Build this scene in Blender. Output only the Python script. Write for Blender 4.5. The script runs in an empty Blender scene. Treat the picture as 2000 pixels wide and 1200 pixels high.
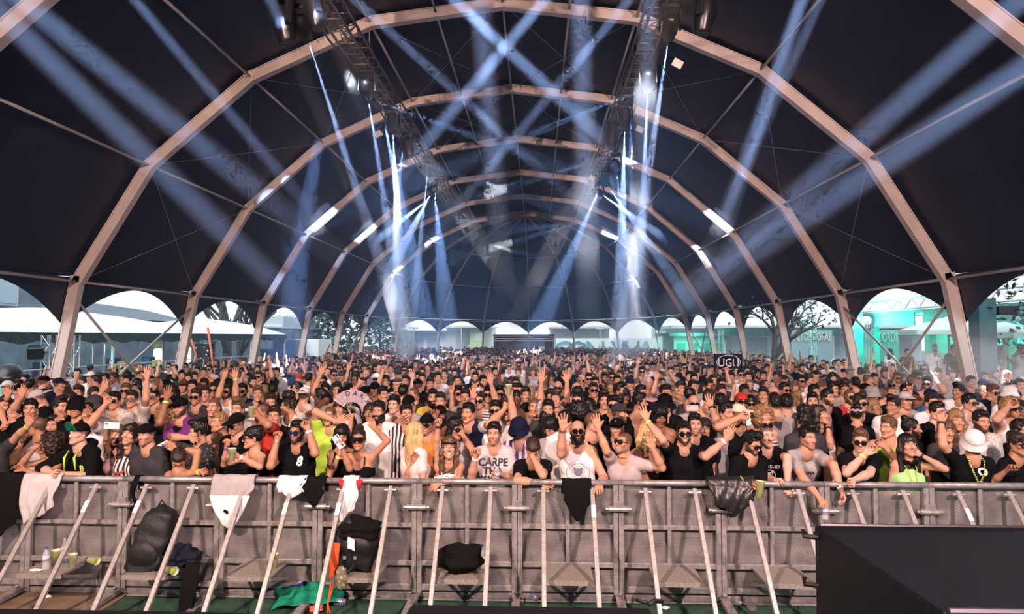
import bpy, bmesh, math, random
import numpy as np
from mathutils import Vector, Matrix, Quaternion
from mathutils.bvhtree import BVHTree
random.seed(7); RNG = np.random.default_rng(7)
SC = bpy.context.scene
COL = SC.collection
PI = math.pi

# ------------------------------------------------------------------ camera (24 mm lens, fitted to the tent's arches)
F = 1333.0; YAW = -.0375; PITCH = .0433; CH = 2.66
cam = bpy.data.cameras.new('camera'); cam.lens = F / 2000 * 36; cam.sensor_width = 36; cam.sensor_fit = 'HORIZONTAL'
cam.clip_end = 400; cam.clip_start = .05
CAM = bpy.data.objects.new('camera', cam); COL.objects.link(CAM)
CAM.location = (0, 0, CH); CAM.rotation_euler = (PI / 2 + PITCH, 0, -YAW); SC.camera = CAM
_FW = np.array([math.sin(YAW) * math.cos(PITCH), math.cos(YAW) * math.cos(PITCH), math.sin(PITCH)])
_RT = np.array([math.cos(YAW), -math.sin(YAW), 0.]); _UP = np.cross(_RT, _FW)
CP = np.array([0, 0, CH])
def ray(px, py): return _RT * (px - 1000) / F + _UP * (600 - py) / F + _FW
def at(px, py, y):            # point of the pixel's line of sight at depth y
    d = ray(px, py); return CP + d * (y / d[1])
def atz(px, py, z):
    d = ray(px, py); return CP + d * ((z - CH) / d[2])
def proj(p):
    v = np.asarray(p, float) - CP; z = v @ _FW
    return 1000 + F * (v @ _RT) / z, 600 - F * (v @ _UP) / z

# ------------------------------------------------------------------ materials
MATS = {}
def mat(name, col, rough=.6, metal=0., noise=0., nscale=8., spec=.5, emit=None, estr=0., bump=0., bscale=40.):
    if name in MATS: return MATS[name]
    m = bpy.data.materials.new(name); m.use_nodes = True
    nt = m.node_tree; b = nt.nodes['Principled BSDF']
    b.inputs['Base Color'].default_value = (*col, 1); b.inputs['Roughness'].default_value = rough
    b.inputs['Metallic'].default_value = metal; b.inputs['Specular IOR Level'].default_value = spec
    tc = nt.nodes.new('ShaderNodeTexCoord')
    if noise:
        n = nt.nodes.new('ShaderNodeTexNoise'); n.inputs['Scale'].default_value = nscale; n.inputs['Detail'].default_value = 3
        nt.links.new(tc.outputs['Object'], n.inputs['Vector'])
        r = nt.nodes.new('ShaderNodeValToRGB')
        r.color_ramp.elements[0].position = .3; r.color_ramp.elements[1].position = .7
        r.color_ramp.elements[0].color = (*[c * (1 - noise) for c in col], 1)
        r.color_ramp.elements[1].color = (*[min(1, c * (1 + noise)) for c in col], 1)
        nt.links.new(n.outputs['Fac'], r.inputs['Fac']); nt.links.new(r.outputs['Color'], b.inputs['Base Color'])
    if bump:
        n = nt.nodes.new('ShaderNodeTexNoise'); n.inputs['Scale'].default_value = bscale
        nt.links.new(tc.outputs['Object'], n.inputs['Vector'])
        bp = nt.nodes.new('ShaderNodeBump'); bp.inputs['Strength'].default_value = bump; bp.inputs['Distance'].default_value = .02
        nt.links.new(n.outputs['Fac'], bp.inputs['Height']); nt.links.new(bp.outputs['Normal'], b.inputs['Normal'])
    if emit: b.inputs['Emission Color'].default_value = (*emit, 1); b.inputs['Emission Strength'].default_value = estr
    MATS[name] = m; return m
def matattr(name, rough=.55, spec=.35):
    if name in MATS: return MATS[name]
    m = bpy.data.materials.new(name); m.use_nodes = True; nt = m.node_tree; b = nt.nodes['Principled BSDF']
    a = nt.nodes.new('ShaderNodeAttribute'); a.attribute_name = 'Col'
    nt.links.new(a.outputs['Color'], b.inputs['Base Color'])
    b.inputs['Roughness'].default_value = rough; b.inputs['Specular IOR Level'].default_value = spec
    MATS[name] = m; return m
def matstripe(name, c1, c2, scale, axis='Z', rough=.8, sharp=.5):
    if name in MATS: return MATS[name]
    m = bpy.data.materials.new(name); m.use_nodes = True; nt = m.node_tree; b = nt.nodes['Principled BSDF']
    tc = nt.nodes.new('ShaderNodeTexCoord'); sx = nt.nodes.new('ShaderNodeSeparateXYZ'); nt.links.new(tc.outputs['Object'], sx.inputs[0])
    mu = nt.nodes.new('ShaderNodeMath'); mu.operation = 'MULTIPLY'; mu.inputs[1].default_value = scale; nt.links.new(sx.outputs[axis], mu.inputs[0])
    fr = nt.nodes.new('ShaderNodeMath'); fr.operation = 'FRACT'; nt.links.new(mu.outputs[0], fr.inputs[0])
    gt = nt.nodes.new('ShaderNodeMath'); gt.operation = 'GREATER_THAN'; gt.inputs[1].default_value = sharp; nt.links.new(fr.outputs[0], gt.inputs[0])
    mx = nt.nodes.new('ShaderNodeMix'); mx.data_type = 'RGBA'; mx.inputs['A'].default_value = (*c1, 1); mx.inputs['B'].default_value = (*c2, 1)
    nt.links.new(gt.outputs[0], mx.inputs['Factor']); nt.links.new(mx.outputs['Result'], b.inputs['Base Color']); b.inputs['Roughness'].default_value = rough
    MATS[name] = m; return m
def matspeck(name, c1, c2, scale, thr=.3, rough=.8):
    if name in MATS: return MATS[name]
    m = bpy.data.materials.new(name); m.use_nodes = True; nt = m.node_tree; b = nt.nodes['Principled BSDF']
    tc = nt.nodes.new('ShaderNodeTexCoord'); v = nt.nodes.new('ShaderNodeTexVoronoi'); v.inputs['Scale'].default_value = scale
    nt.links.new(tc.outputs['Object'], v.inputs['Vector'])
    gt = nt.nodes.new('ShaderNodeMath'); gt.operation = 'GREATER_THAN'; gt.inputs[1].default_value = thr; nt.links.new(v.outputs['Distance'], gt.inputs[0])
    mx = nt.nodes.new('ShaderNodeMix'); mx.data_type = 'RGBA'; mx.inputs['A'].default_value = (*c2, 1); mx.inputs['B'].default_value = (*c1, 1)
    nt.links.new(gt.outputs[0], mx.inputs['Factor']); nt.links.new(mx.outputs['Result'], b.inputs['Base Color']); b.inputs['Roughness'].default_value = rough
    MATS[name] = m; return m
def matglass(name, col, alpha=.35, rough=.1):
    if name in MATS: return MATS[name]
    m = mat(name, col, rough); b = m.node_tree.nodes['Principled BSDF']; b.inputs['Alpha'].default_value = alpha; return m

# ------------------------------------------------------------------ object helpers
def tag(o, label=None, cat=None, group=None, kind=None):
    if label: o['label'] = label
    if cat: o['category'] = cat
    if group: o['group'] = group
    if kind: o['kind'] = kind
    return o
def empty(name, loc, rz=0):
    o = bpy.data.objects.new(name, None); COL.objects.link(o); o.location = loc; o.rotation_euler = (0, 0, rz); return o
def link(name, me, m=None, parent=None, loc=None):
    o = bpy.data.objects.new(name, me); COL.objects.link(o)
    if m is not None and len(me.materials) == 0: me.materials.append(m)
    if parent is not None: o.parent = parent
    if loc is not None: o.location = loc
    return o
def copy_tree(o, parent=None):
    c = o.copy(); COL.objects.link(c)
    if parent is not None: c.parent = parent
    for ch in list(o.children): copy_tree(ch, c)
    return c
def npmesh(name, V, Q, smooth=True, col=None):
    me = bpy.data.meshes.new(name); n = len(V); q = len(Q); k = Q.shape[1] if q else 4
    me.vertices.add(n); me.vertices.foreach_set('co', np.ascontiguousarray(V, np.float32).ravel())
    me.loops.add(q * k); me.loops.foreach_set('vertex_index', np.ascontiguousarray(Q, np.int32).ravel())
    me.polygons.add(q); me.polygons.foreach_set('loop_start', np.arange(0, q * k, k, dtype=np.int32))
    try: me.polygons.foreach_set('loop_total', np.full(q, k, np.int32))
    except Exception: pass
    me.update(calc_edges=True)
    me.polygons.foreach_set('use_smooth', np.full(q, smooth, bool))
    if col is not None:
        a = me.color_attributes.new('Col', 'FLOAT_COLOR', 'POINT')
        c4 = np.ones((n, 4), np.float32); c4[:, :3] = col; a.data.foreach_set('color', c4.ravel())
    return me
def _basis(d):
    d = np.asarray(d, float); d = d / (np.linalg.norm(d) + 1e-12)
    a = np.array([0, 0, 1.]) if abs(d[2]) < .9 else np.array([1., 0, 0])
    u = np.cross(a, d); u /= np.linalg.norm(u); return u, np.cross(d, u), d
class MB:
    def __init__(s): s.v = []; s.f = []
    def add(s, vs, fs):
        b = len(s.v); s.v += [tuple(map(float, v)) for v in vs]; s.f += [tuple(b + i for i in f) for f in fs]; return s
    def box(s, c, d, rz=0, R=None):
        c = np.asarray(c, float); h = np.asarray(d, float) / 2
        cs, sn = math.cos(rz), math.sin(rz); vs = []
        for x in (-1, 1):
            for y in (-1, 1):
                for z in (-1, 1):
                    p = np.array([x, y, z]) * h
                    p = (R @ p) if R is not None else np.array([p[0] * cs - p[1] * sn, p[0] * sn + p[1] * cs, p[2]])
                    vs.append(c + p)
        return s.add(vs, [(0, 1, 3, 2), (4, 6, 7, 5), (0, 4, 5, 1), (2, 3, 7, 6), (0, 2, 6, 4), (1, 5, 7, 3)])
    def bar(s, p, q, w, h, up=(0, 0, 1)):
        p = np.asarray(p, float); q = np.asarray(q, float); d = q - p; L = np.linalg.norm(d); d /= L
        up = np.asarray(up, float); u = np.cross(d, up); u /= np.linalg.norm(u) + 1e-9; n = np.cross(u, d)
        return s.box((p + q) / 2, (w, L, h), R=np.stack([u, d, n], 1))
    def tube(s, pts, r, n=8, cap=True):
        pts = [np.asarray(p, float) for p in pts]; rs = r if hasattr(r, '__len__') else [r] * len(pts); vs = []; fs = []
        for i, p in enumerate(pts):
            d = pts[min(i + 1, len(pts) - 1)] - pts[max(i - 1, 0)]; u, w, _ = _basis(d)
            for k in range(n):
                a = 2 * PI * k / n; vs.append(p + rs[i] * (math.cos(a) * u + math.sin(a) * w))
        for i in range(len(pts) - 1):
            for k in range(n):
                a = i * n + k; b = i * n + (k + 1) % n; fs.append((a, b, b + n, a + n))
        if cap: fs.append(tuple(range(n - 1, -1, -1))); fs.append(tuple((len(pts) - 1) * n + k for k in range(n)))
        return s.add(vs, fs)
    def lathe(s, prof, c=(0, 0, 0), n=16, R=None):
        c = np.asarray(c, float); vs = []; fs = []
        for (r, z) in prof:
            for k in range(n):
                a = 2 * PI * k / n; p = np.array([r * math.cos(a), r * math.sin(a), z])
                vs.append(c + (R @ p if R is not None else p))
        for i in range(len(prof) - 1):
            for k in range(n):
                a = i * n + k; b = i * n + (k + 1) % n; fs.append((a, b, b + n, a + n))
        fs.append(tuple(range(n - 1, -1, -1))); fs.append(tuple((len(prof) - 1) * n + k for k in range(n)))
        return s.add(vs, fs)
    def grid(s, nu, nv, fn):
        vs = [fn(i / nu, j / nv) for j in range(nv + 1) for i in range(nu + 1)]; fs = []
        for j in range(nv):
            for i in range(nu):
                a = j * (nu + 1) + i; fs.append((a, a + 1, a + nu + 2, a + nu + 1))
        return s.add(vs, fs)
    def build(s, name, m, parent=None, smooth=False, bevel=0, origin=None, solid=0):
        me = bpy.data.meshes.new(name); V = s.v
        if origin is not None: o3 = np.asarray(origin, float); V = [tuple(np.asarray(v) - o3) for v in V]
        me.from_pydata(V, [], s.f); me.materials.append(m)
        bm = bmesh.new(); bm.from_mesh(me); bmesh.ops.recalc_face_normals(bm, faces=bm.faces)
        if bevel: bmesh.ops.bevel(bm, geom=bm.edges[:], offset=bevel, segments=1, affect='EDGES', clamp_overlap=True)
        bm.to_mesh(me); bm.free()
        if smooth: me.polygons.foreach_set('use_smooth', np.ones(len(me.polygons), bool))
        o = bpy.data.objects.new(name, me); COL.objects.link(o)
        if parent is not None: o.parent = parent
        if origin is not None: o.location = origin
        if solid:
            md = o.modifiers.new('thickness', 'SOLIDIFY'); md.thickness = solid
        return o
def textmesh(txt, size, extrude=.002, align='CENTER', bold=0.):
    cu = bpy.data.curves.new('lettering', 'FONT'); cu.body = txt; cu.size = size; cu.extrude = extrude; cu.align_x = align; cu.resolution_u = 2; cu.offset = size * bold; cu.space_line = .86 if bold else 1.
    o = bpy.data.objects.new('lettering', cu); COL.objects.link(o); bpy.context.view_layer.update()
    me = bpy.data.meshes.new_from_object(o.evaluated_get(bpy.context.evaluated_depsgraph_get()))
    bpy.data.objects.remove(o); bpy.data.curves.remove(cu); return me
# ------------------------------------------------------------------ tent: arches, roof skin, purlins, cables
XR = -.7415; BAY = 5.; Y0 = 14.27
PROF = [(0, 9.77), (2.845, 9.40), (5.42, 8.24), (7.607, 6.35), (9.124, 3.84), (9.85, 0.)]
ALU = mat('arch_aluminium', (.60, .50, .46), .42, .35, noise=.08, nscale=3, bump=.15, bscale=60)
STEEL = mat('purlin_steel', (.5, .46, .45), .4, .5)
WIRE = mat('cable_steel', (.35, .35, .37), .4, .6)
FABRIC = mat('tent_fabric', (.012, .019, .042), .55, noise=.22, nscale=.6, spec=.35, bump=.35, bscale=2.2)
FABRIC.use_backface_culling = False
def prof_pts(side): return [np.array([XR + side * a, 0, h]) for a, h in PROF]
ARCHY = [Y0 + BAY * i for i in range(-4, 6)]
NAMES = {-4: 'furthest behind the stage', -3: 'behind the stage', -2: 'over the stage edge', -1: 'nearest roof arch, only its shoulders in frame'}
def section():      # aluminium box profile with a lip on each flange: (along the normal, along Y)
    d, w, l, t = .115, .066, .088, .022
    return [(-d, -l), (-d, l), (-d + t, l), (-d + t, w), (d - t, w), (d - t, l), (d, l), (d, -l), (d - t, -l), (d - t, -w), (-d + t, -w), (-d + t, -l)]
SEC = section()
def polybeam(pts, yfun, mb):
    n = len(pts); vs = []; fs = []
    for i in range(n):
        d0 = pts[i] - pts[i - 1] if i else pts[1] - pts[0]; d1 = pts[i + 1] - pts[i] if i < n - 1 else pts[-1] - pts[-2]
        d0 = d0 / np.linalg.norm(d0); d1 = d1 / np.linalg.norm(d1); m = d0 + d1; m /= np.linalg.norm(m)
        N = np.cross(m, yfun); N /= np.linalg.norm(N); sc = 1 / max(.4, float(m @ d0))
        for (a, b) in SEC: vs.append(pts[i] + N * a * sc + yfun * b)
    k = len(SEC)
    for i in range(n - 1):
        for j in range(k): a = i * k + j; b = i * k + (j + 1) % k; fs.append((a, b, b + k, a + k))
    fs.append(tuple(range(k))); fs.append(tuple((n - 1) * k + j for j in range(k)))
    mb.add(vs, fs)
ordinal = ['first', 'second', 'third', 'fourth', 'fifth', 'sixth', 'seventh', 'eighth']
for i, y in zip(range(-4, 6), ARCHY):
    if i < -1: continue
    t = empty('tent_arch', (XR, y, 0))
    if i == -1: lab = 'pinkish aluminium roof arch closest to the stage, cut off at the top corners'
    else: lab = f'{ordinal[i]} complete aluminium roof arch counted from the stage' + (', where the rounded end begins' if i == 5 else '')
    tag(t, lab, 'arch', 'roof arches of the tent')
    off = np.array([XR, 0, 0])
    L = [p - off for p in prof_pts(-1)]; R = [p - off for p in prof_pts(1)]
    Y = np.array([0, 1., 0])
    mb = MB(); polybeam(L[4::-1] + R[1:5], Y, mb); mb.build('rafter', ALU, t)
    for S in (L, R):
        mb = MB(); polybeam([S[4] + np.array([0, 0, .12]), S[5]], Y, mb); mb.build('post', ALU, t)
        mb = MB(); mb.box(S[5] + np.array([0, 0, .03]), (.5, .45, .06)); mb.build('base_plate', STEEL, t)
    for S in (L, R):
        for p in S[1:5]:
            for dx in (-.08, .08): MB().lathe([(.014, -.10), (.014, .10)], p + np.array([dx, 0, 0]), 8, R=np.array([[1, 0, 0], [0, 0, 1], [0, 1, 0]])).build('bolt', STEEL, t)
# rounded end: ribs radiate from the top of the last arch
YF = ARCHY[-1]; AB = 15.5 / 9.124
def apse(a, ang, h): return np.array([XR + a * math.cos(ang), YF + a * AB * math.sin(ang), h])
RIBSEC = .09
for k in range(1, 8):
    ang = PI - PI * k / 8
    t = empty('tent_rib', tuple(apse(9.85, ang, 0)))
    nm = ['far left', 'left', 'left inner', 'left of centre', 'central', 'right of centre', 'right inner', 'right', 'far right']
    side = 'central' if k == 4 else (f'{ordinal[3 - k] if k < 4 else ordinal[k - 5]} rib {"left" if k < 4 else "right"} of the central one')
    tag(t, ('central aluminium rib' if k == 4 else side + ', aluminium') + ' of the rounded rear end of the tent', 'rib', 'ribs of the rounded tent end')
    pts = [apse(a, ang, h) for a, h in PROF]; pts[0] = pts[0] + (pts[1] - pts[0]) * .04
    o3 = np.array(t.location)
    mb = MB(); tang = np.array([-math.sin(ang), AB * math.cos(ang), 0]); tang /= np.linalg.norm(tang)
    for p, q in zip(pts[:-1], pts[1:]): mb.bar(p - o3, q - o3, .10, .15, up=np.cross(q - p, tang))
    mb.build('rib', ALU, t)
    mb = MB(); mb.box(pts[5] - o3 + np.array([0, 0, .03]), (.4, .4, .06)); mb.build('base_plate', STEEL, t)
# purlins along the tent, one thing per line
lines = [(0, 0, 'ridge')]
for s, sn in ((-1, 'left'), (1, 'right')):
    lines += [(s, .5, sn + ' of the ridge'), (s, 1, 'at the upper ' + sn + ' bend'), (s, 2, 'at the middle ' + sn + ' bend'), (s, 3, 'at the lower ' + sn + ' bend'), (s, 4, 'along the ' + sn + ' eave')]
def node(s, k):
    i = int(k); a0, h0 = PROF[i]
    if k != i: a1, h1 = PROF[i + 1]; a0, h0 = (a0 + a1) / 2, (h0 + h1) / 2
    return np.array([XR + s * a0, 0, h0])
for s, k, nm in lines:
    t = node(s, k); mb = MB(); r = .027 if k in (0, .5) else .031
    for y0, y1 in zip(ARCHY[2:-1], ARCHY[3:]): mb.tube([(0, y0 + .1 - Y0, 0), (0, y1 - .1 - Y0, 0)], r, 8)
    o = mb.build('roof_purlin', STEEL, smooth=True); o.location = (t[0], Y0, t[2])
    tag(o, f'long steel purlin tube running to the rear {nm}', 'purlin', 'purlins of the tent roof')
for j in range(1, 5):
    mb = MB(); a, h = PROF[j]
    pts = [apse(a, PI - PI * k / 8, h) for k in range(9)]; o3 = np.array([XR, YF, h])
    for p, q in zip(pts[:-1], pts[1:]): mb.tube([p - o3, q - o3], .035, 8)
    o = mb.build('ring_purlin', STEEL, smooth=True); o.location = o3
    tag(o, f'{["", "top", "second", "third", "lowest eave"][j]} curved steel ring of purlins around the rounded rear end', 'purlin', 'ring purlins of the rounded end')
# crossed bracing cables, one pair per roof panel
pan = {(-1, 0): 'left ridge', (1, 0): 'right ridge', (-1, 1): 'upper left', (1, 1): 'upper right', (-1, 2): 'middle left', (1, 2): 'middle right', (-1, 3): 'lower left', (1, 3): 'lower right'}
for i in range(0, 5):
    for s in (-1, 1):
        for k in range(4):
            if k and i not in (0, 4): continue
            ya, yb = Y0 + BAY * i, Y0 + BAY * (i + 1); a, b = node(s, k), node(s, k + 1)
            c = (a + b) / 2; c[1] = (ya + yb) / 2; t = empty('bracing_cables', tuple(c))
            where = 'in front of the first complete arch' if i < 0 else f'between the {ordinal[i]} and {ordinal[i + 1]} complete arches'
            tag(t, f'thin crossed wires in the {pan[(s, k)]} roof panel {where}', 'bracing cable', 'crossed roof bracing wires')
            n_ = np.cross(b - a, (0, 1, 0)); n_ /= np.linalg.norm(n_)
            for u, v in (((a, ya), (b, yb)), ((b, ya), (a, yb))):
                p = u[0].copy(); p[1] = u[1]; q = v[0].copy(); q[1] = v[1]
                mb = MB(); d = (q - p) * .03; mb.tube([p + d - c, q - d - c], .007, 5); mb.build('cable', WIRE, t)
# crossed rods between the posts
for s in (-1, 1):
    for i in (0, 4):
        ya, yb = Y0 + BAY * i, Y0 + BAY * (i + 1)
        a = np.array([XR + s * 9.2, 0, 3.5]); b = np.array([XR + s * 9.75, 0, .4]); c = np.array([XR + s * 9.5, (ya + yb) / 2, 0])
        t = empty('bracing_rods', tuple(c)); tag(t, f'crossed steel rods between the {ordinal[i]} and {ordinal[i + 1]} posts on the {"left" if s < 0 else "right"} side', 'bracing rod', 'crossed rods between tent posts')
        for y1, y2 in ((ya, yb), (yb, ya)):
            p = a + np.array([0, y1, 0]); q = b + np.array([0, y2, 0]); mb = MB(); mb.tube([p - c, q - c], .03, 8); mb.build('rod', STEEL, t, smooth=True)
# roof skin
def skin_mesh():
    mb = MB(); out = .19
    for s in (-1, 1):
        for k in range(4):
            a, b = node(s, k), node(s, k + 1)
            n_ = np.cross(b - a, (0, 1, 0)) * s; n_ /= np.linalg.norm(n_)
            if n_[2] < 0: n_ = -n_
            for y0, y1 in zip(ARCHY[:-1], ARCHY[1:]):
                def fn(u, v, a=a, b=b, y0=y0, y1=y1):
                    p = a + (b - a) * v; p[1] = y0 + (y1 - y0) * u
                    return p + np.array([s * out * (p[0] - XR) / (s * 9.1) if s else 0, 0, out * (.6 + .4 * (1 - abs(p[0] - XR) / 9.2))]) - np.array([0, 0, .07 * 4 * u * (1 - u)])
                mb.grid(8, 4, fn)
    for k in range(8):
        a0, a1 = PI - PI * k / 8, PI - PI * (k + 1) / 8
        for j in range(4):
            (ra, ha), (rb, hb) = PROF[j], PROF[j + 1]
            def fn(u, v):
                p0 = apse(ra + (rb - ra) * v + .14, a0, ha + (hb - ha) * v); p1 = apse(ra + (rb - ra) * v + .14, a1, ha + (hb - ha) * v)
                return p0 + (p1 - p0) * u + np.array([0, 0, .13])
            mb.grid(4, 4, fn)
    for q in (-1, 1):      # fascia closing the joint between the main roof and the rounded end
        for k in range(4):
            a, b = node(q, k), node(q, k + 1); n_ = np.cross(b - a, (0, 1, 0)); n_ /= np.linalg.norm(n_); n_ = -n_ if n_[2] < 0 else n_
            def fn(u, v, a=a, b=b, n_=n_):
                p = a + (b - a) * (u * 1.06 - .03) + n_ * (.04 + .34 * v); p[1] = YF + .03; return p
            mb.grid(2, 1, fn)
    return mb
tag(skin_mesh().build('ceiling', FABRIC, smooth=False), kind='structure')
# scalloped skirt under the eaves
def drop(t, lo=.12, hi=1.02): return lo + (hi - lo) * abs(2 * t - 1) ** 1.9
def skirt(segs, name):
    mb = MB()
    for e0, e1, b0, b1 in segs:
        def fn(u, v):
            top = e0 + (e1 - e0) * u; bot = b0 + (b1 - b0) * u; d = drop(u) * v; f = d / (top[2] - bot[2]); return top + (bot - top) * f
        mb.grid(20, 3, fn)
    tag(mb.build(name, FABRIC, solid=.01), kind='structure')
for s, nm in ((-1, 'wall_left'), (1, 'wall_right')):
    e = np.array([XR + s * 9.27, 0, 3.93]); b = np.array([XR + s * 10.0, 0, 0.])
    skirt([(e + (0, y0, 0), e + (0, y1, 0), b + (0, y0, 0), b + (0, y1, 0)) for y0, y1 in zip(ARCHY[:-1], ARCHY[1:])], nm)
segs = []
for k in range(8):
    a0, a1 = PI - PI * k / 8, PI - PI * (k + 1) / 8
    segs.append((apse(9.26, a0, 3.95), apse(9.26, a1, 3.95), apse(9.98, a0, 0), apse(9.98, a1, 0)))
skirt(segs, 'wall_rear')
# unseen dark wall added behind the camera, blocks sky light from behind
mb = MB(); mb.box((XR, ARCHY[0] + .2, 5), (21, .1, 10.4)); tag(mb.build('wall_front', mat('added_backdrop', (.02, .02, .024), .9, noise=.2)), kind='structure')

# ------------------------------------------------------------------ ground
PAVE = mat('paving', (.16, .165, .18), .85, noise=.3, nscale=1.5, bump=.3, bscale=20)
mb = MB(); mb.grid(2, 2, lambda u, v: (-90 + 180 * u, -30 + 160 * v, 0)); tag(mb.build('floor', PAVE), kind='structure')
CARPET = mat('green_carpet', (.012, .06, .035), .95, noise=.45, nscale=9, bump=.5, bscale=150)
mb = MB(); mb.box((1.6, 5.55, .006), (11.6, 3.2, .012)); tag(mb.build('carpet', CARPET), 'dark green carpet runner on the floor of the pit before the barrier', 'carpet')
PLY = mat('worn_plywood', (.16, .11, .075), .85, noise=.35, nscale=5, bump=.2, bscale=30)
mb = MB(); mb.box((-5.45, 5.4, .012), (2.5, 3.2, .024)); tag(mb.build('plywood_board', PLY), 'worn brown plywood board on the pit floor at the left end', 'board')
# ------------------------------------------------------------------ crowd barrier
BY = 7.0; RAILZ = 1.185
def nrm_(v): v = np.asarray(v, float); return v / np.linalg.norm(v)
GALV = mat('galvanised_steel', (.36, .34, .345), .45, .55, noise=.28, nscale=14, bump=.12, bscale=90)
BRACEM = mat('brace_aluminium', (.46, .435, .43), .4, .5, noise=.2, nscale=25)
TREADM = matspeck('tread_plate', (.20, .185, .17), (.34, .31, .28), 110, .42, .6)
def perf_mat():
    m = mat('perforated_sheet', (.30, .28, .285), .5, .45, noise=.3, nscale=5); nt = m.node_tree; b = nt.nodes['Principled BSDF']; L = nt.links
    tc = nt.nodes.new('ShaderNodeTexCoord'); sx = nt.nodes.new('ShaderNodeSeparateXYZ'); L.new(tc.outputs['Object'], sx.inputs[0])
    def M(op, a, c=None):
        n = nt.nodes.new('ShaderNodeMath'); n.operation = op
        for k, v in enumerate((a, c)):
            if v is None: continue
            if isinstance(v, (int, float)): n.inputs[k].default_value = v
            else: L.new(v, n.inputs[k])
        return n.outputs[0]
    P = .0138; ds = []
    for ox, oz in ((0, 0), (.5, .5)):
        u = M('SUBTRACT', M('FRACT', M('ADD', M('DIVIDE', sx.outputs['X'], P), ox + 100)), .5)
        v = M('MULTIPLY', M('SUBTRACT', M('FRACT', M('ADD', M('DIVIDE', sx.outputs['Z'], P * 1.732), oz + 100)), .5), 1.732)
        ds.append(M('SQRT', M('ADD', M('MULTIPLY', u, u), M('MULTIPLY', v, v))))
    al = M('GREATER_THAN', M('MINIMUM', ds[0], ds[1]), .27); L.new(al, b.inputs['Alpha'])
    return m
PERF = perf_mat()
def make_panel():
    t = empty('barrier_panel', (0, BY, 0)); W = 1.02
    mb = MB()
    for x in (-W / 2 + .028, W / 2 - .028): mb.box((x, 0, RAILZ / 2), (.05, .05, RAILZ - .02))
    mb.box((0, .012, .77), (.04, .03, .78))
    for z, h in ((.74, .045), (.36, .05), (.12, .06), (.045, .05)): mb.box((0, .01, z), (W - .1, .04, h))
    mb.box((0, -.01, .012), (W - .02, .1, .02)); mb.build('frame', GALV, t, bevel=.004)
    mb = MB(); mb.box((0, .045, RAILZ / 2 + .01), (W - .03, .004, RAILZ - .06)); mb.build('perforated_sheet', PERF, t)
    mb = MB(); mb.tube([(-W / 2 + .005, -.005, RAILZ), (W / 2 - .005, -.005, RAILZ)], .031, 12); mb.build('top_rail', GALV, t, smooth=True)
    for x in (-.245, .245):
        mb = MB(); mb.bar((x, -.03, RAILZ - .05), (x, -.98, .03), .042, .035, up=(0, 0, 1))
        b = mb.build('brace', BRACEM, t, bevel=.004)
        mb = MB(); mb.box((x, -.035, RAILZ - .075), (.1, .025, .02)); mb.lathe([(.014, -.06), (.014, .06)], (x, -.05, RAILZ - .08), 8, R=np.array([[0, 0, 1], [1, 0, 0], [0, 1, 0]])); mb.build('pivot_bolt', GALV, b)
    mb = MB(); mb.box((0, -.27, .365), (.445, .46, .02)); mb.box((0, -.5, .355), (.445, .012, .045)); mb.build('tread', TREADM, t)
    for x in (-.215, .215): MB().bar((x, -.03, .2), (x, -.46, .34), .02, .03).build('tread_bracket', GALV, t)
    mb = MB(); mb.tube([(W / 2 - .1, -.04, .93), (W / 2 + .1, -.04, .93)], .028, 10); mb.box((W / 2, -.03, .96), (.1, .03, .09)); mb.tube([(W / 2 - .13, -.04, .93), (W / 2 + .13, -.04, .93)], .013, 8); mb.build('joint_clamp', GALV, t, smooth=False)
    mb = MB(); mb.bar((W / 2, -.05, .07), (W / 2 - .02, -1.0, .035), .08, .04); mb.bar((W / 2 - .06, -.02, .03), (W / 2, -.12, .12), .02, .02); mb.bar((W / 2 + .06, -.02, .03), (W / 2, -.12, .12), .02, .02); mb.build('floor_foot', GALV, t)
    return t
plabs = ['at the far left edge of the photo, under the dangling black jacket', 'with pale grey sweatpants on its rail and cups on its step', 'with the tall black backpack on its step',
         'with the grey and white hoodie over its rail', 'with white and black shirts hung at its right end', 'with the red trimmed white shirt and the big black rucksack',
         'with a black cloth heap and a yellow drink bottle on its step', 'that the person hiding face in hand leans on', 'with an empty step, in front of the pinkish grey polo shirt',
         'with the shiny black jacket over its rail', 'partly behind the black speaker cabinet, in front of the grey T-shirt', 'rising behind the black cabinet, in front of the neon green top', 'at the far right edge of the photo']
panel0 = make_panel(); PANELX = []
for k in range(13):
    x = -.21 - 1.02 * 5.5 + 1.02 * (k - .0); PANELX.append(x)
    o = panel0 if k == 0 else copy_tree(panel0)
    o.location = (x, BY, 0); tag(o, 'steel barrier panel ' + plabs[k], 'crowd barrier', 'barrier panels of the front row')

for spx, spy in ((196, 985), (287, 988), (573, 990), (700, 1060), (1152, 992), (1845, 980)):
    best = None
    for o in COL.objects:
        if o.name.startswith('brace') and o.parent and o.parent.name.startswith('barrier_panel'):
            xm = sum(v[0] for v in o.bound_box) / 8 + o.parent.location.x; tt = .18
            q = proj((xm, BY - .03 - .95 * tt, RAILZ - .05 - (RAILZ - .08) * tt)); c = abs(q[0] - spx)
            if best is None or c < best[0]: best = (c, o)
    o = best[1]; xm = sum(v[0] for v in o.bound_box) / 8; d_ = nrm_((0, -.95, -(RAILZ - .08))); p_ = np.array([xm, -.03, RAILZ - .05]) + d_ * .26
    u_ = np.array([1., 0, 0]); MB().box(p_ + np.cross(u_, d_) * -.0205, (.043, .13, .004), R=np.stack([u_, d_, np.cross(u_, d_)], 1)).build('sticker', mat('white_sticker', (.78, .76, .80), .5), o)
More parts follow.
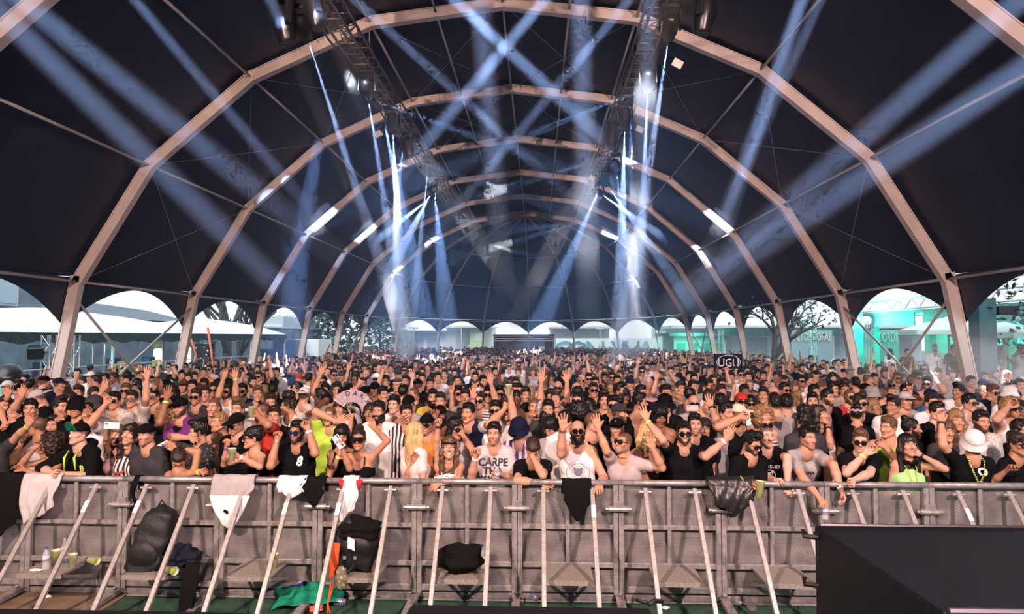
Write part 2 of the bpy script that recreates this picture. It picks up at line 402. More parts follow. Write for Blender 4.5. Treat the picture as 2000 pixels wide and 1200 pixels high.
# ------------------------------------------------------------------ clothes hung over the rail
def clothm(n, c, no=.12): return mat('cloth_' + n, c, .9, noise=no, nscale=10, spec=.12, bump=.25, bscale=25)
def drape(name, pxl, pxr, pyb, m, label, cat, shape='flat', narrow=1., folds=3, parent=None, z0=.0, seed=0, back=.12, out=0.):
    xl = atz(pxl, 942, RAILZ)[0]; xr_ = atz(pxr, 942, RAILZ)[0]; yb = BY - .06
    zb = at((pxl + pxr) / 2, pyb, yb)[2]; Ln = RAILZ + .03 - zb; cx = (xl + xr_) / 2; w = (xr_ - xl) / 2; rr = random.Random(seed); ph = rr.random() * 6
    r = .042 + out
    def fn(u, v):
        s = v * (back + .1 + Ln); x = (u - .5) * 2
        if s < back: y, z, g = BY + r, RAILZ - (back - s), 0
        elif s < back + .1:
            a = PI * (s - back) / .1; y, z, g = BY - .005 + r * math.cos(a), RAILZ + r * math.sin(a), 0
        else:
            g = (s - back - .1) / Ln; d = g * Ln
            if shape == 'point': d *= (1 - .55 * abs(x) ** 1.6)
            elif shape == 'round': d *= (1 - .3 * x * x)
            elif shape == 'slant': d *= (.62 + .38 * (x * .5 + .5))
            elif shape == 'slantl': d *= (.62 + .38 * (-x * .5 + .5))
            y, z = BY - r - .012 - .03 * math.sin(g * 2.4) - abs(.02 * math.sin(folds * PI * x + ph)) * (.3 + g) * (1 if g > 0 else 0), RAILZ - d
        ww = w * (1 + (narrow - 1) * g) * (1 + .05 * math.sin(5 * g + ph))
        return (cx + x * ww + .015 * math.sin(7 * g + ph) * g, y + .006 * math.sin(13 * x + 9 * g + ph), z - .01 * math.sin(folds * 2.2 * x + ph) * (.3 + g))
    mb = MB(); mb.grid(22, 34, fn); o = mb.build(name, m, parent, smooth=True, origin=(cx, BY, RAILZ) if parent is None else None, solid=.006)
    if parent is None: tag(o, label, cat)
    return o
GREYC = clothm('pale_grey', (.50, .47, .50)); WHC = clothm('white', (.76, .74, .78)); BKC = clothm('black', (.005, .005, .006)); MGC = clothm('mid_grey', (.36, .34, .36)); REDC = clothm('red', (.42, .03, .05))
drape('sweatpants', 22, 100, 1018, GREYC, 'pale grey sweatpants hung over the rail at the left end of the barrier', 'trousers', 'slantl', .8, 2, seed=1, out=.01)
drape('jacket', -30, 24, 1060, BKC, 'black jacket dangling over the rail beside the pale grey sweatpants', 'jacket', 'slantl', .9, 2, seed=5, out=.02)
drape('scarf', 249, 259, 975, BKC, 'narrow black scarf tied round the rail below the dark grey shirt', 'scarf', 'flat', .5, 1, seed=8)
h = drape('hoodie', 408, 494, 985, MGC, 'grey and white hoodie hung over the rail left of the white cloth', 'hoodie', 'slantl', .9, 3, seed=2, out=.012)
def drape_child(par, name, pxl, pxr, pyt, pyb, m, shape='round', narrow=.6, yo=.012):
    y = BY - .075 - yo; xl, xr_ = at(pxl, pyt, y)[0], at(pxr, pyt, y)[0]; zt, zb = at(pxl, pyt, y)[2], at(pxl, pyb, y)[2]; o3 = np.array(par.location)
    def fn(u, v):
        x = 2 * u - 1; ww = (xr_ - xl) / 2 * (1 + (narrow - 1) * v); d = (zt - zb) * v * (1 - .3 * x * x * v)
        return np.array([(xl + xr_) / 2 + x * ww, y - .02 * math.sin(3.1 * v) - .012 * abs(math.sin(5 * x + 2)) * v, zt - d]) - o3
    mb = MB(); mb.grid(16, 16, fn); return mb.build(name, m, par, smooth=True, solid=.006)
drape_child(h, 'hood', 409, 488, 968, 1032, WHC, narrow=.5, yo=.05)
mb = MB(); c_ = at(441, 1000, BY - .165) - np.array(h.location); mb.box(c_, (.05, .004, .03), R=np.array(Matrix.Rotation(.5, 3, 'Y'))); mb.build('sewn_label', BKC, h)
drape('shirt', 540, 594, 963, WHC, 'white shirt folded over the rail next to a black one', 'shirt', 'round', .95, 2, seed=3)
drape('shirt', 586, 634, 982, BKC, 'black shirt hung over the rail in front of the blue mirrored sunglasses', 'shirt', 'point', .9, 2, seed=4)
h = drape('shirt', 668, 700, 1012, WHC, 'twisted white shirt with red trim hanging above the big black rucksack', 'shirt', 'slantl', .9, 2, seed=6, out=.012)
drape_child(h, 'red_trim', 662, 672, 938, 956, REDC, narrow=.3); drape_child(h, 'red_trim', 696, 709, 938, 956, REDC, narrow=.3)
drape('shirt', 1098, 1153, 1009, BKC, 'black shirt hanging over the rail below the white tank top', 'shirt', 'point', .95, 2, seed=7)
h = drape('jacket', 1376, 1466, 990, mat('shiny_black', (.014, .014, .016), .35, noise=.2, nscale=9, bump=.4, bscale=14), 'bunched shiny black jacket with neon lettering over the rail', 'jacket', 'round', .75, 4, seed=9, out=.035)
o = link('lettering', textmesh('NEON', .035, .001), mat('neon_print', (.45, .8, .1), .6), h); o.location = np.array([atz(1437, 938, RAILZ)[0], BY - .075, RAILZ + .045]) - np.array(h.location); o.rotation_euler = (.9, .9, .1)
del o
drape('cloth', 1451, 1474, 944, clothm('bright_red', (.65, .06, .06)), 'small bright red cloth on the rail behind the shiny black jacket', 'cloth', 'round', .8, 2, seed=11)

# ------------------------------------------------------------------ bags, bottles, cups, litter
TZ = .376
def blob(name, m, c, size, label, cat, seed=0, amp=.18, parent=None, n=20, flat=True, tilt=0.):
    rr = random.Random(seed); ph = [(rr.uniform(2, 7), rr.uniform(0, 6)) for _ in range(6)]; sx, sy, sz = size
    def fn(u, v):
        a = 2 * PI * u; b = PI * v; d = np.array([math.sin(b) * math.cos(a), math.sin(b) * math.sin(a), math.cos(b)])
        k = 1 + amp * (math.sin(ph[0][0] * d[0] * 2 + ph[0][1]) * .4 + math.sin(ph[1][0] * d[2] * 1.6 + ph[1][1]) * .35 + math.sin(ph[2][0] * (d[0] + d[1]) + ph[2][1]) * .3 + abs(math.sin(ph[3][0] * d[2] + 3 * d[0])) * .25)
        p = d * k * np.array([sx, sy, sz]) * .5; p[2] += sz * .5
        if flat and p[2] < .0: p[2] = 0.
        p[0] += tilt * p[2]; return p
    mb = MB(); mb.grid(n + 8, n, fn); o = mb.build(name, m, parent, smooth=True); o.location = c
    if parent is None: tag(o, label, cat)
    return o
def onstep(px, py=None, y=6.78): return (float(at(px, 1100, y)[0]), y, TZ)
BAGM = mat('black_nylon', (.005, .005, .0065), .6, noise=.2, nscale=20, bump=.35, bscale=22)
def backpack():
    x, y, z = onstep(283, y=6.7); t = empty('backpack', (x, y, z)); tag(t, 'tall black backpack standing on the second barrier step from the left', 'backpack')
    def fn(u, v):
        a = 2 * PI * u; zz = v * .6; w = .19 * (1 - .35 * v ** 3) * min(1, (1.02 - v) * 7) * min(1, v * 9 + .75); d = .13 * (1 - .3 * v ** 2) * min(1, (1.02 - v) * 7)
        ca, sa = math.cos(a), math.sin(a); q = 2 / 3.
        return (math.copysign(abs(ca) ** q, ca) * w + .12 * v + .008 * math.sin(18 * v), math.copysign(abs(sa) ** q, sa) * d + .1 * v + .006 * math.sin(25 * v + 3 * ca), zz)
    mb = MB(); mb.grid(30, 26, fn); mb.build('body', BAGM, t, smooth=True)
    def f2(u, v):
        a = PI + PI * u; return (.15 * math.cos(a) * math.sin(PI * min(.97, v * .9 + .08)) ** .5 + .03, -.1 + .05 * math.sin(a) * math.sin(PI * v) ** .5, .04 + .25 * v)
    mb = MB(); mb.grid(14, 10, f2); mb.build('front_pocket', BAGM, t, smooth=True)
    for s in (-1, 1):
        mb = MB(); mb.tube([(s * .1 + .1, .1, .55), (s * .13 + .1, .16, .4), (s * .15 + .02, .17, .15), (s * .15, .12, .03)], .016, 6); mb.build('strap', BAGM, t, smooth=True)
    mb = MB(); mb.tube([(.06, .1, .57), (.1, .1, .64), (.15, .1, .58)], .008, 6); mb.build('grab_handle', BAGM, t, smooth=True)
backpack()
CLEAR = matglass('clear_plastic', (.75, .8, .85), .3, .08); JUICE = matglass('yellow_drink', (.75, .85, .12), .85, .3); CUPM = matglass('cup_plastic', (.8, .85, .55), .5, .2)
BLUECAP = mat('bottle_cap_blue', (.03, .08, .35), .4); WHITEP = mat('white_paper', (.75, .74, .76), .8, noise=.08)
def bottle(c, label, h=.22, r=.032, liquid=None, cap=BLUECAP, lying=None):
    t = empty('bottle', c); tag(t, label, 'bottle', 'drink bottles along the barrier')
    pr = [(r * .85, 0), (r, .012), (r, h * .3), (r * .93, h * .34), (r, h * .4), (r, h * .66), (r * .75, h * .78), (r * .38, h * .88), (r * .38, h * .94)]
    MB().lathe(pr, n=14).build('bottle_body', CLEAR, t, smooth=True)
    if liquid: MB().lathe([(r * .9, .008), (r * .92, h * .5)], n=12).build('drink', liquid, t, smooth=True)
    MB().lathe([(r * .46, h * .93), (r * .46, h)], n=10).build('cap', cap, t, smooth=True)
    if not liquid: MB().lathe([(r * 1.02, h * .42), (r * 1.02, h * .62)], n=14).build('paper_band', mat('bottle_wrap', (.5, .55, .75), .5), t, smooth=True)
    if lying is not None: t.rotation_euler = (PI / 2, 0, lying); t.location = (c[0], c[1], c[2] + r)
    return t
def cup(c, label, h=.13, r=.042, fill=.75, lying=None, group='yellow drink cups', tilt=None):
    t = empty('plastic_cup', c); tag(t, label, 'cup', group)
    MB().lathe([(r * .68, 0), (r, h), (r * 1.04, h), (r * .95, h - .004), (r * .66, .004)], n=16).build('cup_wall', CUPM, t, smooth=True)
    if fill: MB().lathe([(r * .66, .004), (r * (.66 + .28 * fill), h * fill)], n=14).build('drink', JUICE, t, smooth=True)
    if lying is not None: t.rotation_euler = (PI / 2, 0, lying); t.location = (c[0], c[1], c[2] + r)
    if tilt is not None: t.rotation_euler = tilt
    return t
bottle(onstep(90, y=6.62), 'clear water bottle with blue cap on the leftmost barrier step')
bottle(onstep(126, y=6.85), 'empty clear bottle at the back of the leftmost barrier step', h=.24, cap=CLEAR)
cup(onstep(110, y=6.75), 'full yellow drink cup standing on the leftmost barrier step', h=.15, r=.05)
cup(onstep(142, y=6.7), 'clear empty cup standing on the leftmost barrier step', fill=0, group=None)
cup(onstep(170, y=6.8), 'yellow drink cup lying on its side on the leftmost barrier step', lying=1.3)
blob('paper_scrap', WHITEP, onstep(70, y=6.58), (.12, .05, .02), 'crumpled white paper on the leftmost barrier step', 'paper', 3)
bottle((onstep(318, y=6.9)[0] - .0, 6.92, .376), 'clear bottle behind the tall black backpack', h=.6 if False else .26)
cup(onstep(325, y=6.56), 'yellow drink cup lying beside the tall black backpack', lying=1.1)
blob('jacket', clothm('navy', (.012, .014, .028)), onstep(352, y=6.75), (.36, .3, .2), 'dark navy jacket lying on the step right of the tall black backpack', 'jacket', 5, .3)
x0_ = float(at(366, 1150, 6.5)[0]); mb = MB(); mb.grid(12, 16, lambda u, v: (x0_ + (u - .5) * (.15 - .03 * v) + .01 * math.sin(5 * v), 6.62 - .12 * math.sin(min(1, v * 1.6) * 1.6) - .02 * abs(math.sin(6 * u + 2 * v)), .47 - .45 * v ** 1.2)); o = mb.build('trousers', BKC, smooth=True, solid=.03, origin=(x0_, 6.5, .2)); tag(o, 'black trousers hanging from the step onto the green carpet', 'trousers')
blob('crushed_bottle', matglass('crushed_plastic', (.8, .8, .88), .7, .2), (float(atz(366, 1168, 0)[0]), float(atz(366, 1168, 0)[1]), .013), (.2, .08, .07), 'crushed clear plastic bottle on the green carpet', 'bottle', 7, .4)
cup(onstep(535, y=6.75), 'yellow drink cup alone on the third barrier step from the left', h=.14, r=.045)
def rucksack():
    x, y, z = onstep(698, y=6.72); t = empty('rucksack', (x, y, z)); tag(t, 'big black rucksack piled with clothes below the twisted white shirt', 'rucksack')
    blob('body', BAGM, (0, 0, 0), (.46, .3, .5), None, None, 12, .2, t, 26); blob('jacket', BKC, (.02, -.02, .3), (.4, .3, .22), None, None, 14, .3, t)
    MB().grid(8, 6, lambda u, v: (-.05 + .07 * u, -.175 + .01 * math.sin(5 * u), .26 + .11 * v - .02 * u)).build('white_tag', WHITEP, t, smooth=True)
    MB().tube([(-.1, -.14, .2), (-.12, -.19, .1), (-.06, -.2, .02), (.02, -.17, .12)], .014, 6).build('strap', BAGM, t, smooth=True)
    for q in (-.08, .02): MB().box((q, -.165, .17), (.03, .012, .03)).build('buckle', GALV, t)
rucksack()
ORG = clothm('orange', (.62, .10, .03))
mb = MB(); p0 = np.array(onstep(655, y=6.6)); mb.grid(6, 14, lambda u, v: p0 + np.array([.09 * (u - .5) - .02 * v, -.02 * math.sin(5 * v) - .01 * u, .30 - .36 * v])); o = mb.build('drawstring_bag', ORG, smooth=True, solid=.02, origin=tuple(p0)); tag(o, 'orange drawstring bag beside the big black rucksack', 'bag')
mb = MB()
for dx in (0, .025): mb.tube([(dx, 0, .06), (dx - .03, -.05, -.1), (dx - .045 - dx, -.08, -.25), (dx - .04, -.1, -.33)], .009, 6)
c_ = mb.build('cord', ORG, o, smooth=True)
blob('scarf', matspeck('camouflage', (.16, .15, .10), (.36, .33, .24), 28, .35), (onstep(683)[0], 6.5, .26), (.11, .1, .22), 'camouflage scarf dangling from the step under the big black rucksack', 'scarf', 15, .2)
blob('cloth_heap', BKC, onstep(898, y=6.72), (.44, .34, .25), 'black cloth heap on the barrier step below the smiling person in white camisole', 'cloth', 16, .28)
bottle(onstep(941, y=6.8), 'bottle of yellow drink with blue cap beside the black cloth heap', h=.24, liquid=JUICE)
# flag on the floor
FG = clothm('flag_green', (.01, .22, .13)); t0 = atz(600, 1172, 0.02)
def ff(u, v):
    x, y = (u - .5) * .64, (v - .5) * .5; return (x + .05 * math.sin(4 * v), y, .02 + .10 * (math.sin(3.1 * u) * math.sin(3.1 * v)) + .03 * abs(math.sin(9 * u + 5 * v)) + .02 * abs(math.sin(13 * v - 4 * u)))
mb = MB(); mb.grid(30, 26, ff); o = mb.build('flag', FG, smooth=True, solid=.004); o.location = (t0[0], t0[1], .013); o.rotation_euler = (0, 0, .25); tag(o, 'crumpled green flag with a blue starred field on the carpet', 'flag')
mb = MB(); mb.grid(14, 10, lambda u, v: (lambda p: (p[0], p[1], p[2] + .012))(ff(.1 + .34 * u, .62 + .3 * v))); b_ = mb.build('blue_field', clothm('flag_blue', (.01, .02, .2)), o, smooth=True)
mb = MB()
for (u, v) in ((.2, .7), (.3, .78), (.36, .7), (.25, .85), (.38, .84), (.32, .65)):
    p = np.array(ff(u, v)) + np.array([0, 0, .02]); mb.add([p + np.array([r_ * math.cos(a), r_ * math.sin(a), .4 * r_ * math.cos(a)]) for a, r_ in [(k * PI / 5, .011 if k % 2 else .004) for k in range(10)]], [tuple(range(10))])
mb.build('star', WHITEP, b_)
def lay(px, py, z=.016): p = atz(px, py, z); return (float(p[0]), float(p[1]), z)
CANM = mat('drink_can', (.42, .40, .60), .3, .7, noise=.2, nscale=30)
for px, py, lab, a in ((652, 1182, 'silver and violet drink can lying next to the green flag', 1.5), (1036, 1168, 'grey drink can lying at the foot of the barrier near the middle', .6)):
    o = MB().lathe([(.024, 0), (.033, .008), (.033, .112), (.026, .122)], n=16).build('drink_can', CANM, smooth=True); o.rotation_euler = (PI / 2, 0, a); x, y, z = lay(px, py); o.location = (x, y, .047); tag(o, lab, 'can', 'cans on the carpet')
blob('cloth', clothm('salmon', (.62, .12, .10)), lay(617, 1196), (.12, .1, .06), 'small salmon red cloth half under the green flag', 'cloth', 21, .3)
for k, (px, py, w, lab) in enumerate(((675, 1166, .09, 'white paper scrap right of the green flag'), (750, 1168, .1, 'flat beige paper scrap on the carpet below the big black rucksack'), (1300, 1190, .08, 'white paper scrap on the carpet right of the middle black speaker'), (1218, 1178, .1, 'crumpled clear wrapper at a barrier foot'), (90, 1168, .1, 'white paper scrap on the plywood board'), (1560, 1168, .13, 'torn paper scrap beside the black cabinet'), (1448, 1180, .05, 'yellowish twig of litter on the carpet'))):
    blob('paper_scrap', WHITEP if k != 1 else mat('beige_paper', (.4, .34, .28), .9), lay(px, py, .013 if px > 200 else .025), (w, w * .5, .025), lab, 'litter', 30 + k, .4, n=10)
blob('red_lid', mat('red_plastic', (.55, .05, .05), .4), lay(1150, 1161, .013), (.07, .05, .04), 'small red plastic lid on the carpet near the middle', 'lid', 40, .15, n=10)
o = MB().lathe([(.02, 0), (.045, 0), (.045, .025), (.02, .025)], n=20).build('tape_roll', mat('grey_tape', (.12, .12, .12), .5), smooth=False); o.location = lay(1468, 1190, .013); tag(o, 'small dark roll of tape on the carpet', 'tape')
# ------------------------------------------------------------------ black cabinets on the stage side
CAB = mat('black_cabinet', (.006, .006, .010), .5, spec=.25, noise=.25, nscale=60, bump=.3, bscale=220)
yf = 4.5; zt = CH - .2686 * yf; yn = yf * .691; xl = float(at(1590, 1015, yf)[0])
t = empty('speaker_cabinet', (xl + .75, (yf + yn) / 2, 0)); tag(t, 'large black speaker cabinet standing in front of the barrier on the right', 'speaker')
MB().box((0, 0, zt / 2), (1.5, yf - yn, zt)).build('cabinet', CAB, t, bevel=.012)
mb = MB(); mb.tube([(-.72, (yf - yn) / 2 - .02, zt + .006), (.75, (yf - yn) / 2 - .02, zt + .006)], .012, 6); mb.build('edge_rail', mat('dark_rail', (.03, .028, .035), .35, .5), t)
for z in (zt - .06, zt - .36): MB().tube([(-.75, (yf - yn) / 2 - .06, z), (-.83, (yf - yn) / 2 - .03, z), (-.83, (yf - yn) / 2 - .03, z + .04)], .016, 6).build('latch', BAGM, t)
MB().box((-.755, .05, zt - .55), (.02, .28, .16)).build('recessed_handle', BAGM, t)
for z in (zt - .5, zt - .75): MB().box((-.757, -.25, z), (.012, .02, .1)).build('hinge', GALV, t)
mb = MB(); mb.tube([(-.72, -(yf - yn) / 2 + .005, zt + .006), (.6, -(yf - yn) / 2 + .005, zt + .006)], .014, 6); mb.build('front_edge_glint', mat('violet_highlight', (.10, .075, .12), .35), t)  # violet highlight of the front top edge, painted in as a tube
for pl, pr, py, lab in ((-60, 485, 1186, 'low black stage speaker along the bottom left edge of the photo'), (800, 1272, 1179, 'low black stage speaker at the bottom centre of the photo')):
    y = 3.7; z = float(at(pl, py, y)[2]); a, b = float(at(pl, py, y)[0]), float(at(pr, py, y)[0])
    t = empty('stage_speaker', ((a + b) / 2, y - .35, 0)); tag(t, lab, 'speaker', 'low black speakers on the stage edge')
    MB().box((0, 0, z / 2), (b - a, .7, z)).build('cabinet', CAB, t, bevel=.02)
    mb = MB(); mb.box((0, -.355, z / 2), (b - a - .1, .02, z - .15)); mb.build('front_grille', BAGM, t)
mb = MB(); mb.tube([(0, 0, 0), (.03, .05, .0), (.08, .07, -.01)], .012, 6); mb.tube([(-.01, .02, 0), (-.06, .06, 0)], .009, 6); o = mb.build('cable_plug', BAGM, smooth=True); o.location = (float(at(1266, 1182, 3.72)[0]), 3.68, float(at(1266, 1182, 3.7)[2]) + .01); tag(o, 'black cable plug on the corner of the middle stage speaker', 'plug')
# ------------------------------------------------------------------ figures: smooth surfaces grown from a posed skeleton
def smin(a, b, k):
    h = np.clip(.5 + .5 * (b - a) / k, 0, 1); return b + (a - b) * h - k * h * (1 - h)
class Field:
    def __init__(s, lo, hi, h):
        s.h = h; s.o = np.asarray(lo, np.float32) - h; s.n = np.ceil((np.asarray(hi) - s.o) / h).astype(int) + 3
        s.F = np.ones(s.n, np.float32)
    def win(s, lo, hi):
        a = np.clip(np.floor((lo - s.o) / s.h).astype(int), 0, s.n - 1); b = np.clip(np.ceil((hi - s.o) / s.h).astype(int) + 1, 1, s.n)
        ax = [s.o[i] + s.h * np.arange(a[i], b[i], dtype=np.float32) for i in range(3)]
        return tuple(slice(a[i], b[i]) for i in range(3)), (ax[0][:, None, None], ax[1][None, :, None], ax[2][None, None, :])
    def put(s, w, d, k, sub=False):
        if sub: s.F[w] = -smin(-s.F[w], d, k)
        else: s.F[w] = smin(s.F[w], d, k)
    def cap(s, a, b, ra, rb, k=.03, sub=False):
        a = np.asarray(a, np.float32); b = np.asarray(b, np.float32); m = max(ra, rb) + k + 2 * s.h
        w, (X, Y, Z) = s.win(np.minimum(a, b) - m, np.maximum(a, b) + m); d = b - a; dd = float(d @ d) + 1e-9
        t = np.clip(((X - a[0]) * d[0] + (Y - a[1]) * d[1] + (Z - a[2]) * d[2]) / dd, 0, 1)
        D = np.sqrt((X - a[0] - t * d[0]) ** 2 + (Y - a[1] - t * d[1]) ** 2 + (Z - a[2] - t * d[2]) ** 2) - (ra + (rb - ra) * t)
        s.put(w, D, k, sub)
    def ell(s, c, r, k=.02, sub=False):
        c = np.asarray(c, np.float32); r = np.asarray(r, np.float32); m = r + k + 2 * s.h
        w, (X, Y, Z) = s.win(c - m, c + m); X, Y, Z = X - c[0], Y - c[1], Z - c[2]
        k0 = np.sqrt((X / r[0]) ** 2 + (Y / r[1]) ** 2 + (Z / r[2]) ** 2); k1 = np.sqrt((X / r[0] ** 2) ** 2 + (Y / r[1] ** 2) ** 2 + (Z / r[2] ** 2) ** 2) + 1e-6
        s.put(w, k0 * (k0 - 1) / k1, k, sub)
    def axes(s): return [s.o[i] + s.h * np.arange(s.n[i], dtype=np.float32).reshape([-1 if j == i else 1 for j in range(3)]) for i in range(3)]
    def plane(s, p, n, k=.0):     # keep the side n points to
        X, Y, Z = s.axes(); d = -((X - p[0]) * n[0] + (Y - p[1]) * n[1] + (Z - p[2]) * n[2]); s.F = np.maximum(s.F, d)
    def mesh(s):
        Fv = s.F; Fv[0] = Fv[-1] = 1; Fv[:, 0] = Fv[:, -1] = 1; Fv[:, :, 0] = Fv[:, :, -1] = 1
        ins = Fv < 0; c = np.zeros(np.array(Fv.shape) - 1, np.uint8); nx, ny, nz = c.shape
        corn = [(i, j, k) for i in (0, 1) for j in (0, 1) for k in (0, 1)]
        for i, j, k in corn: c += ins[i:i + nx, j:j + ny, k:k + nz]
        I, J, K = np.nonzero((c > 0) & (c < 8)); n = len(I)
        vals = np.stack([Fv[I + i, J + j, K + k] for i, j, k in corn], 1); pos = np.zeros((n, 3), np.float32); cnt = np.zeros(n, np.float32); ca = np.array(corn, np.float32)
        for a in range(8):
            for b in range(a + 1, 8):
                if abs(ca[a] - ca[b]).sum() != 1: continue
                va, vb = vals[:, a], vals[:, b]; m = (va < 0) != (vb < 0); t = np.where(m, va / np.where(m, va - vb, 1), 0)
                pos += np.where(m[:, None], ca[a] + t[:, None] * (ca[b] - ca[a]), 0); cnt += m
        V = s.o + s.h * (np.stack([I, J, K], 1) + pos / cnt[:, None])
        idx = np.full(c.shape, -1, np.int32); idx[I, J, K] = np.arange(n); Q = []
        for ax in range(3):
            sl = [slice(0, -1) if d == ax else slice(1, -1) for d in range(3)]; sh = [slice(1, None) if d == ax else slice(1, -1) for d in range(3)]
            a_, b_ = ins[tuple(sl)], ins[tuple(sh)]; e = np.nonzero(a_ != b_); g = [e[d] + (0 if d == ax else 1) for d in range(3)]
            u, v = [(1, 2), (2, 0), (0, 1)][ax]
            def cell(du, dv):
                q = list(g); q[u] = q[u] - du; q[v] = q[v] - dv; return idx[tuple(q)]
            q4 = np.stack([cell(1, 1), cell(0, 1), cell(0, 0), cell(1, 0)], 1); fl = ~a_[e]
            q4[fl] = q4[fl][:, ::-1]; Q.append(q4)
        return V.astype(np.float32), np.concatenate(Q)
def nrm(v): v = np.asarray(v, float); return v / (np.linalg.norm(v) + 1e-9)

# ---- hands (right hand: palm to -Y, fingers +Z, thumb +X)
HANDC = {}
def hand_mesh(kind, h):
    if (kind, h) in HANDC: return HANDC[(kind, h)]
    f = Field((-.085, -.085, -.03), (.1, .05, .2), h); k = .008; R0 = max(.0088, h * 1.15)
    f.cap((0, 0, -.02), (0, 0, .02), .026, .025, .01)
    kn = [(.031, .086, 9, .068), (.010, .092, 2, .077), (-.011, .088, -6, .071), (-.030, .077, -16, .055)]
    for n, (x, z, an, L) in enumerate(kn):
        f.cap((x * .45, 0, .012), (x, 0, z), .015, .0135, .012)
        a = math.radians(an); dx = math.sin(a); p = np.array([x, 0, z])
        c = {'open': (.05, .12, .2), 'relax': (.45, 1.0, 1.3), 'fist': (1.5, 3.0, 3.9), 'hold': (.75, 1.7, 2.4), 'point': (.05, .1, .1) if n == 0 else (1.5, 3.0, 3.9), 'horns': (.05, .1, .1) if n in (0, 3) else (1.5, 3.0, 3.9), 'flat': (.1, .2, .25)}[kind]
        if kind in ('flat', 'relax'): dx *= .3
        if kind == 'relax': c = tuple(q * (1 + .12 * n) for q in c)
        for j, (ca, fr) in enumerate(zip(c, (.45, .32, .23))):
            q = p + L * fr * np.array([dx, -math.sin(ca), math.cos(ca)]); f.cap(p, q, R0 * (1.06 - .07 * j), R0 * (1.0 - .08 * j), .004); p = q
    th = {'open': ((.045, -.01, .05), (.07, -.018, .075)), 'relax': ((.038, -.025, .055), (.045, -.04, .085)), 'fist': ((.036, -.035, .055), (.012, -.045, .075)), 'hold': ((.035, -.035, .05), (.03, -.065, .075)), 'point': ((.036, -.035, .055), (.012, -.045, .075)), 'horns': ((.036, -.035, .055), (.012, -.045, .075)), 'flat': ((.04, -.01, .05), (.055, -.012, .085))}[kind]
    f.cap((.016, -.004, .018), th[0], .0165, .0125, .01); f.cap(th[0], th[1], .012, max(.0095, h), .005)
    HANDC[(kind, h)] = f.mesh(); return HANDC[(kind, h)]

# ---- heads (face to -Y, centre between the ears)
HEADC = {}
def head_field(f, fem=False):
    w = .93 if fem else 1.
    f.ell((0, .014, .035), (.075 * w, .096, .088), .02); f.ell((0, -.026, -.028), (.061 * w, .066, .082), .03)
    f.cap((.05 * w, 0, -.058), (.016, -.070, -.096), .022, .02 * w, .03); f.cap((-.05 * w, 0, -.058), (-.016, -.070, -.096), .022, .02 * w, .03)
    f.ell((0, -.078, -.100), (.022 * w, .018, .018), .02)
    for s in (-1, 1):
        f.cap((s * .012, -.086, .026), (s * .046, -.070, .022), .0125 * w, .011, .012); f.ell((s * .041, -.062, -.022), (.023, .022, .02), .02)
        f.ell((s * .031, -.096, .003), (.017, .014, .0115), .012, sub=True); f.ell((s * .031, -.0725, .003), (.0145, .0145, .013), .003)
        f.ell((s * .078 * w, .012, -.006), (.010, .021, .032), .006); f.ell((s * .0115, -.097, -.033), (.0085, .010, .0075), .006)
    f.cap((0, -.086, .014), (0, -.110, -.027), .0075, .0115, .010)
    f.cap((-.018, -.088, -.061), (.018, -.088, -.061), .007, .007, .006); f.cap((-.013, -.087, -.073), (.013, -.087, -.073), .0085, .0085, .006)
    f.cap((-.02, -.099, -.0668), (.02, -.099, -.0668), .0028, .0028, .004, sub=True)
    r = .050 if fem else .059
    f.cap((0, .022, -.05), (0, .032, -.16), r, r, .025)
def head_mesh(fem, h):
    if (fem, h) not in HEADC:
        f = Field((-.1, -.14, -.165), (.1, .13, .14), h); head_field(f, fem); HEADC[(fem, h)] = f.mesh()
    return HEADC[(fem, h)]
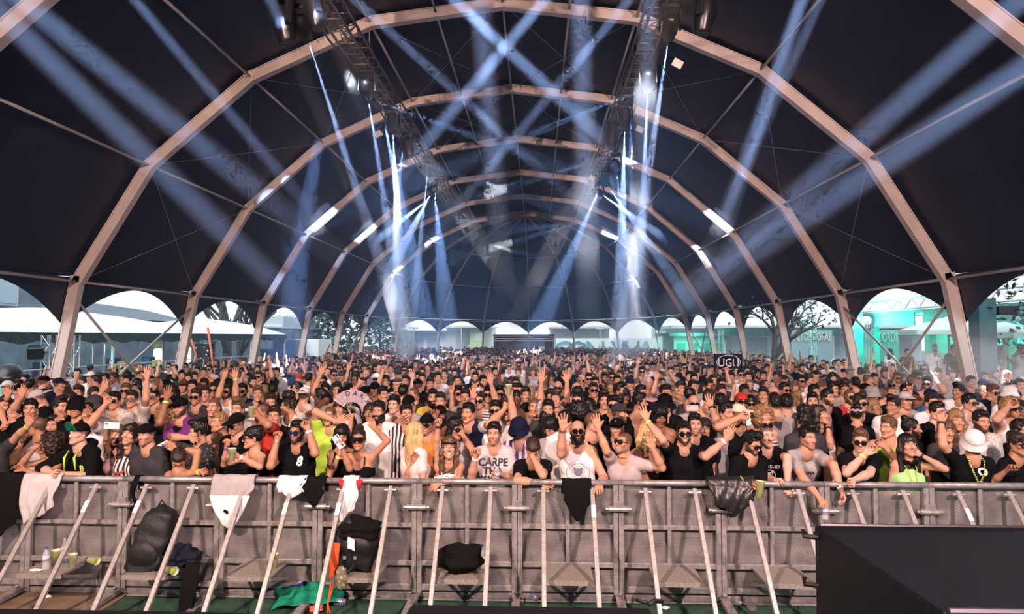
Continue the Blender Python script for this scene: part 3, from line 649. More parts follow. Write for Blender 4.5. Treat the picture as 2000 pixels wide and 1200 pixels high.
def head_colours(V, skin, brow, flags):
    C = np.tile(np.array(skin), (len(V), 1)); x, y, z = V.T; ax = np.abs(x)
    def mixin(m, col, a=1.): C[:] = C * (1 - (m * a)[:, None]) + np.array(col) * (m * a)[:, None]
    sm = lambda d, s: np.clip(.5 - d / s, 0, 1)
    front = (y < -.045)
    mixin(sm(np.hypot((ax - .042) / 1.3, z + .03) - .016, .016) * front, np.array(skin) * [1.05, .78, .75], .45)
    if 't' in flags or 'e' in flags or 'E' in flags:
        d = np.minimum(-.048 - z, .1); m = np.clip((-.050 - z + .62 * np.clip(ax - .028, 0, 1) + .35 * np.clip(y + .075, 0, .09)) / .016, 0, 1) * np.clip((.012 - y) / .012, 0, 1) * np.clip((z + .135) / .03, 0, 1)
        mixin(m, brow, .93 if 'e' in flags or 'E' in flags else .42)
    mixin(sm(np.hypot(ax * .0 + np.clip(np.abs(x) - .019, 0, 1), (z + .067) / 1.) - .0105, .006) * (y < -.07), np.array(skin) * [.86, .52, .50])
    if 'm' in flags: mixin(sm(np.hypot(x / 2.6, z + .0665) - .0065, .004) * (y < -.07), (.8, .78, .74))
    if 'o' in flags: mixin(sm(np.hypot(x / 1.1, z + .068) - .0095, .005) * (y < -.07), (.06, .015, .012))
    lid = 'z' in flags
    eye = sm(np.hypot((ax - .031) / 1.45, z - .003) - .0085, .004) * front
    if lid: mixin(sm(np.hypot((ax - .031) / 2.2, z + .002) - .0035, .004) * front, np.array(brow) * .8 + .01)
    else:
        mixin(eye, (.62, .58, .55)); mixin(sm(np.hypot(ax - .031, z - .004) - .0062, .003) * front, (.03, .018, .012))
        mixin(sm(np.hypot((ax - .031) / 2.2, z - .0125) - .003, .004) * front, np.array(brow))
    bz = .026 - .10 * np.clip(ax - .03, 0, 1)
    mixin(sm(np.hypot(np.clip(np.abs(ax - .031) - .013, 0, 1), z - bz - .004) - .0048, .005) * (y < -.055), brow, .9)
    if 'b' in flags:
        m = np.clip((z - .055 + .62 * np.clip(y + .085, 0, 1) * 0 - .0) / .012, 0, 1) * (y < -.05) + (y >= -.05) * np.clip((z + .015 + .6 * y) / .015, 0, 1)
        mixin(np.clip(m, 0, 1), brow, .78)
    return C
# ---- hair, caps and glasses in head space (shared by everyone who wears them)
def _nz(X, Y, Z, s): return (np.sin(X * s + 3 * np.sin(Z * s * .6)) + np.sin(Y * s * 1.13 + 1.7 + 2 * np.sin(X * s * .5)) + np.sin(Z * s * .93 + .6 + 2 * np.sin(Y * s * .55))) / 3
HAIRC = {}
def hair_mesh(kind, fem, h):
    key = (kind, fem, h)
    if key in HAIRC: return HAIRC[key]
    f = Field((-.2, -.16, -.46 if kind in 'lwyL' else -.24), (.2, .26 if kind in 'lwypL' else .2, .26), h); X, Y, Z = f.axes()
    g = Field((-.2, -.16, -.46 if kind in 'lwyL' else -.24), (.2, .26 if kind in 'lwypL' else .2, .26), h)
    th = {'s': .013, 'q': .012, 'a': .02, 'l': .018, 'L': .018, 'w': .02, 'y': .018, 'c': .03, 'p': .011, 'd': .026, 'h': .010, 'f': .017}[kind]
    wy = .93 if fem else 1.
    g.ell((0, .014, .035), (.075 * wy, .096, .088), .02); S = g.F
    top = np.clip((Z - .03) / .08, 0, 1)
    f.F = S - th * ((.30 + 1.05 * top) if kind in 'sqh' else (.55 + .75 * top)) - _nz(X, Y, Z, 95) * (.003 if kind not in 'clyL' else .010 if kind == 'c' else .0)
    if kind in 'sq': f.F = f.F - .004 * np.sin(X * 210 + 5 * np.sin(Y * 40)) * top
    f.F = np.maximum(f.F, (-.012 - .62 * Y) - Z if kind not in 'lwyLd' else (-.10 - .3 * Y) - Z)
    if kind == 's': f.ell((0, -.02, .115), (.06, .075, .03), .03)
    if kind == 'q': f.ell((0, -.055, .135), (.058, .055, .04), .03); f.ell((0, .01, .12), (.06, .07, .03), .03)
    if kind == 'h': f.ell((0, .0, .15), (.082, .088, .07), .02)
    if kind == 'a': f.ell((0, .035, .06), (.15, .135, .14), .03)
    if kind == 'c':
        for s in (-1, 1): f.ell((s * .085, .03, -.01), (.07, .085, .13), .04)
        f.ell((0, .05, .06), (.12, .12, .10), .04)
    if kind in 'lwyL':
        e = -.27 if kind != 'L' else -.40
        for s in (-1, 1): f.cap((s * .062, .0, .06), (s * .088, .005, -.06), .03, .036, .03); f.cap((s * .088, .005, -.06), (s * .085, .03, e), .036, .03, .03)
        f.cap((0, .06, .05), (0, .075, -.08), .065, .06, .04); f.cap((0, .075, -.08), (0, .085, e), .06, .045, .03); f.cap((.05, .05, -.05), (.045, .07, e), .05, .04, .03); f.cap((-.05, .05, -.05), (-.045, .07, e), .05, .04, .03)
    if kind == 'p': f.ell((0, .07, .13), (.045, .045, .04), .015)
    if kind == 'f': f.cap((-.045, -.085, .055), (.045, -.085, .055), .016, .016, .02); f.ell((0, .07, .10), (.055, .05, .05), .02)
    if kind == 'd':
        for k in range(14):
            a = PI * (.12 + 1.76 * k / 13) + PI * 1.5; r_ = .085; q = np.array([math.cos(a) * r_, math.sin(a) * r_ + .015, .05]); f.cap(q, q + np.array([math.cos(a) * .02, math.sin(a) * .015, -.11 - .03 * (k % 3)]), .018, .012, .012)
        f.ell((0, .01, .09), (.1, .11, .06), .03)
    amp = {'w': .010, 'c': .016, 'a': .010, 'h': .010, 'd': .006, 'l': .001, 'L': .001, 'y': .001}.get(kind, .003); fr = {'w': 60, 'c': 110, 'a': 140, 'h': 140}.get(kind, 130)
    f.F = f.F + _nz(X, Y, Z, fr) * amp
    if kind in 'lyL': f.F = f.F + .0022 * np.sin(np.arctan2(X, Y + .02) * 18 + 2 * np.sin(Z * 9))
    fx = Field((-.2, -.16, -.46 if kind in 'lwyL' else -.24), (.2, .26 if kind in 'lwypL' else .2, .26), h)
    if kind in 'sqhp':
        fx.ell((0, -.112, -.03), (.066, .075, .116), .01); fx.ell((0, -.11, .03), (.058, .06, .058), .02)
        for q in (-1, 1): fx.ell((q * .06, -.075, .045), (.028, .03, .032), .015)
        for q in (-1, 1): fx.ell((q * .085, -.055, -.02), (.03, .028, .05), .01)
    else: fx.ell((0, -.118, -.055), (.066, .075, .112), .01); fx.ell((0, -.14, .0), (.05, .06, .058), .02)
    f.F = np.maximum(f.F, -np.minimum(fx.F, .05))
    if kind in 'lwyLc': # keep clear of the neck front
        f.F = np.maximum(f.F, -(np.hypot(X, Y + .07) - .055) * (Z < -.06) - 1. * (Z >= -.06))
    V, Q = f.mesh(); HAIRC[key] = npmesh('hair', V, Q); return HAIRC[key]
def beard_mesh(kind, h):
    key = ('beard', kind, h)
    if key in HAIRC: return HAIRC[key]
    f = Field((-.09, -.14, -.2), (.09, .06, .02), h); head_field(f, False); X, Y, Z = f.axes(); th = .007 if kind == 'e' else .018
    f.F = f.F - th * np.clip((-.04 - Z) / .04, 0.15, 1) - .0025 * _nz(X, Y, Z, 150)
    if kind == 'E': f.ell((0, -.085, -.135), (.04, .03, .05), .02)
    f.F = np.maximum(f.F, Z + .036 - .55 * np.clip(np.abs(X) - .04, 0, 1)); f.F = np.maximum(f.F, Y - .02); f.F = np.maximum(f.F, -.150 - Z if kind == 'E' else -.128 - Z + np.clip(Y + .05, 0, 1))
    m = Field((-.09, -.14, -.2), (.09, .06, .02), h); m.cap((-.018, -.1, -.068), (.018, -.1, -.068), .0125, .0125, .004); m.ell((0, -.12, -.02), (.03, .04, .024), .004); f.F = np.maximum(f.F, -m.F)
    V, Q = f.mesh(); HAIRC[key] = npmesh('beard', V, Q); return HAIRC[key]
def cap_meshes():
    if 'cap' in HAIRC: return HAIRC['cap']
    f = Field((-.14, -.14, 0), (.14, .16, .17), .008); f.ell((0, .012, .045), (.083, .105, .088), .01); f.plane((0, 0, .034), (0, -.05, 1)); V, Q = f.mesh(); crown = npmesh('cap', V, Q)
    f = Field((-.1, -.23, .02), (.1, -.04, .09), .006); f.ell((0, -.105, .054), (.078, .095, .009), .003); f.plane((0, -.07, .05), (0, -1, 0)); V, Q = f.mesh(); V[:, 2] += .02 - 2.6 * V[:, 0] ** 2 - .12 * np.clip(-V[:, 1] - .1, 0, 1) - .012; brim = npmesh('brim', V, Q)
    f = Field((-.14, -.14, 0), (.14, .16, .19), .008); f.ell((0, .012, .07), (.098, .115, .088), .01); f.plane((0, 0, .038), (0, 0, 1)); V, Q = f.mesh(); dome = npmesh('hat', V, Q)
    vs = []; n = 32
    for r, z in ((.094, .062), (.094, .05), (.124, -.012), (.127, -.009), (.125, -.004), (.098, .06)):
        for k in range(n): a = 2 * PI * k / n; vs.append((r * math.cos(a), .012 + r * 1.12 * math.sin(a), z + .006 * math.sin(3 * a) * (r > .12)))
    fs = [(i * n + k, i * n + (k + 1) % n, (i + 1) * n + (k + 1) % n, (i + 1) * n + k) for i in range(5) for k in range(n)]
    hb = npmesh('brim', np.array(vs), np.array(fs))
    HAIRC['cap'] = (crown, brim, dome, hb); return HAIRC['cap']
def glasses_meshes(kind):
    if ('g', kind) in HAIRC: return HAIRC[('g', kind)]
    def lens(s):
        mb = MB(); n = 16; vs = []
        for yy in (-.004, .0):
            for k in range(n):
                a = 2 * PI * k / n; ca, sa = math.cos(a), math.sin(a)
                e = 1. if kind == 'round' else .55
                X = math.copysign(abs(ca) ** e, ca) * (.026 if kind != 'visor' else .034); Zz = math.copysign(abs(sa) ** e, sa) * (.024 if kind == 'round' else .0205 if kind == 'wayfarer' else .026)
                if kind == 'wayfarer' and Zz < 0: X *= .88
                x = s * .033 + X; vs.append((x, -.108 + yy + .9 * x * x * 4, .002 + Zz))
        mb.add(vs, [tuple(range(n)), tuple(range(2 * n - 1, n - 1, -1))] + [(k, (k + 1) % n, n + (k + 1) % n, n + k) for k in range(n)])
        me = bpy.data.meshes.new('lens'); me.from_pydata(mb.v, [], mb.f); return me
    mb = MB(); mb.tube([(-.008, -.110, .006), (.008, -.110, .006)], .003, 6)
    for s in (-1, 1):
        mb.tube([(s * .052, -.100, .010), (s * .070, -.086, .010), (s * .080, -.02, .008), (s * .082, .015, .002), (s * .080, .03, -.012)], .0032, 5)
        n = 16
        ring = [(s * .033 + 1.08 * math.copysign(abs(math.cos(a)) ** (.55 if kind != 'round' else 1), math.cos(a)) * (.026 if kind != 'visor' else .034), 0, .002 + 1.1 * math.copysign(abs(math.sin(a)) ** (.55 if kind != 'round' else 1), math.sin(a)) * (.024 if kind == 'round' else .0205 if kind == 'wayfarer' else .026)) for a in [2 * PI * k / n for k in range(n + 1)]]
        mb.tube([(x, -.1075 + 3.6 * x * x, z) for x, _, z in ring], .0032, 4, cap=False)
    me = bpy.data.meshes.new('sunglasses'); me.from_pydata(mb.v, [], mb.f)
    HAIRC[('g', kind)] = (me, lens(-1), lens(1)); return HAIRC[('g', kind)]

SKINM = matattr('skin', .48, .35)
SKIN = {1: (.50, .27, .185), 2: (.40, .20, .125), 3: (.25, .115, .07), 4: (.12, .055, .035), 0: (.58, .35, .27)}
HAIRCOL = {'k': (.006, .005, .005), 'n': (.022, .013, .009), 'b': (.10, .055, .03), 'y': (.55, .36, .16), 'g': (.22, .19, .17), 'r': (.16, .05, .02), 'd': (.24, .14, .065)}
SHIRT = {'bk': (.0045, .0045, .006), 'wh': (.72, .70, .73), 'gy': (.30, .28, .29), 'lg': (.48, .45, .49), 'dg': (.04, .038, .045), 'nv': (.009, .012, .036), 'bl': (.04, .12, .32), 'rd': (.42, .035, .03), 'or': (.62, .20, .04), 'yl': (.62, .46, .06), 'gn': (.40, .62, .08), 'mg': (.35, .75, .28), 'pk': (.55, .32, .36), 'pu': (.14, .03, .17), 'te': (.10, .34, .32), 'ol': (.09, .085, .05), 'br': (.09, .045, .03), 'cr': (.66, .58, .46), 'ma': (.10, .014, .025), 'pg': (.42, .35, .37), 'gb': (.01, .13, .07)}
def shirt_mat(c):
    if c in SHIRT: return mat('fabric_' + c, SHIRT[c], .9, noise=.15, nscale=9, spec=.1, bump=.4, bscale=16)
    if c == 'st': return matstripe('fabric_striped', (.6, .58, .6), (.04, .045, .08), 28)
    if c == 'sn': return matstripe('fabric_navy_white', (.02, .025, .05), (.6, .58, .6), 7, sharp=.7)
    if c == 'sv': return matstripe('fabric_vertical', (.65, .62, .65), (.02, .015, .02), 22, 'X')
    if c == 'sp': return matstripe('fabric_purple_white', (.6, .58, .62), (.08, .025, .14), 14, 'X')
    if c == 'pt': return matspeck('fabric_pale_print', (.52, .48, .46), (.22, .20, .20), 38, .28)
    if c == 'dt': return matspeck('fabric_dark_dotted', (.012, .012, .014), (.5, .48, .5), 48, .2)
    if c == 'fl': return matspeck('fabric_red_floral', (.6, .55, .52), (.5, .06, .06), 16, .4)
    if c == 'lc': return matspeck('fabric_lace', (.68, .58, .60), (.3, .25, .26), 70, .22)
    if c == 'ck': return matspeck('fabric_animal', (.30, .24, .17), (.03, .025, .02), 30, .35)
    return shirt_mat('bk')
TROUS = [mat('trousers_dark', (.015, .015, .018), .9, noise=.2), mat('trousers_denim', (.03, .045, .09), .9, noise=.3, nscale=20), mat('trousers_grey', (.10, .095, .09), .9, noise=.2)]
def hair_mat(c):
    n = 'hair_' + c
    if n in MATS: return MATS[n]
    m = mat(n, HAIRCOL[c], .42, noise=.55, nscale=1., spec=.4); nt = m.node_tree; tx = next(q for q in nt.nodes if q.type == 'TEX_NOISE'); tc = next(q for q in nt.nodes if q.type == 'TEX_COORD')
    mp = nt.nodes.new('ShaderNodeMapping'); mp.inputs['Scale'].default_value = (130, 130, 9); nt.links.new(tc.outputs['Object'], mp.inputs['Vector']); nt.links.new(mp.outputs[0], tx.inputs['Vector'])
    bp = nt.nodes.new('ShaderNodeBump'); bp.inputs['Strength'].default_value = .5; bp.inputs['Distance'].default_value = .008; nt.links.new(tx.outputs['Fac'], bp.inputs['Height']); nt.links.new(bp.outputs[0], nt.nodes['Principled BSDF'].inputs['Normal']); return m
LENSM = {'g': mat('lens_black', (.008, .008, .010), .08, spec=.8), 'B': mat('lens_blue_mirror', (.03, .10, .45), .06, .8), 'W': mat('lens_silver_mirror', (.75, .75, .82), .08, .8), 'R': mat('lens_red_mirror', (.45, .06, .05), .08, .6)}
FRAMEM = mat('glasses_frame', (.012, .012, .013), .3)
BONES = {}
def ik(J, T, l1, l2, pole, epx=None, base=None):
    d = T - J; L = np.linalg.norm(d); mx = (l1 + l2) * .995
    if L > mx: T = J + d * mx / L; d = T - J; L = mx
    L = max(L, abs(l1 - l2) + .02, .12); a = (l1 * l1 - l2 * l2 + L * L) / (2 * L); r = math.sqrt(max(l1 * l1 - a * a, 1e-6)); D = d / np.linalg.norm(d)
    u, v, _ = _basis(D)
    if epx is not None:
        best = None
        for k in range(48):
            an = 2 * PI * k / 48; E = J + D * a + r * (math.cos(an) * u + math.sin(an) * v); q = proj(E + base); c = math.hypot(q[0] - epx[0], q[1] - epx[1])
            if best is None or c < best[0]: best = (c, E)
        return best[1], T
    p = pole - (pole @ D) * D; p = nrm(p); return J + D * a + r * p, T
def pose(H, yaw, pitch, byaw, sc, lean, arms, fem, roll=0., base=None, side=0.):
    """Skeleton relative to the feet; arms: {-1: None or dict(px=(x,y), dy=, el=, t=), 1: ...} by body side (-1 = right hand)."""
    ws = .86 if fem else 1.; b = math.radians(byaw); f = np.array([math.sin(b), -math.cos(b), 0.]); l = np.array([math.cos(b), math.sin(b), 0.])
    if base is None: base = np.array([H[0] - lean * f[0] + side, H[1] - lean * f[1] + .03, 0.])
    Hh = H - base; s = sc; N = Hh + np.array([0, 0, -.160]) - f * .030; P = np.array([0, 0, .545 * 1.0 * min(1.15, (Hh[2] + .10) / 1.0) if False else .55 * (1.63 * s)])
    sv = nrm(N - P); Sc = N - sv * .055 * s; J = {k: Sc + l * k * .146 * s * ws for k in (-1, 1)}; l1, l2 = .30 * s * (.94 if fem else 1), .265 * s * (.94 if fem else 1)
    A = {}
    for k in (-1, 1):
        a = arms.get(k)
        if a is None: a = dict(off=(k * .25, .02, -.56), t='relax')
        if 'px' in a:
            y = (J[k] + base)[1] + a.get('dy', -.15); T = at(a['px'][0], a['px'][1], y) - base
            T0 = T
        else: T = J[k] + s * (l * a['off'][0] + f * -a['off'][1] * -1 * 0 + f * (-a['off'][1]) + np.array([0, 0, a['off'][2]])) if False else J[k] + s * (l * (a['off'][0] - k * .146) + f * (-a['off'][1]) + np.array([0, 0, a['off'][2]]))
        pole = l * k * .6 - f * .45 + np.array([0, 0, -.7])
        E, W = ik(J[k], T, l1, l2, pole, a.get('el'), base); A[k] = (E, W, a)
    hr = Matrix.Rotation(math.radians(yaw), 3, 'Z') @ Matrix.Rotation(math.radians(roll), 3, 'Y') @ Matrix.Rotation(math.radians(-pitch), 3, 'X')
    return dict(base=base, H=Hh, N=N, P=P, sv=sv, Sc=Sc, J=J, A=A, f=f, l=l, s=s, ws=ws, fem=fem, hr=np.array(hr) * .93)
def torso(F, k, inf=0., delts=True, loose=0.):
    s, w, l, f, P, N, sv, Sc = k['s'], k['ws'], k['l'], k['f'], k['P'], k['N'], k['sv'], k['Sc']; r = (.90 if k['fem'] else 1.) * s
    T = Sc - P; W = P + T * .38; C = P + T * .74
    for q in (-1, 1):
        F.cap(P + l * q * .085 * s, P - np.array([0, 0, .12]) + l * q * .085 * s, .108 * r + inf, .10 * r + inf, .05)
        F.cap(P + l * q * .082 * s, W + l * q * .072 * s * w, .105 * r + inf + loose, .096 * r + inf + loose, .05); F.cap(W + l * q * .068 * s * w, C + l * q * .078 * s * w, .094 * r + inf + loose, .102 * r + inf, .05)
        F.cap(C + l * q * .078 * s * w, Sc + l * q * .105 * s * w - sv * .02, .101 * r + inf, .058 * r + inf, .05); F.cap(N + sv * .035, k['J'][q] + sv * .01, .042 * r + inf, .042 * r + inf, .04)
        if delts: F.ell(k['J'][q], np.full(3, .055 * r + inf), .04)
        if k['fem']: F.ell(C + l * q * .075 * s + f * .085 * s - sv * .03, (.056 + inf, .056 + inf, .056 + inf), .035)
        else: F.ell(C + l * q * .07 * s + f * .055 * s + sv * .02, (.06 * s + inf, .055 * s + inf, .05 * s + inf), .04)
def limb(F, k, q, inf=0., t0=0., t1=2., r=1.):
    E, Wr, a = k['A'][q]; J = k['J'][q]; g = (.82 if k['fem'] else 1.) * k['s'] * r
    e1 = J + (E - J) * min(1, t1); ra, rb = .052 * g, .043 * g; F.cap(J, e1, ra + inf, ra + (rb - ra) * min(1, t1) + inf, .03)
    if t1 > 1: w1 = E + (Wr - E) * min(1, t1 - 1); F.cap(E, E + (w1 - E) * .35, .043 * g + inf, .046 * g + inf, .02); F.cap(E + (w1 - E) * .35, w1, .046 * g + inf, (.046 - .018 * min(1, (t1 - 1))) * g + inf, .02)
def bounds(k, m=.2):
    P = np.array([k['P'], k['N'], k['H'], k['J'][-1], k['J'][1], k['A'][-1][0], k['A'][-1][1], k['A'][1][0], k['A'][1][1]]); return P.min(0) - m, P.max(0) + m
def hand_frame(k, q):
    E, W, a = k['A'][q]; d = nrm(W - E); up = np.array([0, 0, 1.])
    if 'd' in a: d = nrm(a['d'])
    elif a.get('t') in ('open', 'flat', 'point', 'horns') and W[2] > k['Sc'][2] - .1: d = nrm(d * .7 + up * .6)
    n = np.asarray(a['n'], float) if 'n' in a else (np.array([0, -1., 0]) if W[2] > k['Sc'][2] - .25 else (-k['l'] * q * .8 - up * .2 if abs(d[2]) > .6 else np.array([0, .15, -1.])))
    z = d; y = -(n - (n @ z) * z); y = nrm(y) if np.linalg.norm(y) > 1e-3 else nrm(np.cross(z, [1, 0, .1])); x = np.cross(y, z)
    return np.stack([x, y, z], 1), q > 0
def body_mesh(k, skin, brow, flags, near, hk=None):
    h = .0155 if near else .024; lo, hi = bounds(k, .14); F = Field(lo, hi, h); torso(F, k)
    for q in (-1, 1): limb(F, k, q)
    rn = .049 if k['fem'] else .058
    F.cap(k['N'] - k['sv'] * .02, k['N'] + k['sv'] * .05, rn + .014, rn + .002, .03); F.cap(k['N'] + k['sv'] * .02, k['H'] + k['hr'] @ np.array([0, .026, -.085]), rn, rn - .004, .03)
    F.plane(k['P'] - np.array([0, 0, .16]), (0, 0, 1)); V, Q = F.mesh(); Vs, Qs, Cs = [V], [Q], [np.tile(np.array(skin), (len(V), 1))]; n = len(V)
    hv, hq = head_mesh(k['fem'], .0046 if near else .0078); Vs.append(hv @ k['hr'].T + k['H']); Qs.append(hq + n); Cs.append(head_colours(hv, skin, brow, flags)); n += len(hv)
    for q in (-1, 1):
        a = k['A'][q][2]; M, mir = hand_frame(k, q); v, qd = hand_mesh(a.get('t', 'relax'), .0052 if near else .0085); g = (.92 if k['fem'] else 1.04) * k['s']
        if mir: v = v * np.array([-1, 1, 1], np.float32); qd = qd[:, ::-1]
        v = v * g; Vs.append(v @ M.T + k['A'][q][1]); Qs.append(qd + n); Cs.append(np.tile(np.array(skin) * [1.02, .94, .93], (len(v), 1))); n += len(v)
    return npmesh('person', np.concatenate(Vs), np.concatenate(Qs), col=np.concatenate(Cs))
def shirt_mesh(k, style, near):
    h = .017 if near else .026; lo, hi = bounds(k, .16); F = Field(lo, hi, h); inf = .013; N, sv, f, l, s = k['N'], k['sv'], k['f'], k['l'], k['s']
    torso(F, k, inf, delts=style in 'TLVO', loose=.012 if style in 'TLVO' and not k['fem'] else 0.)
    T = k['Sc'] - k['P']
    if style in 'TLVO':
        t1 = .52 if style in 'TV' else 1.9 if style == 'L' else 1.05
        for q in (-1, 1): limb(F, k, q, inf + .008, t1=t1, r=1.0)
    X, Y, Z = F.axes()
    if near and style in 'TLVOK': # folds
        F.F = F.F + .0035 * np.sin(34 * (X * l[0] + Y * l[1]) + 20 * Z + 3 * np.sin(14 * Z)) * np.clip((N[2] - .16 - Z) / .1, 0, 1)
    F.plane(k['P'] - sv * (.10 if style not in 'B' else -.30), sv)
    if style in 'TLO': F.ell(N + sv * .075 + f * .02, (.082, .082, .082), .01, sub=True)
    elif style == 'V': F.ell(N + sv * .06 + f * .04, (.085, .085, .085), .01, sub=True); F.cap(N + sv * .02 + f * .08, N - sv * .07 + f * .12, .045, .012, .01, sub=True)
    else:
        dp = .055 if style == 'K' else .075 if style == 'C' else .11
        F.ell(N + sv * .03 + f * .07, (.105, .105, .105), .01, sub=True); F.cap(N + f * .1, N - sv * dp + f * .12, .07, .06, .02, sub=True); F.cap(N - f * .09, N - sv * .05 - f * .12, .07, .06, .02, sub=True)
        for q in (-1, 1): F.ell(k['J'][q] + l * q * .02 - sv * .0, (.095, .095, .095), .015, sub=True)
        if style in 'CB': F.plane(k['Sc'] - sv * (.045 if style == 'C' else .075) * s, -sv)
    V, Q = F.mesh(); return npmesh('shirt', V, Q)
def legs_mesh(k):
    mb = MB(); P, l, f, s = k['P'], k['l'], k['f'], k['s']
    for q in (-1, 1):
        hip = P + l * q * .085 * s; an = np.array([0, 0, .07]) + l * q * .11 * s; kn = (hip + an) / 2 + f * .03
        mb.tube([hip + np.array([0, 0, .10]), hip - np.array([0, 0, .08]), kn, an], [.125 * s, .105 * s, .075 * s, .06 * s], 8)
    return mb
def shoes_mesh(k):
    mb = MB()
    for q in (-1, 1):
        c = k['l'] * q * .11 * k['s']
        R = np.stack([k['l'], -k['f'], np.array([0, 0, 1.])], 1); mb.box(c + k['f'] * .05 + np.array([0, 0, .035]), (.09, .27, .07), R=R); mb.box(c - k['f'] * .02 + np.array([0, 0, .08]), (.085, .13, .05), R=R)
    return mb
SHOEM = mat('shoes', (.05, .05, .055), .6, noise=.3)
def omat(o, m):
    if len(o.data.materials) == 0: o.data.materials.append(None)
    o.material_slots[0].link = 'OBJECT'; o.material_slots[0].material = m
def attach(name, me, m, root, k, off=None, pitch=0., scale=1., turn=0.):
    o = bpy.data.objects.new(name, me); COL.objects.link(o); o.parent = root
    M = Matrix(k['hr'].tolist()).to_4x4(); M.translation = Vector(k['H'])
    if off is not None: M = M @ Matrix.Translation(off) @ Matrix.Rotation(pitch, 4, 'X')
    if turn: M = M @ Matrix.Rotation(turn, 4, 'Z')
    o.matrix_local = M @ Matrix.Scale(scale, 4); omat(o, m); return o
def wristband(root, k, q, m, t=.88, r=.034):
    E, W, _ = k['A'][q]; d = nrm(W - E); c = E + (W - E) * t; g = (.82 if k['fem'] else 1.) * k['s']
    u, v, _ = _basis(d); R = np.stack([u, v, d], 1); MB().lathe([(.033 * g, -.011), (.037 * g, -.011), (.037 * g, .011), (.033 * g, .011)], c, 14, R=R).build('wristband', m, root, smooth=False)
BANDM = {'y': mat('band_neon', (.55, .75, .12), .5), 'w': mat('band_white', (.75, .72, .74), .5), 'k': mat('band_black', (.015, .015, .015), .4), 'p': mat('band_purple', (.22, .08, .35), .5), 'c': mat('watch_steel', (.45, .43, .42), .3, .8)}
def make_person(sp, near):
    """sp: dict with head pixel, depth and looks. Returns the top-level person object."""
    fl = sp.get('fl', ''); fem = 'F' in fl; yaw = sp['yaw']; pitch = sp.get('pitch', 0)
    H = at(sp['px'], sp['py'], sp['D']); s = sp.get('sc', float(np.clip((H[2] - sp.get('floor', 0)) / 1.63, .86, 1.12)))
    by = sp.get('byaw'); by = by if by is not None else (yaw if abs(yaw) > 110 else max(-45, min(45, yaw * .5)))
    arms = {}
    facing = abs(by) < 90
    for key, im in (('L', -1), ('R', 1)):
        if key in sp: arms[im if facing else -im] = sp[key]
    lean = sp.get('lean', 0.); k = pose(H, yaw, pitch, by, s, lean, arms, fem, sp.get('roll', 0.), side=sp.get('side', 0.)); k['base'][2] = 0
    if sp.get('floor'): k['base'][2] = sp['floor']; k = pose(H, yaw, pitch, by, s, lean, arms, fem, sp.get('roll', 0.), base=k['base'])
    skin = np.array(SKIN[sp.get('skin', 1)]); hc = sp.get('hc', 'n'); brow = np.array(HAIRCOL[hc]) * .8
    hk = sp.get('hair', 's')
    if hk == 'b' or (sp.get('hat') and hk == 's'): fl += 'b'
    elif hk in 'sqhp': fl += 'b'
    me = body_mesh(k, skin, brow, fl, near); me.materials.append(SKINM)
    root = bpy.data.objects.new('person', me); COL.objects.link(root); root.location = k['base']
    ho = None; hh = .0055 if near else .009
    hat = next((c for c in 'krun' if c in sp.get('hat', '')), None)
    if hk not in 'bx' and not (hat and hk == 's'):
        ho = attach('hair', hair_mesh(hk, fem, hh), hair_mat(hc), root, k)
    if 'E' in fl: attach('beard', beard_mesh('E' if 'E' in fl else 'e', hh), hair_mat(hc), root, k)
    if hat:
        crown, brim, dome, hb = cap_meshes(); hm = shirt_mat(sp.get('hatc', 'bk'))
        c = attach('cap' if hat in 'kr' else 'bucket_hat' if hat == 'u' else 'beanie', crown if hat in 'kr' else dome, hm, root, k, (0, 0, .0), 0, 1.06, turn=PI if hat == 'r' else 0.)
        if hat in 'kru':
            bt = sp.get('brimup')
            b = bpy.data.objects.new('brim', brim if hat in 'kr' else hb); COL.objects.link(b); b.parent = c; omat(b, shirt_mat(sp.get('brimc', sp.get('hatc', 'bk'))))
            if bt: b.matrix_local = Matrix.Translation((0, -.095, .055)) @ Matrix.Rotation(-bt, 4, 'X') @ Matrix.Translation((0, .095, -.055))
        if 'hatlogo' in sp:
            lo = link('cap_mark', textmesh(sp['hatlogo'], .035, .001), mat('cap_mark_white', (.8, .8, .8), .6), c); lo.location = (0, -.103, .075) if hat == 'k' else (0, -.105, .08); lo.rotation_euler = (1.25, 0, 0)
    if 'headband' in sp: 
        n = 24; mb = MB(); mb.tube([(.086 * math.sin(a), .012 - .108 * math.cos(a), .062 - .01 * math.cos(a)) for a in [2 * PI * i / n for i in range(n + 1)]], .009, 6); me2 = bpy.data.meshes.new('headband'); me2.from_pydata(mb.v, [], mb.f); attach('headband', me2, shirt_mat(sp['headband']), root, k)
    for gl in 'gBWR':
        if gl in fl:
            kind = 'round' if 'O' in fl else 'visor' if 'V' in fl else 'wayfarer'; me3, la, lb = glasses_meshes(kind)
            g = attach('sunglasses', me3, FRAMEM, root, k) if 'T' not in fl else attach('sunglasses', me3, FRAMEM, root, k, (0, .045, .075), -.5)
            for ln in (la, lb): q = bpy.data.objects.new('lens', ln); COL.objects.link(q); q.parent = g; omat(q, LENSM[gl])
            break
    st = sp.get('style', 'T'); so = None
    if st != 'N': so = link('shirt' if st in 'TLVO' else 'top', shirt_mesh(k, st, near), shirt_mat(sp.get('shirt', 'bk')), root)
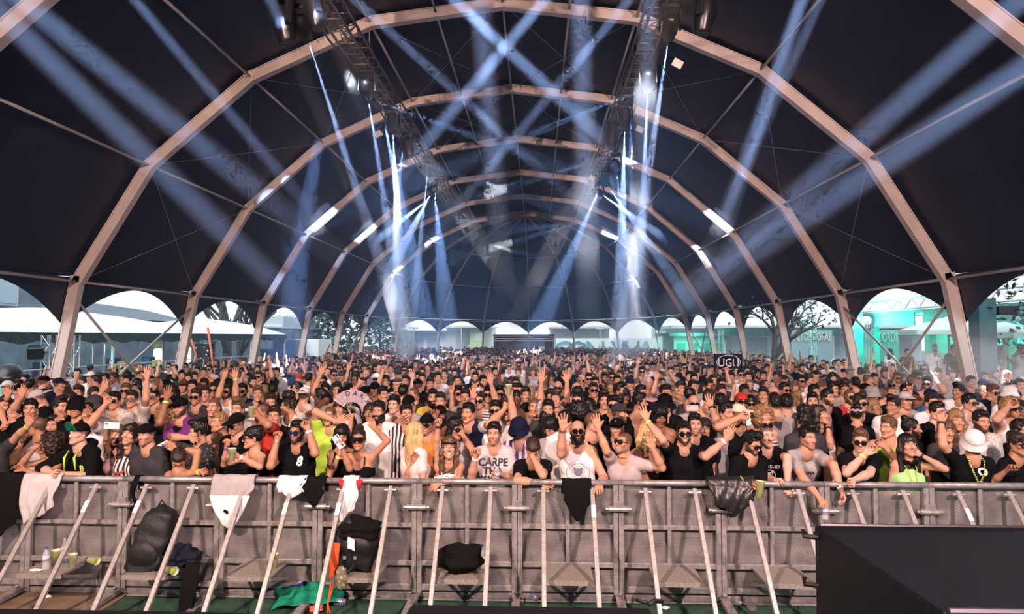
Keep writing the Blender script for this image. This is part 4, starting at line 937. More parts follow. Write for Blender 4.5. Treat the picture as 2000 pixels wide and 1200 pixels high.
    if st in 'CB':
        for q in (-1, 1):
            c0 = k['Sc'] - k['sv'] * .085 * s + k['l'] * q * .075 + k['f'] * .125; MB().tube([c0 - k['sv'] * .01, k['Sc'] + k['l'] * q * .085 * s * k['ws'] + k['sv'] * .045 + k['f'] * .03, k['Sc'] + k['l'] * q * .08 - k['f'] * .07 + k['sv'] * .0, k['Sc'] + k['l'] * q * .06 - k['f'] * .11 - k['sv'] * .1], .006, 5).build('strap', shirt_mat(sp.get('shirt', 'bk')), root)
    legs_mesh(k).build('trousers', TROUS[sp.get('tr', 0) % 3], root, smooth=True); shoes_mesh(k).build('shoes', SHOEM, root)
    for im, key in ((-1, 'L'), (1, 'R')):
        b = sp.get('band' + key)
        if b: wristband(root, k, im if facing else -im, BANDM[b], .97 if b in 'kc' else .9)
    root['_'] = 0; del root['_']
    KEEP[root.name] = k
    return root, k, so
KEEP = {}
def chest_print(root, k, so, txt, size, m, up=.0, side=0., rot=0., mesh=None):
    """Lettering laid onto the shirt's front."""
    me = mesh or textmesh(txt, size, 0., bold=.035); bv = BVHTree.FromPolygons([v.co for v in so.data.vertices], [tuple(p.vertices) for p in so.data.polygons])
    T = k['Sc'] - k['P']; C = k['P'] + T * (.74 + up) + k['l'] * side; R = np.stack([k['l'], k['sv'], k['f']], 1); cr, sr = math.cos(rot), math.sin(rot)
    bm = bmesh.new(); bm.from_mesh(me); bmesh.ops.subdivide_edges(bm, edges=[e for e in bm.edges if e.calc_length() > .03], cuts=1); 
    for v in bm.verts:
        x, y = v.co.x * cr - v.co.y * sr, v.co.x * sr + v.co.y * cr; p = C + R @ np.array([x, y, .35]); hit = bv.ray_cast(Vector(p), Vector(-k['f']), .6)
        v.co = Vector(hit[0] + Vector(k['f']) * .004) if hit[0] is not None else Vector(C + R @ np.array([x, y, .12]))
    bm.to_mesh(me); bm.free(); return link('chest_print', me, m, root)
def hold_at(k, q, dist=.075, palm=.035):
    M, mir = hand_frame(k, q); W = k['A'][q][1]; return k['base'] + W + M @ np.array([0, -palm, dist]) * k['s'], M
# ------------------------------------------------------------------ the crowd, from the front row back
def A(x, y, dy=-.15, t='relax', el=None, **kw): return dict(px=(x, y), dy=dy, t=t, **({'el': el} if el else {}), **kw)
DOWN = np.array([0, -.25, -1.]); UPV = np.array([0, 0, 1.])
NEAR = [
 dict(px=-22, py=846, D=7.5, yaw=20, shirt='dg', R=A(112, 775, -.35, 'flat', (40, 840)), bandR='y', lm='the arm with neon wristband', lab='person at left frame edge reaching long bare arm with neon wristband across', hair='s', hc='k'),
 dict(px=98, py=868, D=7.35, yaw=-55, pitch=8, fl='Fz', hair='c', hc='n', skin=2, style='C', shirt='bk', lean=.1, L=A(66, 878, -.2, 'relax', (14, 922)), R=A(48, 918, -.35, 'relax', (90, 935)), lm='the profile with eyes closed', lab='person in black strap top in profile with hand at mouth, left end of rail'),
 dict(px=72, py=834, D=7.85, yaw=-78, hair='b', style='K', shirt='lg', skin=2, L=A(43, 862, -.2, 'hold'), lm='the pale grey tank top', lab='person in pale grey tank top looking left and holding a yellow cup'),
 dict(px=154, py=848, D=7.35, yaw=-16, pitch=6, hair='s', hat='k', hatc='bk', brimc='gb', brimup=1.0, style='O', shirt='bk', skin=0, lean=.16, L=A(104, 926, -.34, 'fist', (72, 926)), R=A(124, 926, -.36, 'fist', (172, 928)), lm='the black hoodie', lab='person in black hoodie and cap with green upturned brim, hands clasped on the rail'),
 dict(px=230, py=852, D=7.75, yaw=8, pitch=10, fl='Fm', hair='l', hc='b', style='K', shirt='pk', L=A(212, 824, -.42, 'hold', (202, 862)), lm='the raised white phone', lab='person in pink top taking a selfie with a white phone held up'),
 dict(px=254, py=850, D=7.5, yaw=5, pitch=12, roll=6, fl='F', hair='w', hc='n', style='K', shirt='sv', lm='the watermelon striped top', lab='person in black and white striped top with red watermelon print'),
 dict(px=287, py=850, D=7.4, yaw=-14, fl='t', hair='s', hat='r', hatc='bk', style='L', shirt='dg', lean=.05, lm='the dark grey button shirt', lab='person in dark grey button shirt and backwards black cap at the rail'),
 dict(px=349, py=897, D=7.15, yaw=25, pitch=-50, hair='s', hc='n', skin=2, style='N', lean=.42, byaw=0, L=A(392, 922, -.2, 'relax', (326, 938)), R=A(345, 880, .05, 'flat', (386, 886)), bandL='y', lm='the bare shoulders bent over the rail', lab='bare-chested person bent down over the rail with one hand on head'),
 dict(px=387, py=845, D=7.75, yaw=-62, pitch=-5, fl='e', hair='q', hc='k', shirt='dt', L=A(371, 856, -.15, 'relax'), lm='the black dotted shirt', lab='person in black shirt with white dots, in profile with hand at mouth'),
 dict(px=428, py=826, D=8.15, yaw=-30, pitch=3, hair='s', hc='d', style='N', fl='z', lm='the bare chest beside the black cap', lab='bare-chested person with eyes closed behind the black printed T-shirt'),
 dict(px=462, py=829, D=7.75, yaw=-26, pitch=-14, fl='gt', hair='s', hat='k', hatc='bk', shirt='bk', lm='the black printed T-shirt', lab='person in black cap and black T-shirt with white slogan, looking down', print=('ST\nDIET', .085, .0)),
 dict(px=494, py=856, D=7.38, yaw=-66, fl='Fg', hair='f', hc='k', style='K', shirt='bk', L=A(443, 872, -.28, 'fist', (428, 916)), R=A(466, 892, -.34, 'hold', (508, 912)), bandL='p', bandR='w', lm='the black tank top holding a cup', lab='person in black tank top and sunglasses in profile holding a clear cup'),
 dict(px=580, py=845, D=7.38, yaw=-8, fl='Be', hair='s', hc='k', skin=2, shirt='bk', L=A(541, 862, -.2, 'fist', (526, 910)), R=A(602, 840, -.2, 'fist', (614, 884)), bandL='c', bandR='w', lm='the blue mirrored sunglasses', lab='dancing person in black T-shirt and blue mirrored sunglasses, both fists up', print=('8', .13, .0, .075)),
 dict(px=668, py=852, D=7.6, yaw=12, pitch=-12, fl='F', hair='l', hc='k', skin=2, style='C', shirt='bk', L=A(662, 890, -.15, 'relax', (642, 936)), bandL='y', lm='the tanned arm with yellow bands', lab='person half hidden behind the white phone, tanned arm with yellow wristband on rail'),
 dict(px=701, py=859, D=7.35, yaw=4, pitch=4, fl='FgV', hair='p', hc='n', skin=2, style='B', shirt='bk', L=A(668, 876, -.3, 'hold', (676, 902)), R=A(732, 838, .12, 'flat', (756, 860)), lm='the black crop top and visor glasses', lab='person in black crop top and visor sunglasses, white phone in hand, arm overhead'),
 dict(px=812, py=848, D=7.38, yaw=140, fl='F', hair='L', hc='y', shirt='lc', lm='the long blonde hair', lab='person in pinkish white lace T-shirt with back turned, long blonde hair', L=A(808, 900, -.2, 'relax', (796, 916))),
 dict(px=877, py=876, D=7.28, yaw=8, pitch=10, fl='Fm', hair='w', hc='b', style='C', shirt='wh', lean=.1, headband='bk', L=A(856, 823, -.15, 'fist', (838, 868)), R=A(856, 948, -.36, 'relax', (908, 938)), bandL='k', lm='the white camisole', lab='smiling person in white camisole and black headband, forearm on the rail'),
 dict(px=889, py=838, D=7.75, yaw=42, pitch=-4, fl='gO', hair='w', hc='k', skin=2, shirt='lg', R=A(904, 850, -.16, 'relax', (920, 876)), lm='the hand at round sunglasses', lab='person in pale shirt touching round sunglasses behind the white camisole'),
 dict(px=965, py=848, D=7.38, yaw=-6, fl='t', hair='s', hc='k', style='V', shirt='lg', L=A(929, 892, -.25, 'fist', (924, 932)), R=A(976, 926, -.28, 'hold', (1002, 930)), bandL='w', lm='the CARPE slogan shirt', lab='person in light grey V-neck with CARPE slogan holding a small bottle', print=('CARPE\nTHA\nDISKO N', .105, .03)),
 dict(px=1041, py=876, D=7.2, yaw=0, pitch=-52, hair='s', hc='n', shirt='bk', lean=.3, L=A(1056, 944, -.25, 'relax', (1006, 938)), R=A(1040, 893, -.12, 'flat', (1070, 936), n=(0, .9, .3)), lm='the face hidden in a hand', lab='person in black T-shirt leaning on rail with face hidden in one hand'),
 dict(px=1128, py=843, D=7.35, yaw=0, pitch=5, fl='gE', hair='x', hc='k', style='K', shirt='wh', L=A(1099, 840, -.38, 'open', (1096, 890)), R=A(1172, 948, -.36, 'relax', (1172, 922)), bandR='k', bandL='c', lm='the white tank top with round print', lab='person in white tank top with round print, arm raised, sunglasses on', print='RING'),
 dict(px=1218, py=866, D=7.35, yaw=-48, pitch=14, fl='gtm', hair='b', hc='n', style='T', shirt='pg', L=A(1168, 838, -.22, 'open', (1184, 876)), R=A(1274, 876, -.22, 'open', (1288, 912)), lm='the pinkish grey polo', lab='laughing person in pinkish grey polo looking up left with both hands raised'),
 dict(px=1262, py=850, D=7.75, yaw=10, fl='F', hair='l', hc='y', skin=2, style='B', shirt='cr', lm='the cream bikini top', lab='person in cream bikini top half hidden between pink polo and black T-shirt', R=A(1266, 880, -.2, 'hold')),
 dict(px=1288, py=814, D=8.15, yaw=10, pitch=-18, fl='', hair='d', hc='k', skin=3, style='N', lm='the bare chest under hanging locks', lab='bare-chested person looking down behind the cream bikini top'),
 dict(px=1336, py=847, D=7.38, yaw=-4, fl='gOem', hair='s', hc='k', skin=1, shirt='bk', L=A(1263, 822, -.1, 'open', (1302, 868)), R=A(1417, 860, -.3, 'flat', (1382, 886)), bandL='y', bandR='w', lm='the round sunglasses and spread arms', lab='smiling person in black T-shirt and round sunglasses with both arms spread wide'),
 dict(px=1357, py=830, D=7.85, yaw=-4, fl='t', hair='s', hc='k', shirt='bk', lm='the plain face behind round sunglasses', lab='person in black T-shirt directly behind right shoulder of round sunglasses'),
 dict(px=1376, py=838, D=8.2, yaw=-8, fl='Fo', hair='l', hc='n', shirt='nv', lm='the open mouth', lab='person with open mouth and tongue out beside the spread arms'),
 dict(px=1468, py=867, D=7.25, yaw=34, pitch=-20, fl='ge', hair='q', hc='k', shirt='bk', lean=.22, style='O', R=A(1477, 948, -.34, 'hold', (1488, 930)), bandR='w', lm='the downward look over the black jacket', lab='person in black shirt and sunglasses looking down, yellow cup over the rail'),
 dict(px=1497, py=852, D=7.42, yaw=4, fl='gT', hair='b', hc='n', skin=0, shirt='bk', lean=.1, L=A(1514, 938, -.36, 'relax', (1492, 926)), R=A(1538, 944, -.38, 'relax', (1534, 914)), bandR='c', lm='the white star print', lab='person in black T-shirt with white star print, hands resting on rail', print='STAR'),
 dict(px=1577, py=856, D=7.32, yaw=18, fl='t', hair='q', hc='k', shirt='gy', lean=.28, L=A(1602, 976, -.48, 'hold', (1556, 938)), R=A(1643, 958, -.42, 'relax', (1628, 914)), bandR='w', lm='the grey T-shirt', lab='person in grey T-shirt leaning over rail with both arms hanging down', print=('PUMA', .05, -.1)),
 dict(px=1681, py=862, D=7.25, yaw=-26, pitch=-6, fl='g', hair='s', hc='b', skin=0, shirt='bk', lean=.25, L=A(1688, 888, -.28, 'relax', (1654, 920)), R=A(1668, 938, -.36, 'relax', (1740, 938)), bandL='y', lm='the leaning black T-shirt', lab='person in black T-shirt and sunglasses leaning on rail with one hand lifted'),
 dict(px=1773, py=871, D=7.32, yaw=-4, pitch=10, fl='F', hair='L', hc='k', style='K', shirt='mg', R=A(1800, 890, -.1, 'relax', (1840, 912)), bandR='k', lm='the neon green top', lab='person in neon green top with long black hair, hand at neck'),
 dict(px=1902, py=868, D=7.3, yaw=-18, pitch=-32, hair='s', hat='u', hatc='wh', shirt='bk', lean=.12, L=A(1838, 826, .05, 'relax', (1842, 868)), bandL='k', lm='the white bucket hat', lab='person in white bucket hat and black T-shirt looking down, neon lanyard', print=('O', .11, .03, .06)),
 dict(px=1916, py=824, D=7.85, yaw=2, pitch=-4, fl='ez', hair='s', hc='k', shirt='pt', style='T', lm='the open patterned shirt', lab='person in open patterned shirt with eyes closed behind the white bucket hat'),
 dict(px=1988, py=868, D=7.35, yaw=14, fl='FgO', hair='f', hc='n', skin=2, style='V', shirt='bk', L=A(1968, 918, -.25, 'relax', (1944, 930)), lm='the round sunglasses at the edge', lab='person in black top and round sunglasses at right frame edge'),
 dict(px=834, py=830, D=8.1, yaw=-10, fl='gt', hair='s', hat='r', hatc='bk', shirt='or', lm='the orange T-shirt', lab='person in orange T-shirt, sunglasses and black cap beside long blonde hair'),
 dict(px=860, py=812, D=8.4, yaw=4, fl='E', hair='s', hat='r', hatc='bk', hc='k', skin=3, style='N', L=A(849, 818, -.2, 'fist', (845, 842)), bandL='k', lm='the fist before a dark beard', lab='bare-chested person in backwards black cap with fist raised before face'),
 dict(px=1013, py=841, D=7.85, yaw=-10, pitch=-30, hair='s', hat='u', hatc='nv', shirt='sp', lm='the navy bucket hat', lab='person in navy bucket hat and purple striped shirt looking down'),
 dict(px=1076, py=836, D=8.0, yaw=-30, pitch=-30, hair='l', fl='F', hc='k', shirt='gy', lm='the bowed head', lab='person in grey top with bowed head, between navy hat and white T-shirt back', skin=2),
 dict(px=1104, py=824, D=7.95, yaw=150, hair='s', hc='k', shirt='wh', lm='the white T-shirt back', lab='person in white T-shirt seen from behind, left of the white tank top'),
 dict(px=1130, py=812, D=8.25, yaw=178, hair='a', hc='k', skin=3, shirt='bk', lm='the big round hairdo', lab='person seen from behind with big round hairdo above white tank top'),
 dict(px=1158, py=826, D=7.95, yaw=62, hair='b', hc='k', shirt='bk', style='K', lm='the black tank top in profile', lab='person in black tank top in profile just right of the white tank top'),
 dict(px=1205, py=838, D=7.9, yaw=-14, pitch=4, fl='t', hair='s', hat='k', hatc='bk', shirt='bk', hatlogo='*', lm='the black cap above the polo', lab='person in black cap peering over the pinkish grey polo'),
 dict(px=1210, py=808, D=8.6, yaw=66, fl='e', hair='s', hat='k', hatc='dg', shirt='bk', hatlogo='*', lm='the dark cap with red patch', lab='person in dark cap with pale patch turned right, behind the black cap'),
 dict(px=1780, py=838, D=8.0, yaw=70, fl='e', hair='p', hc='k', shirt='bk', lm='the black T-shirt turned right', lab='person in black T-shirt turned right behind the neon green top'),
 dict(px=1735, py=836, D=7.8, yaw=-62, hair='s', hc='b', style='K', shirt='gn', lm='the neon yellow tank top', lab='person in neon yellow tank top turned left with hand lifted', R=A(1728, 874, -.25, 'relax')),
 dict(px=1570, py=824, D=8.0, yaw=178, hair='h', hc='k', shirt='dg', lm='the dark curls above the grey T-shirt', lab='person seen from behind with tall dark curls above the grey T-shirt'),
 dict(px=1600, py=812, D=8.4, yaw=38, pitch=14, fl='F', hair='w', hc='n', style='K', shirt='wh', R=A(1617, 836, -.1, 'relax', (1622, 856)), bandR='k', lm='the white top with upturned face', lab='person in white top with upturned face and hand lifted, above grey T-shirt'),
 dict(px=1443, py=810, D=8.3, yaw=48, fl='t', hair='s', hat='k', hatc='cr', style='K', shirt='bk', L=A(1444, 816, -.2, 'fist', (1398, 838)), lm='the beige cap', lab='person in beige cap and black tank top with forearm across face'),
 dict(px=1492, py=814, D=8.4, yaw=16, pitch=8, fl='Fm', hair='c', hc='d', style='K', shirt='st', lm='the big curly hair', lab='smiling person in striped top with big curly hair'),
 dict(px=1868, py=822, D=8.0, yaw=-8, fl='F', hair='w', hc='d', style='K', shirt='lg', lm='the dark choker', lab='person in grey top with dark choker left of the open patterned shirt'),
 dict(px=1849, py=843, D=7.9, yaw=-10, fl='F', hair='l', hc='b', shirt='dg', lm='the face behind the raised forearm', lab='person half hidden behind the raised forearm beside the white bucket hat'),
 dict(px=1831, py=806, D=8.3, yaw=15, fl='z', hair='s', hc='k', skin=0, shirt='bk', lm='the bright face', lab='person in black T-shirt with very brightly lit face above the neon green top'),
 dict(px=1993, py=842, D=8.0, yaw=30, hair='s', hc='k', skin=2, shirt='bk', lm='the edge face', lab='person cut off by right frame edge behind the round sunglasses'),
]
# text blocks: u v yaw hair flags shirt [options]; crop origin per block, 6.667 px to a photo pixel
MID = '''
@0
325 420 0 sk - gy
240 505 10 sn - gy
258 565 5 sk - dg k:bk
90 520 0 s - wh k:wh
390 500 180 sk - bk
580 445 150 s - bk k:bk
770 480 100 s - nv k:nv
505 650 -50 s - bk r:lg p-20 L=270,640,200,560,flat
400 800 25 sk - bk
790 770 70 qk - dg
905 700 -15 sn t bk
1020 590 8 sn e lg
1000 780 10 s t bk u:bk
1010 335 5 sk - gy
1180 275 180 sk - wh
1085 435 -10 lk F dg
1180 385 5 s - wh k:wh
1250 440 -45 sk - wh
1370 410 0 sk - wh
1480 395 -25 sn t gy
1655 440 5 hk - gy s0
1640 560 15 sb g pt
1490 690 8 sk g pt L=1340,760,1290,850,relax
1715 670 6 sn W pt R=1915,400,1900,720,open lm:the+big+open+hand
1220 620 60 sn - lg L=1330,570,1210,700,flat R=1420,540,1380,620,open
1215 770 -10 s - gy u:dg
1780 475 0 lk Fg bk
1830 375 10 sn - wh
700 1010 10 sk - ol L=780,930,690,1010,open
1160 850 15 sk - wh L=1160,850,1100,950,open R=1370,740,1210,900,fist
60 760 20 sn - bk R=100,640,30,760,open
210 860 -10 sk - bk L=60,960,40,980,relax R=280,640,150,800,flat
@250
330 640 0 sn W bk L=350,520,300,620,flat R=420,520,440,640,flat
505 500 55 s - gy k:bk
560 600 180 ck - bk
720 500 15 s t gy k:br
840 510 10 sk - dg
990 490 0 sk t bk s3
985 320 20 sn - or
745 250 0 sk g bk
880 260 10 sk - bk
1060 280 0 sn g lg
1240 325 0 sn t bk
1365 320 10 s - gy k:br
700 360 20 sk - dg
790 405 0 sn - dg
860 385 35 sn - ma
1110 550 20 sn g gy
885 640 5 sn gt dt lm:the+speckled+black+shirt
1000 600 25 sn - bk
1280 570 5 sn ge wh L=1245,400,1180,590,relax R=1400,400,1390,560,open bR:y lm:the+printed+white+shirt
1490 565 5 sk ge nv
1620 450 50 sk e bl lm:the+blue+T-shirt
1720 395 -5 lb Fg bk L=1510,240,1480,400,fist p20
1830 330 0 sn - bk L=1800,260,1760,330,flat R=1850,250,1885,420,flat
1690 285 0 sn e bk
1115 770 0 bn - bk
680 780 0 s e pu k:bk sw:S lm:the+purple+football+shirt
500 870 5 cd - bk s3 L=500,680,440,900,open bL:y lm:the+slogan+tape+on+black
1750 830 -50 bn gT rd s2 R=1690,880,1800,980,hold lm:the+orange+red+T-shirt
1840 715 5 sn - wh
1760 590 170 sd - wh
1690 600 20 sb - sn
1890 560 180 sk - bk
1430 800 0 qb - gy
900 300 10 sk - gy
610 280 0 sn - bk R=600,270,640,340,open
400 260 0 sk - dg L=400,240,380,330,open
540 250 -5 sk g wh
@500
240 890 8 sn z bk
425 760 -80 hk - K:wh s2 lm:the+high+flat+hair
625 620 178 s - pt r:wh lm:the+backwards+white+cap
520 540 -55 sk g bk p25
190 720 20 sn - wh
900 560 0 sk e wh L=840,350,745,570,open lm:the+beard+and+white+T-shirt
925 720 5 lk Fm bk s2
870 445 5 sk g dg
1060 555 5 qn - dg
1130 640 -5 sk - wh L=1200,650,1000,760,flat
1412 610 -5 s m bk k:bk lm:the+smiling+black+cap
1655 610 40 sk m bk
1800 740 -10 sk - wh s0 lm:the+red+raglan+sleeves
1600 830 -8 sk Ez wh lm:the+white+T-shirt+with+closed+eyes
1490 845 -5 ln F ol
960 885 -10 bk - gn L=1040,960,800,860,flat lm:the+neon+lime+T-shirt
1090 790 0 ln F wh R=1250,900,1230,1040,hold lm:the+folding+fan
1295 385 -8 dk - bk s3
1430 355 -10 x e gy
925 340 -10 x - pk
1010 350 40 sk g wh R=1030,430,1080,480,relax
1390 470 10 sn - dg L=1340,480,1240,600,open
1545 540 5 s - bk k:bk s3
1570 410 0 s g bk k:wh
1690 440 -10 sn - bk L=1650,310,1600,480,fist
1840 490 -15 sb - st hb:wh
1925 590 150 sk - bk
655 190 8 sn - bk
755 250 0 sn g lg
1040 225 -5 lb F bk
1090 265 0 sk g wh
35 375 0 sn g bk
270 320 5 sk - gy
560 410 0 s - wh r:rd
690 405 170 sk - bk
1110 370 0 s - dg k:dg
1240 345 5 sn - wh
1300 300 0 sk - dg
1600 285 -5 x - gy
1935 290 5 sk ge wh
1850 350 10 s - bk k:dg
1960 425 0 lk F bk
1985 740 0 s - gy k:bk
840 640 -90 sk - gy s4 L=740,830,800,760,fist
480 250 0 sn - nv L=470,210,430,340,flat R=640,330,600,200,open
1180 360 5 sn g gy L=1200,290,1120,520,open
@750
385 610 -38 bk t dg lm:the+towel+on+the+shoulder
600 475 12 sn - bk
635 650 10 sk E yl lm:the+yellow+shirt+under+beard
735 700 0 sn - dg
290 860 20 sk - sv R=280,920,240,1020,hold
960 600 28 sk g sn L=880,590,890,830,point
1060 645 -5 sn z gy
1240 690 -6 sn g st L=1160,660,1150,900,open bL:p lm:the+wavy+striped+T-shirt
1100 850 -22 sk o nv
1450 820 0 sk ge wh L=1570,800,1430,940,flat lm:the+white+T-shirt+and+sunglasses
1600 815 -4 hn gOm wh R=1645,650,1690,930,hold lm:the+raised+yellow+drink
1510 600 -5 sk get lg
1360 610 0 sk g bk R=1395,470,1440,650,open lm:the+wide+open+palm
1190 385 -4 sn te bk
1285 440 32 sk e wh
960 435 5 sn - gy
700 390 20 sn - lg
920 340 5 sk - bk
790 345 -10 sn - gy
880 430 170 ln F bk
1160 305 0 sn - wh
1240 320 10 sn - dg
1340 270 0 sn g gy
1440 315 35 sk e bk
1540 315 170 sk - dg
1720 465 0 sn e lg
1750 325 -8 sb - gy
1630 235 10 sn g lg
1705 560 8 sn - gy
1720 650 5 lk F yl s2
455 385 0 sk - bk
495 405 10 sn t dg
275 435 5 sn - wh R=370,400,360,480,open
690 275 0 sn - bk
440 490 175 s - bk k:bk
340 300 0 sk g wh
265 290 0 sk g bk
180 340 0 sn g dg
90 270 0 sn - lg
845 185 0 sk g nv
900 240 5 ln F gy
1745 925 -5 lb Fm gy
1850 840 175 lk F bk
500 320 -5 sk - gy
570 260 0 sn - bk
780 270 0 sb - dg
1100 250 5 sn - gy L=1080,240,1060,380,flat
1040 200 -5 sk - bk L=1030,180,1010,260,open
1850 190 10 ck - dg
1940 310 0 cb F gy
@1000
295 770 0 bn - gy R=340,840,230,960,hold lm:the+dark+drinking+bottle
475 810 -8 sk z dg
570 690 -5 sn z gy p22
500 650 10 sn - wh L=380,450,365,700,open R=715,450,720,720,open lm:the+two+raised+arms
600 520 -6 x get bk lm:the+bald+head+in+sunglasses
45 640 5 lk F yl
90 560 10 sk - gy
45 470 5 sn - wh
855 690 -18 hk gt bk
985 770 -55 lk F bk
480 940 125 Lk F dg
1400 560 60 sk - gy
1460 640 40 ck F bk s3
1210 690 -8 qn - ol
1310 750 0 sk g bk
1665 710 75 sk e N: s2
1680 590 35 sk e bk
1985 590 15 sk - nv
1430 540 60 sk - gy
1280 500 -5 lb F wh
1205 395 10 sk e bk s3
1155 320 -10 bn - gy L=975,170,1020,390,horns lm:the+long+raised+bare+arm
1300 385 0 sn g wh
1085 460 0 sn - bk
1060 550 5 sn g bk
905 430 -5 x g nv
845 465 10 lk F gy
835 540 170 x - pk
1000 405 0 sk g bk
515 365 -10 lk Fg gy s2
655 310 40 cn F bk
745 285 5 sn - bk
710 230 0 sn - gy
520 155 -5 sk - bk
610 175 5 sn - dg
90 235 0 sk g lg
80 320 0 sn g gy
290 300 -10 cd F dg
850 195 5 sk - ma
1535 470 0 s - nv k:nv
1620 480 10 lb F lg
1760 245 0 sk e lg
1840 235 10 s - dg k:bk
1780 460 -10 x - pk R=1880,420,1830,740,flat
1210 300 0 sn - nv
1690 310 0 sk g gy L=1640,210,1610,360,open
1370 430 5 sk - wh
940 290 0 sk - bk
180 620 10 sn - ma
@1250
325 745 -15 s g bk u:bk s1
345 590 18 sk m gy
440 570 60 bn - K:gy
525 530 18 sn - te
690 510 22 sk - gy
660 625 120 pk - dg
700 730 -4 x g gy R=800,860,840,900,hold lm:the+pink+phone+held+level
890 660 150 sn - N:
1050 720 175 sk - gy L=925,780,1010,920,open bL:k lm:the+hand+with+black+watch
1120 850 28 sk m gy
1320 700 0 s g wh r:rd lm:the+red+cap
1440 730 -8 lk Fg bk
975 560 150 bn - wh lm:the+white+shirt+back
1060 580 10 sn - bk
1060 475 12 sk e dg
960 425 5 sn - gy
900 500 20 sk e gy
1360 580 5 sk - bk s3
1425 490 -6 bn e pk L=1320,480,1250,640,point
1410 385 -5 sn - lg
1535 345 5 sk e dg s3
1610 370 -10 sk - dg s2
1790 380 -60 sk - gy s3
1880 550 20 sk gt lg
1745 600 40 x - dg
1605 620 -22 sk - lg
1655 270 5 sk - bk
1750 720 170 sk - ma
1910 730 175 sk - dg
930 285 5 sn - bk L=890,360,860,400,open R=930,350,960,400,open
1035 310 -5 sk e K:gy
1310 350 0 sk g lg
1190 390 -8 sn - wh L=1130,320,1180,440,point
400 310 0 sn - gy R=400,340,450,420,hold
90 245 0 sk e lg
160 230 5 s - bk k:bk
575 260 5 sk g bk
640 375 0 sk - bk
705 405 0 sk - gy
740 300 170 sn - bk
1545 195 5 sk g dg
1670 185 -5 s - wh k:wh
1390 300 0 sk - bk
1620 520 5 sn - dg R=1640,470,1680,520,hold
1970 240 0 sn - gy L=1950,160,1920,220,open
1250 300 0 sn - bk
840 280 0 lk F bk
@1500
430 435 10 sk gt wh
535 430 28 sk - wh
350 510 5 lb F gy
845 390 -8 lk te bk
440 265 0 sk e bk L=290,160,270,290,open
985 345 -8 sk e ma R=960,370,1000,430,relax
850 540 22 sk - dg
600 580 20 sk - gy
1000 550 -10 hn - gy
420 660 60 ld F pt L=470,650,460,740,hold lm:the+phone+beside+blonde+hair
580 700 -18 sk e gy
775 650 30 sk gTe bk
1065 640 6 bn ge rd lm:the+red+and+black+shirt
1200 725 22 qn ge bk
1375 775 10 ld Fz pk p10
1360 625 6 s e bk u:gy lm:the+grey+bucket+hat
1480 620 130 bn - nv
1600 585 0 bk gTe lg
1790 570 -10 sk g gy R=1850,590,1870,850,horns lm:the+horned+hand+sign
1630 760 -60 qk - wh s2 lm:the+swept+quiff+in+profile
1150 870 165 pk F bk lm:the+pink+hair+garland
100 740 178 qk - gy
235 740 175 sk - dg
1305 420 48 bn - ma
1385 410 5 sk - nv
1140 470 178 sk - dg
1205 320 155 sk - gn lm:the+neon+T-shirt+back
1440 270 0 sk - ma
1515 340 0 sk e bk
1680 395 -6 sb ge lg
1770 400 -5 ln F gy
1610 265 5 sk - ma
1930 380 5 sk g nv
1080 300 0 s - gy k:gy
770 230 -20 sk - lg
990 190 -10 sn g gy
1090 245 175 sk - dg
910 190 0 sn - gy
1370 200 5 ln F gy L=1370,110,1330,280,open
1260 560 178 s - bk k:bk
1790 690 0 s - gy k:lg
@1700
880 345 -10 sn - pk
620 395 0 sk g nv
740 470 -38 sk ge N: R=850,400,960,570,point s0 lm:the+slim+raised+arm
795 650 10 s - bl k:nv
800 715 0 sn gT wh
1060 355 -8 sk - nv
980 420 20 x - gy
1190 330 10 hk - wh
1310 445 0 sk - nv
1490 390 -15 qk - wh
1620 350 8 sk e nv
1480 500 0 s - nv k:nv
1590 570 15 sb g nv p-15
1940 490 -10 sn - gy
1840 520 0 sk - bk R=1780,420,1840,540,open bR:w
1145 570 -70 qk - wh s2 lm:the+glaring+white+shirt
1290 720 20 sk g lg
1860 790 -10 cd ge K:wh L=1790,770,1650,900,hold lm:the+white+tank+top+with+phone
1820 620 0 s - wh u:wh
480 560 5 sk g gy
'''
BAR = '''
@1700
1580 140 -20 sd - wh L=1430,220,1480,260,flat R=1760,230,1740,280,flat
890 150 10 sk g wh
1640 40 160 cn F fl
1960 10 20 sb - wh L=1760,120,1830,140,flat
840 5 -10 sk e wh
260 50 120 lk F wh
1080 20 0 sk - dg
480 60 0 sk - ol
'''
def parse(block, scale=6.667):
    out = []; ox = 0
    for ln in block.strip().splitlines():
        if ln[0] == '@': ox = int(ln[1:]); continue
        t = ln.split(); u, v, yaw = float(t[0]), float(t[1]), float(t[2]); h = t[3]
        d = dict(px=ox + u / scale, py=680 + v / scale, yaw=yaw, hair=h[0], hc=h[1] if len(h) > 1 else 'n', fl=t[4].replace('-', ''))
        s = t[5]
        if ':' in s: d['style'], s = s.split(':')
        d['shirt'] = s
        def limb_(x):
            q = x.split(','); e = [float(z) for z in q[:4]]
            return A(ox + e[0] / scale, 680 + e[1] / scale, -.12, q[4] if len(q) > 4 else 'relax', (ox + e[2] / scale, 680 + e[3] / scale))
        for x in t[6:]:
            if x[:2] in ('L=', 'R='): d[x[0]] = limb_(x[2:])
            elif x[:3] == 'lm:': d['lm'] = x[3:].replace('+', ' ')
            elif x[:3] == 'bL:': d['bandL'] = x[3:]
            elif x[:3] == 'bR:': d['bandR'] = x[3:]
            elif x[:3] == 'hb:': d['headband'] = x[3:]
            elif x[:3] == 'sw:': pass
            elif x[0] in 'kru' and x[1] == ':': d['hat'] = x[0]; d['hatc'] = x[2:]
            elif x[0] == 's' and x[1:].isdigit(): d['skin'] = int(x[1:])
            elif x[0] == 'p': d['pitch'] = float(x[1:])
        out.append(d)
    return out
